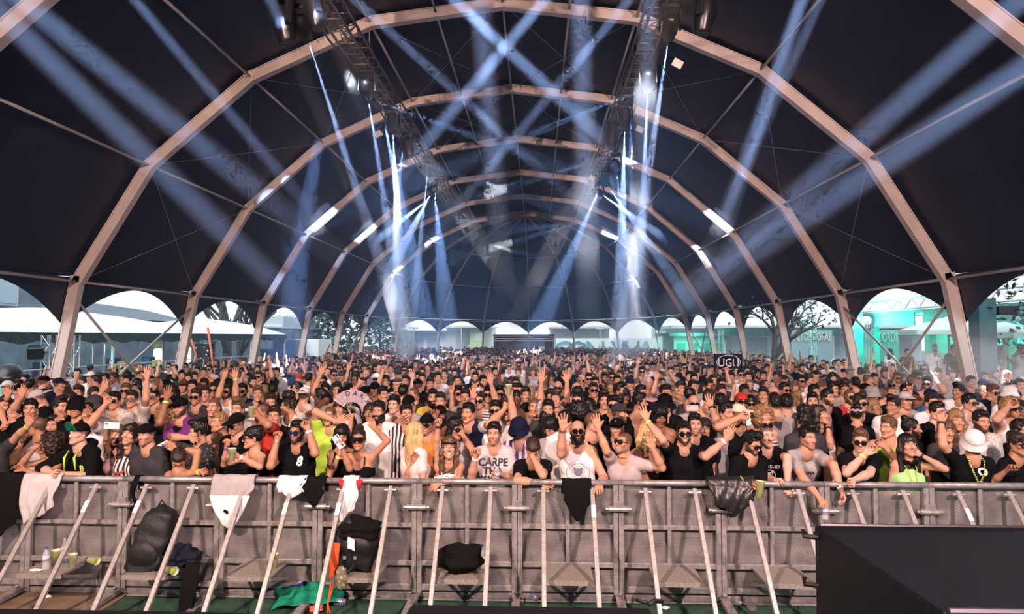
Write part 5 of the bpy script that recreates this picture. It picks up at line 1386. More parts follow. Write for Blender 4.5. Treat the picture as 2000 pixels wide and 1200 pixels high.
MIDS = parse(MID); BARS = parse(BAR)
# depth along each line of sight: plausible heights, and nobody inside anybody else
def D_for(sp, z): r = ray(sp['px'], sp['py']); return (z - CH) * r[1] / r[2]
for sp in MIDS:
    fem = 'F' in sp['fl']; zm = 1.53 if fem else 1.63
    if sp.get('hair') == 'h' : zm += .0
    sp['Dlo'], sp['Dhi'] = max(8.05, D_for(sp, zm - .17 if True else 0)), max(8.3, D_for(sp, zm + .15)); sp['D'] = min(max(D_for(sp, zm + random.uniform(-.03, .03)), sp['Dlo']), sp['Dhi'])
ALL = NEAR + MIDS
dirs = np.array([ray(s['px'], s['py'])[:2] / ray(s['px'], s['py'])[1] for s in ALL]); Ds = np.array([s['D'] + s.get('lean', 0) for s in ALL]); fix = np.arange(len(ALL)) < len(NEAR)
lo_ = np.array([s.get('Dlo', s['D']) for s in ALL]); hi_ = np.array([s.get('Dhi', s['D']) for s in ALL])
for it in range(240):
    Pp = dirs * Ds[:, None]; df = Pp[:, None] - Pp[None]; ds = np.hypot(df[..., 0], df[..., 1]) + np.eye(len(ALL)) * 9
    push = np.where(ds < .46, (.46 - ds) * np.sign(df[..., 1] + 1e-6 * np.arange(len(ALL))[:, None]), 0).sum(1)
    Ds = np.where(fix, Ds, np.clip(Ds + .3 * push, lo_, hi_))
for s, d, fx in zip(ALL, Ds, fix):
    if not fx: s['D'] = float(d)
# ---- labels
CN = {'bk': 'black', 'wh': 'white', 'gy': 'grey', 'lg': 'light grey', 'dg': 'dark grey', 'nv': 'navy', 'bl': 'blue', 'rd': 'red', 'or': 'orange', 'yl': 'yellow', 'gn': 'neon green', 'mg': 'mint green', 'pk': 'pink', 'pu': 'purple', 'te': 'teal', 'ol': 'olive', 'br': 'brown', 'cr': 'cream', 'ma': 'maroon', 'pg': 'pinkish grey', 'st': 'striped', 'sn': 'navy and white', 'sv': 'striped', 'sp': 'purple striped', 'pt': 'pale printed', 'dt': 'speckled black', 'fl': 'red floral', 'lc': 'lace', 'ck': 'patterned'}
LMS = [(s['px'], s['py'], s['lm'], s['D']) for s in ALL if s.get('lm')]
USED = set(s['lab'] for s in NEAR)
def describe(s):
    st = s.get('style', 'T'); a = 'bare-chested person' if st == 'N' else f"person in {CN[s['shirt']]} " + {'T': 'T-shirt', 'K': 'tank top', 'L': 'long-sleeved shirt', 'C': 'strap top', 'B': 'top', 'V': 'V-neck', 'O': 'shirt'}[st]
    if s.get('hat'): a += f" and {CN[s['hatc']]} " + ('bucket hat' if s['hat'] == 'u' else 'cap')
    elif any(c in s['fl'] for c in 'gBWR'): a += ' and sunglasses' if 'T' not in s['fl'] else ', sunglasses pushed up'
    armsup = [k for k in 'LR' if k in s and s[k]['px'][1] < s['py'] + 12]
    if len(armsup) == 2: a += ', both arms up'
    elif armsup: a += ', arm raised'
    elif abs(s['yaw']) > 110: a += ', back turned'
    elif abs(s['yaw']) > 45: a += ', in profile'
    return a
def label(s):
    a = describe(s)
    if s.get('lm') and s in MIDS:
        b = a + ', with ' + s['lm'].replace('the ', '', 1) if s['lm'].split()[-1] not in a else a
    cands = sorted(LMS, key=lambda m: math.hypot(m[0] - s['px'], 1.6 * (m[1] - s['py'])))
    for m in cands[:14]:
        if m[2] == s.get('lm'): continue
        dx, dy = s['px'] - m[0], s['py'] - m[1]; w = math.hypot(dx, dy)
        if abs(dx) < 9: r = 'right behind' if dy < 0 else 'right in front of'
        elif abs(dy) < 7: r = 'just left of' if dx < 0 else 'just right of'
        elif dy < 0: r = 'behind, to the left of' if dx < 0 else 'behind, to the right of'
        else: r = 'in front, to the left of' if dx < 0 else 'in front, to the right of'
        l = f'{a}, {r} {m[2]}'
        if len(l.split()) > 16: l = f'{a.replace(", in profile", "").replace(" and sunglasses", "")}, {r} {m[2]}'
        if len(l.split()) > 16: l = f'{a.split(",")[0]}, {r} {m[2]}'
        if l not in USED and len(l.split()) <= 16: USED.add(l); return l
    l = a + f' in the {["front", "middle"][s["py"] < 760]} of the crowd'; USED.add(l); return l
# ------------------------------------------------------------------ build the people
PRINTW = mat('print_white', (.78, .76, .78), .7); PRINTK = mat('print_black', (.02, .02, .03), .7); PRINTG = mat('print_violet_grey', (.22, .18, .26), .7); NEONM = mat('neon_cord', (.55, .8, .08), .5)
PHONEM = {'w': mat('phone_white', (.75, .72, .76), .3), 'k': mat('phone_black', (.015, .015, .018), .2), 'p': mat('phone_pink', (.72, .5, .5), .4), 'y': mat('phone_yellow', (.62, .52, .14), .4), 'b': mat('phone_screen', (.25, .4, .55), .2)}
def face_dir(loc): return nrm(np.array([0, 0, CH]) - np.array(loc))
def phone(c, m, label, roll=0., w=.075, h=.15):
    t = empty('phone', tuple(c)); tag(t, label, 'phone')
    n = nrm(np.array([0 - c[0], 0 - c[1], .0])); R = np.stack([np.array([-n[1], n[0], 0]), -n, np.array([0, 0, 1.])], 1); R = np.array(Matrix.Rotation(roll, 3, Vector(n))) @ R
    mb = MB(); mb.box((0, 0, 0), (w, .009, h), R=R); mb.build('case', PHONEM[m], t, bevel=.003)
    mb = MB(); mb.lathe([(.007, 0), (.007, .002)], R @ np.array([w * .28, -.006, h * .4]), 10, R=R @ np.array([[1, 0, 0], [0, 0, -1], [0, 1, 0.]])); mb.lathe([(.007, 0), (.007, .002)], R @ np.array([w * .28, -.006, h * .29]), 10, R=R @ np.array([[1, 0, 0], [0, 0, -1], [0, 1, 0.]])); mb.build('camera_lens', PHONEM['k'], t)
    mb = MB(); mb.box(R @ np.array([0, .0055, 0]), (w * .9, .002, h * .93), R=R); mb.build('screen', PHONEM['b' if m != 'k' else 'k'], t); return t
def side_of(k, im): return im if (k['f'] @ np.array([0, -1, 0])) > 0 else -im
PEOPLE = []
for sp in NEAR:
    r, k, so = make_person(sp, True); tag(r, sp['lab'], 'person', 'people along the front of the crowd'); PEOPLE.append((sp, r, k, so))
    if sp.get('print') == 'RING':
        bm = bmesh.new()
        def annulus(r0, r1, n=40):
            for i in range(n):
                a, b = 2 * PI * i / n, 2 * PI * (i + 1) / n
                bm.faces.new([bm.verts.new((q * math.cos(z), q * math.sin(z), 0)) for q, z in ((r0, a), (r1, a), (r1, b), (r0, b))])
        annulus(.062, .066); annulus(.120, .124)
        bmesh.ops.create_circle(bm, cap_ends=True, segments=12, radius=.045)
        for sx in (-1, 1): bm.faces.new([bm.verts.new(v) for v in ((sx * .02, .035, 0), (sx * .045, .06, 0), (sx * .045, .02, 0))])
        me = bpy.data.meshes.new('ring'); 
        for txt, rad, a0, a1, flip in (('STUDIO GARMENTS', .085, 2.75, .4, 0), ('SPORTIVE CLUB', .105, 3.75, 5.65, 1)):
            for i, ch in enumerate(txt):
                if ch == ' ': continue
                a = a0 + (a1 - a0) * i / (len(txt) - 1); tm = textmesh(ch, .03, 0.); M = Matrix.Translation((rad * math.cos(a), rad * math.sin(a), 0)) @ Matrix.Rotation(a - PI / 2 + (PI if flip else 0), 4, 'Z'); tm.transform(M); bm.from_mesh(tm); bpy.data.meshes.remove(tm)
        tm = textmesh('BCL   ARCH', .042, 0.); tm.transform(Matrix.Translation((0, -.075, 0))); bm.from_mesh(tm); bm.to_mesh(me); bm.free()
        chest_print(r, k, so, '', 0, PRINTG, -.12, 0, 0, me)
    elif sp.get('print') == 'STAR':
        bm = bmesh.new(); pts = [(.075 * math.cos(PI / 2 + PI + 4 * PI * i / 5), .075 * math.sin(PI / 2 + PI + 4 * PI * i / 5)) for i in range(5)]
        for i in range(5):
            p, q = np.array(pts[i]), np.array(pts[(i + 1) % 5]); d = nrm(q - p); n_ = np.array([-d[1], d[0]]) * .006
            bm.faces.new([bm.verts.new((*v, 0)) for v in (p - n_, q - n_, q + n_, p + n_)])
        for i in range(20):
            a, b = 2 * PI * i / 20, 2 * PI * (i + 1) / 20; bm.faces.new([bm.verts.new((q * math.cos(z), q * math.sin(z), 0)) for q, z in ((.066, a), (.073, a), (.073, b), (.066, b))])
        tm = textmesh('THRASHER', .052, 0.); tm.transform(Matrix.Translation((0, .085, 0))); bm.from_mesh(tm); me = bpy.data.meshes.new('star'); bm.to_mesh(me); bm.free(); chest_print(r, k, so, '', 0, PRINTW, -.14, 0, 0, me)
    elif sp.get('print'):
        p = sp['print']; chest_print(r, k, so, p[0], p[1], PRINTW if sp['shirt'] == 'bk' else PRINTK, p[2] + .02, p[3] if len(p) > 3 else 0., .12 if 'DIET' in p[0] else 0.)
    if 'hoodie' in sp['lm']:    # hoodie drawstrings, emblem and hood
        for q in (-1, 1):
            c0 = k['N'] + k['f'] * .10 + k['l'] * q * .06 - k['sv'] * .02; mb = MB(); mb.tube([c0, c0 + k['f'] * .075 - k['sv'] * .06, c0 + k['f'] * .10 - k['sv'] * .2 + k['l'] * q * .01], [.012, .013, .009], 6); mb.build('drawstring', NEONM, r, smooth=True)
        chest_print(r, k, so, 'B', .09, NEONM, -.1, .09)
        hm = MB(); hm.tube([k['N'] + k['l'] * q * .11 + k['f'] * f_ + k['sv'] * z for q, f_, z in ((-1, .04, .0), (-1.05, -.04, .03), (-.6, -.12, .04), (0, -.14, .045), (.6, -.12, .04), (1.05, -.04, .03), (1, .04, .0))], [.03, .042, .05, .055, .05, .042, .03], 10); hm.build('hood', shirt_mat('bk'), r, smooth=True)
    if sp.get('lm') == 'the white bucket hat':
        for q in (-1, 1):
            c0 = k['N'] + k['f'] * .09 + k['l'] * q * .07; mb = MB(); mb.tube([c0 - k['f'] * .1 + k['sv'] * .03, c0, c0 + k['f'] * .07 - k['sv'] * .12 - k['l'] * q * .02, k['N'] + k['f'] * .19 - k['sv'] * .24], .009, 6); mb.build('lanyard', matstripe('lanyard_pattern', (.55, .75, .1), (.03, .03, .03), 60), r)
        c0 = k['base'] + k['P'] + k['sv'] * .16 + k['f'] * .2; t = empty('waist_bag', tuple(c0)); tag(t, 'black waist bag with white lettered diamond worn across the chest below the white bucket hat', 'bag')
        mb = MB(); mb.box((0, 0, 0), (.34, .07, .13), R=np.array(Matrix.Rotation(-.3, 3, 'Y'))); mb.build('pouch', BAGM, t, bevel=.02)
        l_ = link('lettering', textmesh('NOM', .06, .001), PRINTW, t); l_.rotation_euler = (PI / 2, -.3, 0); l_.location = (.06, -.04, -.03)
    if sp.get('lm') == 'the neon green top':
        mb = MB(); c0 = k['N'] + k['f'] * .1; mb.tube([k['N'] + k['l'] * -.06, c0 - k['l'] * .05 - k['sv'] * .06, c0 + k['f'] * .1 - k['sv'] * .3, c0 + k['l'] * .05 - k['sv'] * .06, k['N'] + k['l'] * .06], .005, 5); mb.build('cord_necklace', mat('cord_yellow', (.6, .42, .05), .6), r)
        mb = MB(); mb.tube([k['N'] + k['l'] * x + k['f'] * y + k['sv'] * z for x, y, z in ((-.07, 0, .02), (-.05, .07, .0), (0, .10, -.02), (.06, .07, .0), (.075, 0, .02))], .022, 8); mb.build('neck_scarf', shirt_mat('bk'), r, smooth=True)
    if sp.get('lm') == 'the watermelon striped top': chest_print(r, k, so, '(', .16, mat('print_melon', (.6, .06, .05), .7), -.12, -.05, PI / 2); chest_print(r, k, so, '(', .13, MATS['print_melon'], -.35, .06, PI / 2)
    if sp.get('lm') == 'the white camisole':
        t = KEEP[r.name]; c0 = k['N'] + k['f'] * .13 - k['sv'] * .2
        g_ = bpy.data.objects.new('sunglasses', glasses_meshes('round')[0]); COL.objects.link(g_); omat(g_, FRAMEM); g_.location = k['base'] + c0 + k['f'] * .05; g_.rotation_euler = (-.3, 1.4, 0); tag(g_, 'round sunglasses hung in the neckline of the white camisole', 'sunglasses')
        for ln in glasses_meshes('round')[1:]: q = bpy.data.objects.new('lens', ln); COL.objects.link(q); q.parent = g_; omat(q, LENSM['g'])
for sp in MIDS:
    near = sp['D'] < 9.2
    r, k, so = make_person(sp, near); tag(r, label(sp), 'person', 'people in the middle of the crowd'); PEOPLE.append((sp, r, k, so))
    if sp.get('lm') == 'the slogan tape on black':
        mb = MB(); c0 = k['P'] + (k['Sc'] - k['P']) * .7 + k['f'] * .17; mb.box(c0, (.3, .012, .085), R=np.array(Matrix.Rotation(-.5, 3, 'Y'))); mb.build('slogan_tape', PRINTW, r); l_ = link('lettering', textmesh('WE ARE', .07, .001), PRINTK, r); l_.location = c0 + k['f'] * .012 + np.array([0, 0, -.03]); l_.rotation_euler = (PI / 2, -.5, 0)
    if sp.get('lm') == 'the pink hair garland':
        mb = MB(); mb.tube([(.095 * math.cos(a), .02 + .11 * math.sin(a), .07 + .008 * math.sin(9 * a)) for a in [2 * PI * i / 30 for i in range(31)]], .014, 6); me2 = bpy.data.meshes.new('garland'); me2.from_pydata(mb.v, [], mb.f); attach('garland', me2, shirt_mat('pk'), r, k)
for sp in BARS:
    sp['D'] = max(18.6, 12.4 / max(.2, (sp['px'] - 1050) / F)) + random.random() * .8; sp['floor'] = .4
    r, k, so = make_person(sp, False); l = describe(sp) + ' standing on the raised bar deck outside the tent'; USED.add(l); tag(r, l, 'person', 'people on the bar deck'); PEOPLE.append((sp, r, k, so))
def who(lm): return next(x for x in PEOPLE if x[0].get('lm') == lm)
def at_hand(lm, im, dist=.075, palm=.04): sp, r, k, so = who(lm); return hold_at(k, side_of(k, im), dist, palm)
# things held in hands
c, M = at_hand('the raised white phone', -1, .09, .03); phone(c + np.array([.07, -.03, .02]), 'w', 'white phone held sideways for a selfie above the pink top', PI / 2 - .1)
c, M = at_hand('the black crop top and visor glasses', -1, .09, .03); phone(c, 'w', 'white phone held in front of the black crop top', .6)
c, M = at_hand('the pink phone held level', 1, .08, .03); phone(c + np.array([-.07, -.04, 0]), 'p', 'pink phone held level in front of a bald head', PI / 2)
c, M = at_hand('the phone beside blonde hair', -1, .09, .03); phone(c, 'w', 'white phone held upright beside pale printed T-shirt', .25)
c, M = at_hand('the white tank top with phone', -1, .09, .03); phone(c + np.array([.04, -.03, 0]), 'k', 'dark phone held level by the white tank top near right edge', PI / 2)
def in_hand(fn, lm, im, label, **kw):
    c, M = at_hand(lm, im, .07, .045); t = fn(tuple(c - np.array([0, 0, .06])), label, **kw); return t
in_hand(cup, 'the pale grey tank top', -1, 'yellow drink cup held by the pale grey tank top at left', group=None)
in_hand(cup, 'the black tank top holding a cup', 1, 'clear cup held by the black tank top in sunglasses', fill=.3, group=None)
in_hand(cup, 'the cream bikini top', 1, 'yellow drink cup raised in front of the cream bikini top', group=None, h=.14, r=.045)
c, M = at_hand('the downward look over the black jacket', 1, .1, .05); cup((c[0], c[1] - .02, c[2] - .1), 'yellow drink cup dangling over the rail right of the shiny black jacket', group=None, h=.16, r=.046, tilt=(0, .12, 0))
c, M = at_hand('the CARPE slogan shirt', 1, .07, .05); bottle((c[0] - .01, c[1], c[2] - .1), 'small bottle with red star held against the slogan shirt', h=.2, r=.028)
c, M = at_hand('the grey T-shirt', -1, .1, .045); bottle((c[0] + .02, c[1], c[2] - .12), 'white and blue bottle dangling over the rail from the grey T-shirt', h=.17, r=.03, cap=BLUECAP)
in_hand(cup, 'the orange red T-shirt', 1, 'yellow drink cup at the mouth of the orange red T-shirt', group=None)
in_hand(cup, 'the raised yellow drink', 1, 'yellow drink cup raised high by the white T-shirt in round sunglasses', group=None)
in_hand(bottle, 'the dark drinking bottle', 1, 'dark bottle tilted to the mouth of the grey T-shirt')
# folding fan
c, M = at_hand('the folding fan', 1, .06, .03); t = empty('folding_fan', tuple(c)); tag(t, 'open folding fan with black lettering held up above the crowd', 'fan')
FANM = mat('fan_leaf', (.42, .34, .40), .8, noise=.25, nscale=30); ns = 15; a0, a1 = 2.75, -.25
def fp(a, r_, d=0.): return np.array([r_ * math.cos(a), d, r_ * math.sin(a)])
for i in range(ns):
    a = a0 + (a1 - a0) * i / (ns - 1); mb = MB(); mb.bar(fp(a, -.02), fp(a, .30), .006, .014, up=(0, 1, 0)); mb.build('fan_stick', mat('fan_stick', (.015, .012, .014), .5), t)
mb = MB(); n2 = 2 * (ns - 1)
mb.grid(n2, 1, lambda u, v: fp(a0 + (a1 - a0) * u, .13 + .17 * v, -.008 + .008 * (round(u * n2) % 2))); mb.build('fan_leaf', FANM, t)
for ch, a in zip('DAKX', (1.95, 1.55, 1.15, .75)):
    o = link('lettering', textmesh(ch, .09, .001), PRINTK, t); o.location = fp(a, .225, -.014) - np.array([0, 0, .0]); o.rotation_euler = (PI / 2, -(a - PI / 2), 0)
t.rotation_euler = (0, .15, 0)
# black and white banner held up in the crowd
B0 = at(1422, 708, 18.); t = empty('banner', tuple(B0)); tag(t, 'black banner with white striped round emblem held up on the right', 'banner')
W, Hh = .74, .44
mb = MB(); mb.grid(14, 8, lambda u, v: ((u - .5) * W, .03 * math.sin(7 * u), (v - .5) * Hh)); mb.build('cloth', clothm('banner_black', (.012, .01, .014)), t, smooth=True)
mb = MB(); n = 40; mb.tube([(.30 * math.cos(2 * PI * i / n), -.04, .19 * math.sin(2 * PI * i / n)) for i in range(n + 1)], .008, 5); mb.build('ring', PRINTW, t)
o = link('lettering', textmesh('UGU', .30, .001), PRINTW, t); o.rotation_euler = (PI / 2, 0, 0); o.location = (0, -.045, -.11); o.scale = (.85, 1, 1)
for s_ in (-.3, .3): MB().tube([(s_, .02, -.22), (s_, .02, -1.1)], .012, 6).build('pole', mat('wood_pole', (.2, .14, .08), .7), t)

# ------------------------------------------------------------------ the rest of the crowd: one mass of low-detail figures
def template(armL, armR, fem, h, hh, hair):
    sp_arms = {-1: dict(off=armL[:3], t='fist' if False else 'flat'), 1: dict(off=armR[:3], t='flat')}
    k = pose(np.array([0, 0, 1.63]), 0, 0, 0, 1., 0., sp_arms, fem, base=np.array([0, 0.03, 0.]))
    lo, hi = bounds(k, .16); Fd = Field(lo, hi, h); torso(Fd, k, .012)
    for q in (-1, 1):
        limb(Fd, k, q, .004); E, W, _ = k['A'][q]; Fd.cap(W, W + nrm(W - E) * .13, .035, .04, .02)
    Fd.cap(k['N'], k['H'] - np.array([0, 0, .05]), .06, .055, .02); Fd.plane((0, 0, .72), (0, 0, 1)); V, Q = Fd.mesh()
    lab = np.zeros(len(V), int)   # 0 skin 1 shirt 2 hair 3 eye shade
    T = k['N']; lab[(V[:, 2] < T[2] + .005)] = 1
    for q in (-1, 1):
        E, W, _ = k['A'][q]; J = k['J'][q]
        d = W - E; t_ = ((V - E) @ d) / (d @ d); dist = np.linalg.norm(V - (E + np.clip(t_, 0, 1.6)[:, None] * d), axis=1); lab[(dist < .075) & (t_ > -.2)] = 0
        d = E - J; t_ = ((V - J) @ d) / (d @ d); dist = np.linalg.norm(V - (J + np.clip(t_, 0, 1)[:, None] * d), axis=1); lab[(dist < .085) & (t_ > .5)] = 0
    Fh = Field((-.13, -.15, -.14), (.13, .15, .19), hh); head_field(Fh, fem)
    X, Y, Z = Fh.axes(); reg = np.maximum((.0 - .62 * Y) - Z, -(np.sqrt((X / .07) ** 2 + ((Y + .118) / .08) ** 2 + ((Z + .05) / .115) ** 2) - 1) * .07); hd = np.maximum(Fh.F - hair, reg); Fh.F = np.minimum(Fh.F, hd)
    if fem:
        g = Field((-.13, -.15, -.14), (.13, .15, .19), hh)
        for s in (-1, 1): g.cap((s * .07, .02, .04), (s * .085, .04, -.13), .04, .04, .02)
        Fh.F = np.minimum(Fh.F, g.F)
    hv, hq = Fh.mesh(); x, y, z = hv.T
    hl = np.where((z > .062) | ((z > -.02 - .62 * y) & (y > -.035)) | ((y > .02) & (z > -.07)), 2, 0)
    if fem: hl[(np.abs(x) > .055) & (y > -.05)] = 2
    hl[(hl == 0) & (y < -.05) & (np.abs(z - .004) < max(.012, hh * .45)) & (np.abs(x) < .06)] = 3
    V = np.concatenate([V, hv + k['H']]); Q = np.concatenate([Q, hq + len(lab)]); return V, Q, np.concatenate([lab, hl])
dn = lambda q: (q * .24, .05, -.52)
POSES = [(dn(-1), dn(1)), (dn(-1), dn(1)), (dn(-1), dn(1)), (dn(-1), (.3, .15, .42)), ((-.26, .2, .40), dn(1)), ((-.3, .1, .45), (.32, .15, .42)), ((-.1, .3, -.1), dn(1)), (dn(-1), (.12, .32, -.06))]
TEMPL = {}
for lod, (h, hh) in enumerate(((.040, .021), (.055, .028), (.075, .036))):
    for i, (a, b) in enumerate(POSES): TEMPL[(lod, i)] = template(a, b, i in (2, 6), h, hh, .016 if i != 1 else .03)
placed = [(x[2]['base'][0], x[2]['base'][1]) for x in PEOPLE]; heads = [(x[0]['px'], x[0]['py'], x[0]['D']) for x in PEOPLE]
pl = np.array(placed); hp = np.array(heads)
VV, QQ, CC = [], [], []; nv = 0; rg = random.Random(21)
SHP = ['bk'] * 9 + ['gy', 'gy', 'lg', 'lg', 'wh', 'wh', 'wh', 'nv', 'nv', 'dg', 'dg', 'dg', 'rd', 'bl', 'pk', 'te', 'ol', 'ma', 'yl']
y = 8.0; count = 0
while y < 58:
    sp_ = .445 + .004 * (y - 8); half_l = -min(9.6, 8.6 + .1 * y) + XR - (1.5 if y < 30 else 0); half_r = 9.6 + XR + (2.2 if y < 40 else 0)
    if y > 39.3: w_ = 9.1 * math.sqrt(max(0, 1 - ((y - 39.3) / 18.5) ** 2)); half_l, half_r = XR - w_ - 2.5, XR + w_ + 2.5
    xmax = .80 * y; x = max(half_l, -xmax) + rg.uniform(0, .4)
    while x < min(half_r, .74 * y):
        xx, yy = x + rg.uniform(-.13, .13), y + rg.uniform(-.16, .16); x += sp_ * rg.uniform(.88, 1.2)
        zh = rg.gauss(1.60, .075); zh = max(1.44, min(1.78, zh))
        if np.min(np.hypot(pl[:, 0] - xx, pl[:, 1] - yy)) < .40: continue
        if 964 < proj((xx, yy, 1.6))[0] < 1083 and yy > 50: continue
        px, py = proj((xx, yy, zh)); hr = .16 * F / yy
        ahead = (hp[:, 2] > yy - .1); 
        if np.any(ahead & (np.abs(hp[:, 0] - px) < hr * .95) & (py - hp[:, 1] < hr * 2.2) & (py - hp[:, 1] > -hr * .9)): continue
        lod = 0 if yy < 17 else 1 if yy < 28 else 2
        if any(abs(xx - (XR + s * 9.6)) < .32 and abs((yy - Y0) / BAY - round((yy - Y0) / BAY)) * BAY < .35 for s in (-1, 1)): continue
        i = rg.choices(range(8), (20, 14, 12, 4, 4, 2.5, 4, 4))[0]; V, Q, lab = TEMPL[(lod, i)]
        a = math.radians(rg.gauss(math.degrees(math.atan2(-xx, yy)) * .6, 24) if rg.random() > .08 else rg.uniform(0, 360)); c, s = math.cos(a), math.sin(a); f = zh / 1.63
        P = V * f; P = np.stack([P[:, 0] * c - P[:, 1] * s + xx, P[:, 0] * s + P[:, 1] * c + yy, P[:, 2]], 1)
        sk = np.array(SKIN[rg.choices((0, 1, 2, 3, 4), (2, 8, 6, 2, .7))[0]]) * rg.uniform(.9, 1.08); sc = np.array(SHIRT[rg.choice(SHP)]) * rg.uniform(.8, 1.1); hc = np.array(HAIRCOL[rg.choice('kkknnnbg' if i != 2 else 'kknnby')])
        if rg.random() < .10: hc = np.array(SHIRT[rg.choice(['wh', 'bk', 'bk', 'rd', 'nv', 'lg'])])
        if rg.random() < .05: sc = sk
        ey = sk * .55 if rg.random() > .4 else np.array([.012, .012, .014])
        pal = np.stack([sk, sc, hc, ey]); VV.append(P); QQ.append(Q + nv); CC.append(pal[lab]); nv += len(V); count += 1
    y += sp_ * .92
CROWDM = matattr('crowd_cloth_and_skin', .7, .2)
o = link('crowd', npmesh('crowd', np.concatenate(VV), np.concatenate(QQ), col=np.concatenate(CC)), CROWDM)
tag(o, 'dense standing crowd filling the tent behind the people at the front', 'crowd', kind='stuff')
print('stuff crowd', count, nv, 'people', len(PEOPLE))
# ------------------------------------------------------------------ light
EXPO = 0.
w = bpy.data.worlds.new('world'); SC.world = w; w.use_nodes = True; nt = w.node_tree; bg = nt.nodes['Background']
bg.inputs['Color'].default_value = (.80, .90, 1., 1); bg.inputs['Strength'].default_value = 1.3
def spot(name, loc, tgt, power, ang, blend=.3, col=(1, 1, 1), r=.1):
    l = bpy.data.lights.new(name, 'SPOT'); l.energy = power; l.spot_size = ang; l.spot_blend = blend; l.color = col; l.shadow_soft_size = r
    o = bpy.data.objects.new(name, l); COL.objects.link(o); o.location = loc; o.rotation_euler = (Vector(tgt) - Vector(loc)).to_track_quat('-Z', 'Y').to_euler(); return o
for x, y, z, p, c in ((-5.2, -2.2, 7.2, 7000, (1., .68, .54)), (4.4, -2.2, 7.2, 7000, (1., .69, .63)), (-.7, -2.6, 8.2, 1500, (1., .70, .62))):
    spot('stage_wash', (x, y, z), (x * .45, 12, 1.0), p, 1.55, .6, c, .10)
for x in (-3.6, 2.1):
    for y in (13., 19., 25.): spot('added_crowd_fill', (x, y, 8.0), (x * .9, y + 3.5, 1.2), 1500, 1.7, .7, (.78, .84, 1.), .25)  # cool fill added under the trusses to brighten the rear crowd, no fixtures
l = bpy.data.lights.new('sun', 'SUN'); l.energy = 3.2; l.angle = 1.0; l.color = (.93, .97, 1.); o = bpy.data.objects.new('sun', l); COL.objects.link(o); o.location = (0, -10, 30); o.rotation_euler = Vector((.12, .62, -.75)).to_track_quat('-Z', 'Y').to_euler()
# ------------------------------------------------------------------ lighting trusses and fixtures
TRUSSM = mat('truss_black', (.16, .15, .155), .35, .7); RUNGM = mat('truss_rung', (.45, .40, .38), .4, .6); HEADM = mat('fixture_black', (.012, .012, .015), .3, spec=.5)
LAMPM = mat('lamp_lens_lit', (.8, .9, 1.), .3, emit=(.8, .9, 1.), estr=6.)
TZZ = 8.4; TX = {-1: XR - 2.86, 1: XR + 2.86}
for s in (-1, 1):
    y0, y1 = 4.6, 28.6 if s < 0 else 27.4; t = empty('lighting_truss', (TX[s], y0, TZZ)); tag(t, f'black box truss carrying moving lights under the {"left" if s < 0 else "right"} side of the roof', 'truss', 'lighting trusses under the roof')
    a = .17; L = y1 - y0
    for dx in (-a, a):
        for dz in (-a, a): MB().tube([(dx, 0, dz), (dx, L, dz)], .027, 8).build('chord', TRUSSM, t, smooth=True)
    n = int(L / .5); lace = MB()
    for k in range(n):
        ya, yb = k * .5, k * .5 + .5; f_ = 1 if k % 2 else -1
        for p, q in (((-a, ya, -a * f_), (-a, yb, a * f_)), ((a, ya, -a * f_), (a, yb, a * f_)), ((-a * f_, ya, a), (a * f_, yb, a)), ((a * f_, ya, -a), (-a * f_, yb, -a))): lace.tube([p, q], .010, 5)
        for dz in (-a, a): MB().tube([(-a, ya, dz), (a, ya, dz)], .013, 5).build('rung', RUNGM, t)
    lace.build('lacing', TRUSSM, t)
    for yk in ARCHY[3:7]:
        if y0 < yk < y1: MB().tube([(0, yk - y0, a), (0, yk - y0, 1.0)], .012, 6).build('hanging_chain', WIRE, t); MB().box((0, yk - y0, a + .22), (.16, .2, .3)).build('chain_hoist', HEADM, t)
CABLE = MB(); 
for s in (-1, 1):
    pts = [(TX[s] + s * .24, 5 + .8 * k, TZZ - .22 - .05 * (k % 2)) for k in range(29)]
    mb = MB(); mb.tube(pts, .022, 6); o = mb.build('power_cable', HEADM, smooth=True); tag(o, f'black power cable strapped along the {"left" if s < 0 else "right"} lighting truss', 'cable')
def on_truss(s, py, dz=-.55, dx=0.):      # point hanging dz under the truss, seen at picture height py
    z = TZZ + dz; lo, hi = 4.5, 40.
    for _ in range(40):
        m = (lo + hi) / 2
        if proj((TX[s] + dx, m, z))[1] < py: lo = m
        else: hi = m
    return np.array([TX[s] + dx, lo, z])
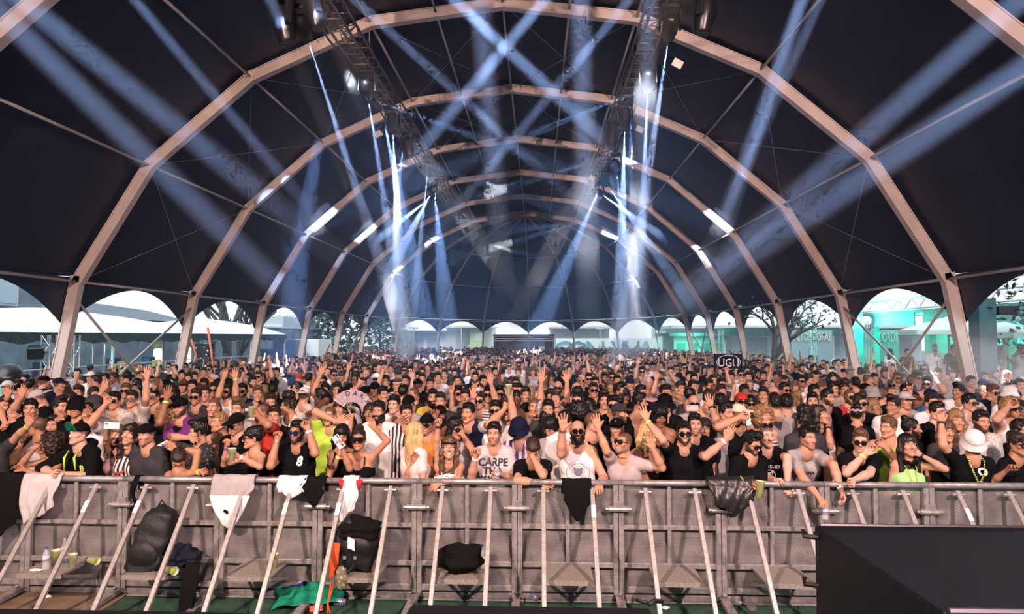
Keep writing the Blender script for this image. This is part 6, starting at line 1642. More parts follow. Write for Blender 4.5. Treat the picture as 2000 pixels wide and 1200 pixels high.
def fixture(c, d, label, big=1., lit=True):
    """moving head: clamp base, yoke, head pointing along d; c is the head's centre."""
    d = nrm(d); t = empty('moving_head_light', tuple(c)); tag(t, label, 'stage light', 'moving lights hung from the trusses'); g = big
    dh = np.array([d[0], d[1], 0]); dh = nrm(dh) if np.linalg.norm(dh) > .05 else np.array([0, 1., 0]); ax = np.array([-dh[1], dh[0], 0])
    R0 = np.stack([ax, dh, np.array([0, 0, 1.])], 1); z = d; x = ax; R = np.stack([x, np.cross(z, x), z], 1)
    mb = MB(); mb.box((0, 0, .33 * g), (.30 * g, .24 * g, .09 * g), R=R0); mb.tube([(0, 0, .37 * g), (0, 0, .46 * g)], .03, 8); mb.build('base', HEADM, t, bevel=.012)
    for q in (-1, 1):
        mb = MB(); mb.bar(ax * q * .16 * g + np.array([0, 0, .30 * g]), ax * q * .17 * g - np.array([0, 0, .05 * g]), .09 * g, .035 * g, up=ax); mb.build('yoke_arm', HEADM, t, bevel=.008)
    mb = MB(); mb.lathe([(.03 * g, -.27 * g), (.10 * g, -.24 * g), (.13 * g, -.12 * g), (.14 * g, 0), (.13 * g, .1 * g), (.105 * g, .2 * g), (.105 * g, .23 * g), (.09 * g, .23 * g)], n=20, R=R); mb.build('head', HEADM, t, smooth=True)
    mb = MB(); mb.lathe([(.088 * g, .215 * g), (.06 * g, .226 * g), (.01, .228 * g)], n=18, R=R); mb.build('lens', LAMPM if lit else mat('lens_dark', (.05, .06, .08), .1), t, smooth=True)
    return c + d * .26 * g
# ------------------------------------------------------------------ haze lit by the beams: thin scattering volume where each lamp shines
BEAMCOL = (.33, .52, 1.)
def haze(name, dens, col=(1, 1, 1), an=0.):
    if name in MATS: return MATS[name]
    m = bpy.data.materials.new(name); m.use_nodes = True; nt = m.node_tree; nt.nodes.clear(); o = nt.nodes.new('ShaderNodeOutputMaterial'); v = nt.nodes.new('ShaderNodeVolumeScatter')
    v.inputs['Color'].default_value = (*col, 1); v.inputs['Density'].default_value = dens; v.inputs['Anisotropy'].default_value = an; nt.links.new(v.outputs[0], o.inputs['Volume']); m.cycles.homogeneous_volume = True if hasattr(m.cycles, 'homogeneous_volume') else None
    MATS[name] = m; return m
ROOF = BVHTree.FromPolygons([v.co for v in bpy.data.objects['ceiling'].data.vertices], [tuple(p.vertices) for p in bpy.data.objects['ceiling'].data.polygons])
def roof_at(px, py):
    d = ray(px, py); h = ROOF.ray_cast(Vector(CP), Vector(d)); return np.array(h[0]) if h[0] is not None else at(px, py, 40)
def beam(S, E, r0, r1, power, label, dens=.08, blend=1., over=1.):
    S, E = np.asarray(S, float), np.asarray(E, float); d = nrm(E - S); L = np.linalg.norm(E - S); half = math.atan2(r1 - r0, L); back = r0 / math.tan(half); apex = S - d * back
    sp_ = spot('beam_lamp', S, E, power, 2 * math.atan2(r1, L), blend, BEAMCOL, .012)
    sp_.data.spot_size = 2 * math.atan2(r1, L)
    n = 20; u, v, _ = _basis(d); vs = []; tan = r1 / L
    for k in range(2):
        dist = .12 if k == 0 else L * over; rr = tan * dist * 1.02 + .004
        for i in range(n): a = 2 * PI * i / n; vs.append(S + d * dist + rr * (math.cos(a) * u + math.sin(a) * v) - S)
    fs = [(i, (i + 1) % n, n + (i + 1) % n, n + i) for i in range(n)] + [tuple(range(n - 1, -1, -1)), tuple(range(n, 2 * n))]
    me = bpy.data.meshes.new('light_beam'); me.from_pydata([tuple(q) for q in vs], [], fs); me.materials.append(haze('haze_%g' % dens, dens))
    o = bpy.data.objects.new('light_beam', me); COL.objects.link(o); o.location = S; tag(o, label, 'light beam', 'hazy light beams under the roof', 'stuff'); return o
def heads_at(px, py): return atz(px, py, 1.62)
# lamps on the trusses: (side, picture height of the lamp, sideways offset, target, end radius, power, words)
TB = [(-1, 62, -.30, heads_at(803, 696), .55, 9e3, 'second nearest on the left truss'), (-1, 180, .05, heads_at(800, 700), .5, 9e3, 'third on the left truss'), (-1, 246, .1, heads_at(793, 712), .42, 9e3, 'fourth on the left truss'),
      (-1, 292, -.25, heads_at(778, 704), .42, 7e3, 'fifth on the left truss'), (-1, 335, .25, heads_at(797, 698), .4, 7e3, 'sixth on the left truss'), (-1, 378, -.1, at(757, 540, 33), .45, 6e3, 'seventh on the left truss'), (-1, 392, -.35, roof_at(738, 468), .26, 5e3, 'last on the left truss, aimed left at the roof'),
      (1, 60, .1, heads_at(1213, 700), .55, 9e3, 'second nearest on the right truss'), (1, 165, .12, heads_at(1243, 705), .45, 9e3, 'third on the right truss'), (1, 236, -.05, heads_at(1207, 715), .42, 9e3, 'fourth on the right truss'),
      (1, 330, .25, heads_at(1250, 696), .45, 7e3, 'fifth on the right truss'), (1, 360, .1, at(1372, 622, 33), .5, 6e3, 'sixth on the right truss'), (1, 383, .1, roof_at(1294, 462), .26, 5e3, 'last on the right truss, aimed right at the roof')]
for s, py, dx, E, r1, pw, wd in TB:
    c = on_truss(s, py - 6, -.58, dx); L_ = fixture(c, E - c, 'moving stage light ' + wd)
    beam(L_, E, .03, r1, pw * (14 if 'roof' in wd else 6), 'pale blue beam from the moving light ' + wd, .10, .5)
for s, py, dx, wd in ((-1, 50, -.55, 'big glossy moving head nearest the stage on the left truss'), (-1, 288, .12, 'moving head lit white by a passing beam on the left truss'), (1, 30, .55, 'big glossy moving head nearest the stage on the right truss'), (1, 268, -.2, 'moving head lit white by a passing beam on the right truss'), (-1, 25, .1, 'dark moving head at the top edge on the left truss')):
    c = on_truss(s, py, -.62, dx); fixture(c, (.15 * -s, .1, -1), wd, 1.25 if 'big' in wd else 1.1, False)
for s, py, dx in ((-1, 262, -.55), (-1, 352, -.0), (1, 124, .6), (1, 253, .5), (1, 348, -.3)):
    c = on_truss(s, py, -.45, dx); t = MB().box((0, 0, 0), (.2, .04, .16), R=np.array(Matrix.Rotation(.5 * s, 3, 'Y'))).build('light_panel', mat('panel_white', (.75, .75, .68), .5), bevel=.01); t.location = c; MB().tube([(0, 0, .08), (-dx * .4, 0, .3)], .012, 6).build('bracket', HEADM, t)
    tag(t, f'small pale flat light panel clipped to the {"left" if s < 0 else "right"} truss, {"far lower" if py > 300 else "upper" if py < 200 else "middle"} one' if dx else 'small pale flat light panel near the far end of the left truss', 'light panel')
# wide beams from lamps above the stage: (line through two picture points, lamp depth, end, radius at the end, power, words)
def src(p, q, py, y): t = (py - p[1]) / (q[1] - p[1]); return at(p[0] + (q[0] - p[0]) * t, py, y)
WB = [((75, 30), (600, 610), -260, 6.2, at(600, 612, 31), .75, 9e3, 'outermost on the left, down to the left posts'), ((112, 10), (480, 330), -260, 6.4, roof_at(660, 500), .7, 9e3, 'second on the left'),
      ((280, 0), (590, 370), -230, 7., roof_at(622, 428), .32, 5e3, 'ending in the bright patch on the third left arch'), ((535, 0), (660, 270), -220, 7.5, roof_at(722, 448), .38, 5.5e3, 'ending in the patch on the fourth left arch'),
      ((640, 62), (760, 330), -150, 8., roof_at(828, 480), .38, 5.5e3, 'ending in the patch on the last left arch'), ((610, 0), (1000, 560), -120, 6.2, at(1022, 592, 52), .7, 16e3, 'running along the left truss to the far centre'),
      ((705, 0), (1000, 275), -160, 8., roof_at(1190, 455), .36, 7e3, 'crossing from upper left to the right arches'), ((920, 30), (1165, 260), -160, 8.5, roof_at(1240, 330), .4, 5e3, 'crossing near the ridge down to the right truss'),
      ((1062, 0), (830, 280), -160, 8.5, roof_at(770, 352), .4, 5e3, 'crossing near the ridge down to the left truss'), ((1215, 0), (1005, 260), -160, 8., roof_at(835, 472), .36, 7e3, 'crossing from upper right to the left arches'),
      ((938, 30), (962, 330), -160, 9., at(985, 560, 48), .9, 9e3, 'falling steeply left of the ridge'), ((1134, 0), (1140, 300), -160, 9., at(1150, 618, 46), .9, 9e3, 'falling steeply right of the ridge'),
      ((1266, 80), (1258, 330), -160, 8.5, at(1245, 560, 36), .7, 6e3, 'falling beside the right truss'), ((1322, 0), (1075, 490), -120, 6.2, at(1004, 630, 52), .7, 16e3, 'running along the right truss to the far centre'),
      ((1556, 0), (1460, 250), -220, 7.5, roof_at(1413, 440), .4, 7e3, 'ending in the patch on the third right arch'), ((1530, 140), (1440, 330), -220, 7.2, roof_at(1378, 500), .35, 5e3, 'ending in the patch on the fourth right arch'),
      ((1850, 10), (1560, 290), -240, 6.6, at(1300, 606, 36), .8, 11e3, 'second on the right'), ((2000, 20), (1690, 280), -240, 6.4, at(1310, 600, 33), .85, 11e3, 'outermost on the right, down to the right posts')]
for p, q, py, y, E, r1, pw, wd in WB: S_ = src(p, q, py, y); S_ = S_ - (np.asarray(E) - S_) * .27; S_[2] = min(S_[2], 8.9 - .33 * abs(S_[0] - XR)); beam(S_, E, .05, r1 * .92, pw * (95 if 'crossing' in wd else 40 if 'centre' in wd or 'steeply' in wd else 42 if 'patch' in wd else 24), 'wide hazy blue beam from above the stage ' + wd, .06, 1.)
# extra spots added to whiten patches of the crowd
for S_, px, py, pw in ((-1, 845, 706, 2.2e4), (-1, 880, 690, 2e4), (1, 1225, 708, 4e3), (1, 1285, 696, 5e3), (1, 1030, 690, 2e4), (-1, 545, 722, 8e3), (-1, 585, 738, 8e3), (1, 1845, 765, 5e3), (1, 1960, 772, 5e3), (-1, 740, 700, 9e3)):
    E = heads_at(px, py); S0 = np.array([TX[S_] * 1.0, max(5., E[1] * .55), 7.7]); spot('added_crowd_spot', S0, E, pw * (15 if E[1] > 15 else 4), .10 if E[1] > 15 else .06, .4, (.75, .8, 1.), .02)
# extra spots added to burn out patches of the arches, no fixtures there
for S_, px, py, pw in ((1, 621, 432, 9e4), (1, 706, 456, 7e4), (1, 833, 478, 6e4), (1, 766, 541, 7e4), (-1, 1418, 441, 9e4), (-1, 1381, 506, 6e4), (-1, 1194, 458, 6e4), (-1, 1244, 556, 6e4)):
    E = roof_at(px, py); S0 = np.array([TX[S_], max(6., E[1] - 11), 7.6]); spot('added_arch_spot', S0, E, pw, .072, .35, (.80, .88, 1.), .02)
# ------------------------------------------------------------------ outside: left
STONE = mat('stone_wall', (.22, .27, .32), .9, noise=.3, nscale=1.2, bump=.5, bscale=6); CANVAS = mat('white_canvas', (.72, .76, .80), .7, noise=.06, nscale=2); NET = matspeck('dark_fringe', (.03, .06, .06), (.12, .22, .21), 26, .3)
WHITEW = mat('white_render', (.62, .66, .70), .8, noise=.1, nscale=.5); TEALM = mat('teal_paint', (.03, .30, .27), .5, noise=.2); TRW = mat('truss_alu', (.55, .56, .6), .35, .6)
def bld(name, label, cat, x0, x1, y0, y1, z1, m, z0=0.): 
    o = MB().box((0, 0, (z1 - z0) / 2), (x1 - x0, y1 - y0, z1 - z0)).build(name, m); o.location = ((x0 + x1) / 2, (y0 + y1) / 2, z0); tag(o, label, cat); return o
b = bld('stone_building', 'tall blue grey stone building at the far left edge', 'building', -27, -20.5, 12, 27.5, 7.5, STONE)
for y in (15, 18.5, 22, 25.5):
    f = MB().box((3.2, y - 19.75, 4.6), (.15, 1.3, 1.5)).build('window', WHITEW, b); MB().box((3.29, y - 19.75, 4.6), (.03, 1.1, 1.3)).build('pane', mat('window_pane', (.6, .7, .78), .15), f)
MB().box((0, 0, 7.6), (6.9, 15.8, .25)).build('cornice', WHITEW, b)
b = bld('stone_wall', 'long low blue grey stone wall behind the left canopies', 'wall', -20.5, -19.8, 27.5, 62, 3.3, STONE); MB().box((0, 0, 3.35), (.9, 34.5, .12)).build('coping', WHITEW, b)
b = bld('house', 'grey house with sloping roof behind the left canopy', 'building', -29, -23, 30, 44, 3.6, STONE); MB().add([(-3.3, -7.3, 3.6), (3.3, -7.3, 3.6), (3.3, 7.3, 3.6), (-3.3, 7.3, 3.6), (0, -7.3, 5.0), (0, 7.3, 4.4)], [(0, 1, 4), (1, 2, 5, 4), (2, 3, 5), (3, 0, 4, 5), (0, 3, 2, 1)]).build('roof', mat('slate_roof', (.12, .15, .18), .8, noise=.2), b)
def canopy(y0, y1, x0, x1, ze, zr, label):
    t = empty('market_canopy', ((x0 + x1) / 2, (y0 + y1) / 2, 0)); tag(t, label, 'canopy', 'white canopies along the left side'); hx, hy = (x1 - x0) / 2, (y1 - y0) / 2
    def fn(u, v):
        X, Y = (2 * u - 1), (2 * v - 1); m_ = max(abs(X), abs(Y) ** 1.5); return (X * hx, Y * hy, ze + (zr - ze) * (1 - m_) ** .8 + .03 * math.sin(9 * v) * (1 - abs(X)))
    MB().grid(14, 26, fn).build('roof_cloth', CANVAS, t, smooth=True)
    mb = MB()
    for a_, b_ in (((hx, -hy), (hx, hy)), ((-hx, -hy), (-hx, hy)), ((-hx, -hy), (hx, -hy)), ((-hx, hy), (hx, hy))):
        mb.grid(40, 2, lambda u, v, a_=a_, b_=b_: (a_[0] + (b_[0] - a_[0]) * u, a_[1] + (b_[1] - a_[1]) * u, ze + .02 - (.26 + .05 * math.sin(50 * u)) * v))
    mb.build('fringe', NET, t)
    for sx in (-1, 1):
        for sy in (-1, 0, 1): MB().tube([(sx * (hx - .1), sy * (hy - .1), 0), (sx * (hx - .1), sy * (hy - .1), ze)], .045, 8).build('post', TRW, t, smooth=True)
canopy(14.5, 25.5, -17, -12.6, 2.75, 3.55, 'long white canopy with dark fringe beyond the first two left posts'); canopy(26, 34.5, -17, -12.8, 2.75, 3.5, 'second white peaked canopy with dark fringe farther back on the left')
def tower(x, y, h, label, m=None, w=.22):
    t = empty('truss_tower', (x, y, 0)); tag(t, label, 'truss tower', 'small truss towers outside')
    for dx in (-w / 2, w / 2):
        for dy in (-w / 2, w / 2): MB().tube([(dx, dy, 0), (dx, dy, h)], .02, 6).build('tube', m or TRW, t)
    mb = MB(); n = int(h / .3)
    for k in range(n):
        f_ = 1 if k % 2 else -1
        for p, q in (((-w / 2 * f_, -w / 2), (w / 2 * f_, -w / 2)), ((w / 2, -w / 2 * f_), (w / 2, w / 2 * f_)), ((-w / 2, -w / 2 * f_), (-w / 2, w / 2 * f_))): mb.tube([(*p, k * .3), (*q, k * .3 + .3)], .009, 5)
    mb.build('lacing', m or TRW, t)
for px, y, lb in ((95, 16.8, 'white truss tower next to the black wall speaker on the left'), (142, 17.6, 'white truss tower seen just right of the first left post')): p = at(px, 690, y); tower(p[0], p[1], 2.7, lb)
p = at(70, 688, 16.6); t = empty('wall_speaker', tuple(p)); tag(t, 'tilted black loudspeaker hung on a truss tower at the left', 'speaker'); R = np.array(Matrix.Rotation(.35, 3, 'X') @ Matrix.Rotation(.5, 3, 'Z') @ Matrix.Rotation(.15, 3, 'Y')); MB().box((0, 0, 0), (.34, .28, .3), R=R).build('cabinet', HEADM, t, bevel=.02); MB().box(R @ np.array([0, -.145, 0]), (.3, .01, .26), R=R).build('grille', BAGM, t); MB().tube([(.1, .05, 0), (.3, .1, .0)], .02, 6).build('bracket', HEADM, t)
RB = mat('fridge_blue', (.02, .03, .12), .4); RR = mat('fridge_red', (.35, .05, .05), .4); RY = mat('fridge_yellow', (.45, .36, .15), .5)
for px, y, lb in ((82, 17.2, 'at the left edge beside the first post'), (222, 20.5, 'behind the crossed rods'), (290, 22., 'right of the crossed rods')):
    p = at(px, 700, y); t = empty('drinks_cooler', (p[0], p[1], 0)); tag(t, 'blue cooler with red emblem and yellow panel ' + lb, 'drinks cooler', 'branded coolers along the left fence'); MB().box((0, 0, 1.0), (.3, .3, 2.0)).build('body', RB, t, bevel=.02); MB().box((.27, .0, 1.1), (.22, .24, 1.6)).build('yellow_panel', RY, t, bevel=.02)
    MB().lathe([(.13, 0), (.13, .02)], (.06, -.16, 1.55), 16, R=np.array([[1, 0, 0], [0, 0, -1], [0, 1, 0.]])).build('emblem', RR, t); MB().tube([(.12, -.17, 1.45), (.22, -.18, 1.52), (.3, -.17, 1.6)], [.04, .035, .015], 6).build('emblem', RR, t)
for px, y in ((308, 22.5), (366, 25.5)):
    p = at(px, 690, y); t = empty('light_column', (p[0], p[1], 0)); tag(t, f'white glowing round column {"between the first two left posts" if px < 340 else "just right of the second left post"}', 'light column', 'glowing columns on the left'); MB().lathe([(.13, 0), (.13, 2.2), (.1, 2.25)], n=14).build('tube', mat('glow_white', (.8, .82, .85), .5, emit=(1, .97, .9), estr=1.2), t, smooth=True); MB().lathe([(.05, 2.25), (.15, 2.32), (.1, 2.45)], n=12).build('cap', RY, t, smooth=True)
for px, py0, px1, py1, y, lb in ((373, 663, 382, 690, 24, 'shorter orange pole leaning left of the black dotted tower'), (406, 640, 415, 705, 22, 'long orange pole rising right of the black dotted tower'), (645, 672, 632, 700, 30, 'thin pinkish pole in the crowd before the third left posts')):
    a_, b_ = at(px, py0, y), at(px1, py1, y); o = MB().tube([a_ - b_, np.zeros(3), np.array([(b_ - a_)[0] * .3, 0, -b_[2]])], .035, 6).build('orange_pole', mat('orange_pole', (.7, .14, .06), .5), smooth=True); o.location = b_; tag(o, lb, 'pole', 'leaning orange poles')
p = at(400, 690, 24.5); t = empty('speaker_tower', (p[0], p[1], 0)); tag(t, 'black tower with white dots behind the orange poles', 'tower'); MB().box((0, 0, 1.2), (.5, .5, 2.4)).build('body', matspeck('black_dots', (.015, .015, .018), (.75, .75, .75), 7, .22), t); MB().box((0, 0, 2.45), (.56, .56, .06)).build('lid', HEADM, t)
# fence
t = empty('fence', (-12.2, 18, 0)); tag(t, 'pale teal site fence with wire mesh along the left side', 'fence')
for k in range(9): MB().tube([(0, -8 + 2.4 * k, 0), (0, -8 + 2.4 * k, 1.85)], .03, 6).build('post', TRW, t)
mb = MB()
for z in (.15, 1.0, 1.85): mb.tube([(0, -8, z), (0, 11.2, z)], .018, 6)
mb.build('rail', TRW, t); mb = MB()
for k in range(64): mb.tube([(0, -8 + .3 * k, .15), (0, -8 + .3 * k, 1.85)], .004, 4, cap=False)
mb.build('mesh_wires', TRW, t)
p = at(16, 715, 13.8); t = empty('bin', (p[0], p[1], 0)); tag(t, 'teal bin with dark domed lid at the left edge', 'bin'); MB().lathe([(.3, 0), (.33, 1.7)], n=16).build('body', TEALM, t, smooth=True); MB().lathe([(.34, 1.7), (.33, 1.85), (.2, 2.05), (.02, 2.1)], n=16).build('lid', HEADM, t, smooth=True)
# ---- trees
BARK = mat('bark', (.10, .09, .085), .9, noise=.3, nscale=6); 
def leafm(c): return mat('leaf_%g' % c[1], c, .7, noise=.4, nscale=3)
def tree(x, y, h, r, label, leaf=(.10, .17, .16), n=900, seed=0, conifer=False, bare=False, spread=.55, trunk=.16):
    rr = random.Random(seed); t = empty('tree', (x, y, 0)); tag(t, label, 'tree', 'trees around the tent'); mb = MB(); tips = []
    def br(p, d, L, rad, lev):
        q = p + d * L; m_ = (p + q) / 2 + np.array([rr.uniform(-1, 1), rr.uniform(-1, 1), 0]) * L * .06; mb.tube([p, m_, q], [rad, rad * .85, rad * .68], 6 if lev < 2 else 4, cap=False)
        if lev >= (4 if bare else 3) or L < .25: tips.append(q); return
        for _ in range(3 if lev else 4):
            nd = nrm(d + np.array([rr.uniform(-1, 1), rr.uniform(-1, 1), rr.uniform(-.15, .6)]) * spread * 1.5); br(q if rr.random() > .3 else p + d * L * .7, nd, L * rr.uniform(.55, .8), rad * .6, lev + 1)
    if conifer: mb.tube([(0, 0, 0), (0, 0, h)], [trunk, .03], 7)
    else: br(np.array([0, 0, 0.]), np.array([rr.uniform(-.1, .1), 0, 1.]), h * .32, trunk, 0)
    mb.build('trunk', BARK, t, smooth=True)
    if n:
        V = []; Fc = []
        for i in range(n):
            if conifer: z = h * (.15 + .85 * rr.random() ** 1.2); a = rr.uniform(0, 2 * PI); R_ = r * (1 - z / h) ** .7 * rr.random() ** .4; c = np.array([R_ * math.cos(a), R_ * math.sin(a), z - .12 * R_ + .1 * math.sin(z * 9)])
            else: b_ = tips[rr.randrange(len(tips))]; c = b_ + np.array([rr.gauss(0, 1), rr.gauss(0, 1), rr.gauss(0, .8)]) * r * .16
            s_ = rr.uniform(.12, .26) * (h / 6) * (.55 if bare or n < 1000 else 1); u_ = nrm(np.array([rr.gauss(0, 1), rr.gauss(0, 1), rr.gauss(0, .7)])); w_ = nrm(np.cross(u_, [rr.gauss(0, 1), rr.gauss(0, 1), 1])); k0 = len(V)
            V += [tuple(c - u_ * s_), tuple(c + w_ * s_ * .45), tuple(c + u_ * s_), tuple(c - w_ * s_ * .45)]; Fc.append((k0, k0 + 1, k0 + 2, k0 + 3))
        me = bpy.data.meshes.new('foliage'); me.from_pydata(V, [], Fc); link('foliage', me, leafm(leaf), t)
for px, y, h, r, lb, kw in ((447, 36, 7.5, 2.6, 'bare spreading tree behind the second white canopy', dict(n=0, bare=True, spread=.5, trunk=.3, seed=3)), (640, 62, 7.5, 3.6, 'layered dark conifer seen through the sixth left opening', dict(conifer=True, n=2600, seed=4)), (694, 58, 8.6, 4.2, 'big dense tree seen at the left end of the rear openings', dict(n=2600, seed=5)), (742, 64, 7.4, 4., 'wide tree beside the lamp post behind the rear openings', dict(conifer=True, n=2400, seed=6)),
                               (565, 75, 5.5, 2.5, 'small row tree far behind on the left', dict(n=1100, seed=7)), (586, 78, 5.2, 2.4, 'second small row tree far behind on the left', dict(n=1100, seed=8)), (1512, 27, 5.6, 2.4, 'gnarled thin tree between the right posts', dict(n=520, seed=9, bare=True, spread=.62, trunk=.17)), (2075, 17.5, 5.2, 3.0, 'leafy branch-heavy tree at the top right corner opening', dict(n=900, seed=11, leaf=(.03, .035, .03), spread=.7)), (470, 39, 7.2, 2.4, 'second bare tree close to the first behind the canopy', dict(n=0, bare=True, seed=13, trunk=.24))):
    p = at(px, 690, y); tree(p[0], p[1], h, r, lb, **kw)
# ---- far rear
def box_at(name, label, cat, pl, pr, pyt, y, depth, m, group=None):
    a_, b_ = at(pl, 680, y), at(pr, 680, y); z = float(at(pl, pyt, y)[2]); o = MB().box((0, depth / 2, z / 2), (b_[0] - a_[0], depth, z)).build(name, m); o.location = ((a_[0] + b_[0]) / 2, y, 0); tag(o, label, cat, group); return o, b_[0] - a_[0], z
FARW = mat('far_white_wall', (.80, .83, .85), .8, noise=.06); GREYB = mat('grey_block', (.45, .50, .53), .8, noise=.15)
o, w_, z = box_at('grey_building', 'grey concrete building seen through the fourth left opening', 'building', 505, 552, 618, 66, 10, GREYB)
for k in range(3): MB().box((-w_ * .3 + k * w_ * .3, -.03, z - 1.2), (.7, .06, .8)).build('window', mat('window_pane', (.6, .7, .78), .15), o)
o, w_, z = box_at('truck', 'dark blue truck body with white plate far left', 'truck', 533, 578, 664, 46, 3, mat('truck_blue', (.02, .035, .09), .4)); MB().box((.2, -.02, z * .45), (.5, .04, .25)).build('white_plate', FARW, o); MB().box((-w_ / 2 - .5, 1.5, .9), (1, 2.4, 1.8)).build('cab', mat('truck_blue', (.02, .035, .09), .4), o)
o, w_, z = box_at('white_trailer', 'white trailer beside the dark blue truck', 'trailer', 577, 622, 663, 48, 3, FARW); MB().box((0, -.02, z * .3), (w_ * .9, .04, .1)).build('trim_line', GREYB, o)
o, w_, z = box_at('low_pavilion', 'long white pavilion with dark flat roof behind the left rear openings', 'building', 765, 872, 650, 72, 8, FARW); MB().box((0, 3.5, z + .08), (w_ + 1.5, 10, .22)).build('roof', mat('dark_roof', (.05, .10, .11), .7), o)
for k in range(3): MB().box((-w_ * .3 + k * w_ * .28, -.03, z * .5), (1.3, .05, z * .6)).build('door_panel', GREYB, o)
o, w_, z = box_at('green_building', 'pale green building behind the rear openings', 'building', 918, 944, 630, 85, 8, mat('pale_green', (.55, .72, .45), .8)); MB().box((w_ * .2, -.03, z * .6), (1, .05, 1)).build('window', FARW, o)
o, w_, z = box_at('white_building', 'wide white flat building left of the black stage container', 'building', 872, 960, 640, 88, 9, FARW); MB().box((0, 0, z), (w_ + .4, 9.3, .2)).build('parapet', GREYB, o)
o, w_, z = box_at('warehouse', 'pale warehouse right of the black stage container', 'building', 1075, 1190, 641, 92, 9, mat('pale_grey_wall', (.70, .74, .78), .8, noise=.05)); MB().box((0, 0, z), (w_ + .4, 9.4, .25)).build('parapet', GREYB, o)
o, w_, z = box_at('mural_wall', 'pale wall with big painted letters behind the rear right openings', 'wall', 1086, 1300, 661, 76, .3, mat('mural_ground', (.62, .74, .80), .8, noise=.08))
for ch, fx, c in (('C', -.44, (.12, .3, .36)), ('O', -.30, (.08, .2, .24)), ('N', -.14, (.14, .34, .40)), ('V', .08, (.05, .09, .16)), ('N', .18, (.05, .09, .16)), ('A', .32, (.2, .34, .42))):
    l_ = link('painted_letter', textmesh(ch, z * 1.25, .01), mat('mural_%s%g' % (ch, fx), c, .8), o); l_.rotation_euler = (PI / 2, 0, 0); l_.location = (w_ * fx, -.2, .06)
o, w_, z = box_at('warehouse', 'long pale warehouse far behind the stalls on the right', 'building', 1300, 1800, 640, 74, 9, mat('pale_teal_wall', (.55, .68, .70), .8, noise=.08)); MB().box((0, 0, z), (w_ + .4, 9.4, .3)).build('parapet', GREYB, o)
for k in range(7): MB().box((-w_ * .42 + k * w_ * .14, -.04, z * .45), (2.2, .08, z * .5)).build('shutter_door', GREYB, o)
# stage container
t0 = at(1023, 690, 58); a_, b_ = at(966, 690, 58), at(1082, 690, 58); zt_ = float(at(1020, 653, 58)[2]); w_ = b_[0] - a_[0]; t = empty('mixing_booth', (t0[0], 58, 0)); tag(t, 'black flat-roofed booth with pale stripes at the far end of the crowd', 'booth')
MB().box((0, 1.5, zt_ - .1), (w_ + .2, 3.4, .12)).build('roof', HEADM, t); MB().box((0, 3, zt_ / 2), (w_, .1, zt_)).build('back_wall', HEADM, t)
for q in (-1, 1): MB().box((q * w_ / 2, 1.5, zt_ / 2), (.1, 3, zt_)).build('side_wall', HEADM, t)
for k in range(3): MB().box((0, -.1, zt_ - .22 - .17 * k), (w_, .06, .045)).build('pale_stripe', mat('pale_stripe', (.6, .5, .5), .5), t)
MB().box((0, .0, .75), (w_, .2, 1.5)).build('front_panel', HEADM, t); MB().box((w_ * .3, .3, 1.65), (.5, .4, .3)).build('equipment', GREYB, t)
for px, pyt, y, lb in ((808, 641, 66, 'lamp post left of the white rear building'), (901, 638, 74, 'lamp post with twin heads behind the rear openings'), (965, 640, 80, 'thin lamp post left of the black booth'), (1172, 642, 78, 'lamp post right of the black booth')):
    p = at(px, 680, y); z = float(at(px, pyt, y)[2]); t = empty('lamp_post', (p[0], p[1], 0)); tag(t, lb, 'lamp post', 'lamp posts far behind'); MB().tube([(0, 0, 0), (0, 0, z)], .06, 6).build('pole', GREYB, t); MB().box((0, 0, z), (.9, .2, .15)).build('lamp_head', GREYB, t)
# ---- right: bar deck
DECKM = mat('deck_boards', (.20, .19, .18), .8, noise=.25, nscale=4)
o = MB().box((14.6, 24.2, .2), (5.6, 15, .4)).build('bar_deck', DECKM); tag(o, 'low raised deck in front of the teal lit bar on the right', 'deck')
t = empty('bar', (16.6, 24.5, .4)); tag(t, 'teal lit open bar under a flat truss roof on the right', 'bar'); TEALW = mat('bar_back_wall', (.20, .45, .43), .6, noise=.15)
MB().box((1.4, 0, 1.6), (.15, 14.5, 3.2)).build('back_wall', TEALW, t); MB().box((-1.0, 0, .55), (.5, 13.5, 1.1)).build('counter', mat('bar_front', (.35, .34, .36), .6, noise=.15), t); MB().box((-1.05, 0, 1.13), (.7, 13.7, .06)).build('counter_top', mat('counter_top', (.06, .07, .075), .3), t)
MB().box((-.2, 0, 3.25), (3.6, 15, .1)).build('roof_slab', mat('bar_roof', (.28, .42, .42), .6), t)
for z in (1.5, 1.95, 2.4): MB().box((1.2, 0, z), (.3, 12, .04)).build('shelf', TEALM, t)
for yy in (-6.5, -2.2, 2.2, 6.5): MB().box((-1.6, yy, 1.6), (.28, .28, 3.2)).build('pillar', TEALM, t)
mb = MB()
for z in (3.35, 3.75): mb.tube([(-2.1, -7.5, z), (-2.1, 7.5, z)], .035, 6)
for k in range(30): mb.tube([(-2.1, -7.5 + .5 * k, 3.35 if k % 2 else 3.75), (-2.1, -7 + .5 * k, 3.75 if k % 2 else 3.35)], .016, 5)
mb.build('roof_truss', TRW, t)
for k in range(3): MB().box((-1.95, 4.4 - 4.2 * k, 2.95), (.04, 3.6, .5)).build('fascia_panel', TEALW, t)
SIGNM = mat('sign_teal_glow', (.4, .9, .8), .5, emit=(.25, 1., .78), estr=1.6)
p = at(1943, 655, 22.4); o = link('bar_sign', textmesh('JAMESON', .42, .03, 'LEFT'), SIGNM); o.rotation_euler = (PI / 2, .0, -PI / 2 + .35); o.location = (p[0], p[1], p[2] - .02); tag(o, 'glowing teal lettered sign on the bar front at right edge', 'sign')
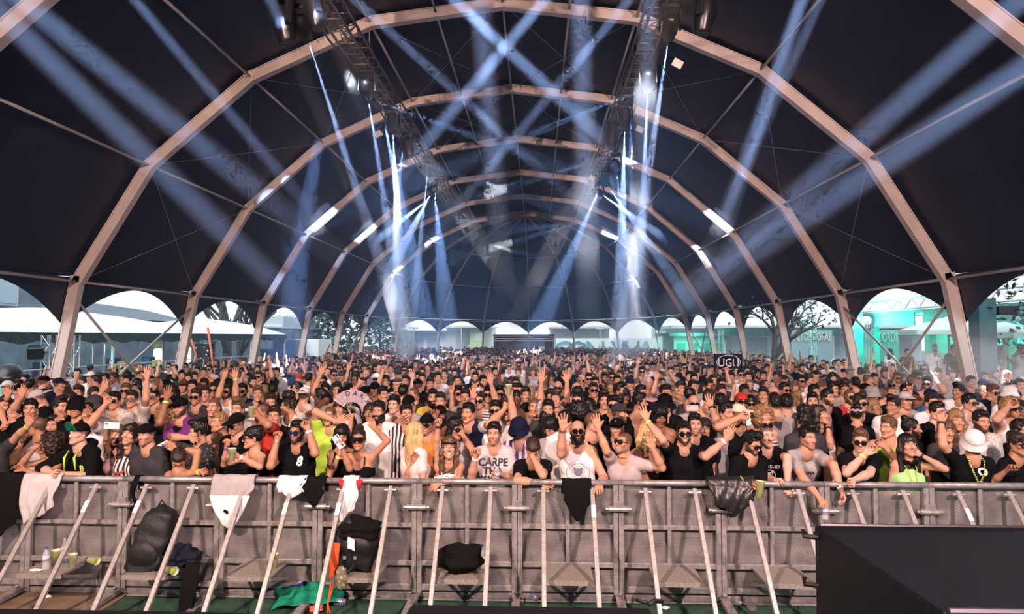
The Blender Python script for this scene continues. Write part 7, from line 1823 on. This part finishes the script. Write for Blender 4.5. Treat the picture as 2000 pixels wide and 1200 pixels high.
p = at(1980, 628, 21.2); o = link('small_sign', textmesh('A VISTA', .34, .02, 'LEFT'), mat('sign_white', (.75, .82, .8), .6)); o.rotation_euler = (PI / 2, .0, -PI / 2 + .35); o.location = tuple(p); tag(o, 'small white lettered sign above the glowing bar sign', 'sign')
for k in range(22):
    y = 19.5 + .45 * k; o = None
    if k == 0: bt0 = bottle((17.8, y, 1.94), 'bottle on the back shelf of the teal lit bar', h=.32, r=.045, liquid=None); o = bt0
    else: o = copy_tree(bt0); o.location = (17.8, y, 1.94 if k % 2 else 2.39)
    o['group'] = 'bottles on the bar shelves'
def parasol(px, pyt, pye, y, w, label, m):
    top = at(px, pyt, y); ze = float(at(px, pye, y)[2]); t = empty('parasol', (top[0], top[1], 0)); tag(t, label, 'parasol'); hz = top[2]
    n = 8; vs = [(0, 0, hz)] + [(w * math.cos(2 * PI * k / n + .4), w * math.sin(2 * PI * k / n + .4), ze) for k in range(n)] + [(w * math.cos(2 * PI * k / n + .4), w * math.sin(2 * PI * k / n + .4), ze - .14) for k in range(n)]
    MB().add(vs, [(0, 1 + k, 1 + (k + 1) % n) for k in range(n)] + [(1 + k, 9 + k, 9 + (k + 1) % n, 1 + (k + 1) % n) for k in range(n)]).build('canopy', m, t, solid=.01); MB().tube([(0, 0, 0), (0, 0, hz)], .035, 8).build('pole', TRW, t)
    for k in range(n): MB().tube([(0, 0, hz - .5), (w * .6 * math.cos(2 * PI * k / n + .4), w * .6 * math.sin(2 * PI * k / n + .4), hz - (hz - ze) * .62)], .012, 5).build('rib', TRW, t)
PARM = mat('parasol_cloth', (.50, .72, .66), .7, noise=.08)
parasol(1852, 618, 645, 21.5, 1.35, 'pale teal square parasol in front of the bar', PARM); parasol(1960, 628, 650, 18.5, 1.0, 'second pale parasol at the right edge by the bar sign', PARM)
p = at(1918, 600, 17.5); t = empty('dark_column', (p[0], p[1], .4)); tag(t, 'dark teal square column with a lamp on top near the right edge', 'column'); MB().box((0, 0, 1.6), (.42, .42, 3.2)).build('shaft', mat('dark_teal', (.03, .09, .10), .6, noise=.2), t); MB().box((.5, -.1, 2.9), (.5, .3, .22)).build('floodlight', HEADM, t)
p = at(1668, 640, 30); t = empty('teal_pillar', (p[0], p[1], 0)); tag(t, 'teal square pillar with a bright lamp left of the bar', 'pillar'); MB().box((0, 0, 2.0), (.5, .5, 4.0)).build('shaft', TEALM, t); MB().lathe([(.16, -.1), (.16, .1)], (.45, -.2, 3.35), 12, R=np.array([[1, 0, 0], [0, 0, -1], [0, 1, 0.]])).build('lamp', SIGNM, t)
for pl, pr, txt, y, lb in ((1546, 1626, 'ALTOS HORAS', 36, 'pale lettered banner between the right trees'), (1674, 1756, 'ON RECORDS', 33, 'pale lettered banner right of the teal pillar')):
    o, w_, z = box_at('letter_banner', lb, 'banner', pl, pr, 645, y, .08, mat('banner_grey', (.22, .30, .34), .8)); tm = link('lettering', textmesh(txt, .36, .01), mat('banner_letters', (.55, .52, .46), .8), o); tm.rotation_euler = (PI / 2, 0, 0); tm.location = (0, -.08, z - .55); tm.scale = (w_ * .95 / (len(txt) * .2), 2.0, 1); tm.scale = (w_ / max(.1, tm.dimensions[0]) * .9 if tm.dimensions[0] else .8, 1.7, 1)
o, w_, z = box_at('food_stall', 'long pale stall with flat dark roof through the right rear openings', 'stall', 1316, 1418, 657, 46, 4, mat('stall_wall', (.40, .60, .60), .7, noise=.1)); MB().box((0, 1.5, z + .1), (w_ + 1, 5.5, .2)).build('roof', mat('dark_roof', (.05, .10, .11), .7), o)
for k in range(4): MB().box((-w_ * .36 + k * w_ * .24, -.03, z * .6), (w_ * .16, .06, z * .45)).build('opening', TEALM, o)
o, w_, z = box_at('stall_canopy', 'dark fringed canopy over stalls behind the gnarled tree', 'canopy', 1440, 1640, 640, 38, 4, NET, None); 
o.data.transform(Matrix.Translation((0, 0, 0))); 
for v in o.data.vertices:
    if v.co.z < .1: v.co.z = z - .45
for q in (-1, 0, 1): MB().tube([(q * w_ * .45, .2, 0), (q * w_ * .45, .2, z - .3)], .05, 6).build('post', TRW, o)
tower(*at(1587, 690, 30)[:2], 3.4, 'slim truss tower beside the pale lettered banner'); tower(*at(1700, 690, 27)[:2], 3.3, 'slim truss tower right of the teal pillar'); tower(*at(1408, 690, 38)[:2], 3.0, 'slim truss tower behind the banner in the crowd')
def glow(loc, col, p, r=.2):
    l = bpy.data.lights.new('bar_lamp', 'POINT'); l.energy = p; l.color = col; l.shadow_soft_size = r; o = bpy.data.objects.new('bar_lamp', l); COL.objects.link(o); o.location = loc
TEAL = (.1, 1., .72)
for y in (19.5, 23, 26.5, 30): glow((16.6, y, 3.3), TEAL, 260)
glow(tuple(at(1690, 626, 29.4)), TEAL, 500); glow(tuple(at(1352, 652, 44)), TEAL, 350); glow((-14.5, 20, 2.4), TEAL, 160)
for k, (px, py, y, r, lb) in enumerate(((1245, 668, 42, (4.2, 3, 1.6), 'pale smoke drifting over the crowd at the rear right'), (1950, 745, 12.5, (1.5, 1.6, 1.1), 'thin blue smoke over the crowd near the right edge'), (1830, 735, 14.5, (1.8, 1.6, .9), 'thin blue smoke left of the right edge smoke'))):
    n = 24; mb = MB(); mb.grid(n, 14, lambda u, v: (r[0] * math.sin(PI * v) * math.cos(2 * PI * u), r[1] * math.sin(PI * v) * math.sin(2 * PI * u), r[2] * math.cos(PI * v))); o = mb.build('smoke', haze('smoke_%d' % k, (.03, .09, .07)[k])); o.location = at(px, py, y); tag(o, lb, 'smoke', kind='stuff')
# thin bluish haze hanging under the rear half of the roof
o = MB().box((0, 0, 0), (21, 42, 8.5)).build('haze', haze('haze_far', .007, (.32, .54, 1.))); o.location = (XR, 34.5, 5.0); tag(o, 'thin bluish haze hanging under the rear part of the roof', 'haze', kind='stuff')
# ------------------------------------------------------------------ render settings that belong to the scene
SC.view_settings.view_transform = 'Standard'; SC.view_settings.look = 'None'; SC.view_settings.gamma = 1.; SC.view_settings.use_curve_mapping = False; SC.view_settings.exposure = EXPO
cy = SC.cycles
cy.max_bounces = 5; cy.diffuse_bounces = 2; cy.glossy_bounces = 2; cy.transmission_bounces = 3; cy.volume_bounces = 0; cy.transparent_max_bounces = 24
cy.sample_clamp_indirect = 4.; cy.sample_clamp_direct = 0.; cy.caustics_reflective = False; cy.caustics_refractive = False
cy.use_adaptive_sampling = True; cy.adaptive_threshold = .16; cy.adaptive_min_samples = 10
cy.use_denoising = True; cy.use_light_tree = True
SC.render.threads_mode = 'AUTO'
for o in COL.objects:
    for key in ('label', 'category', 'group', 'kind'):
        if o.parent is not None and key in o and key in ('category',): del o[key]
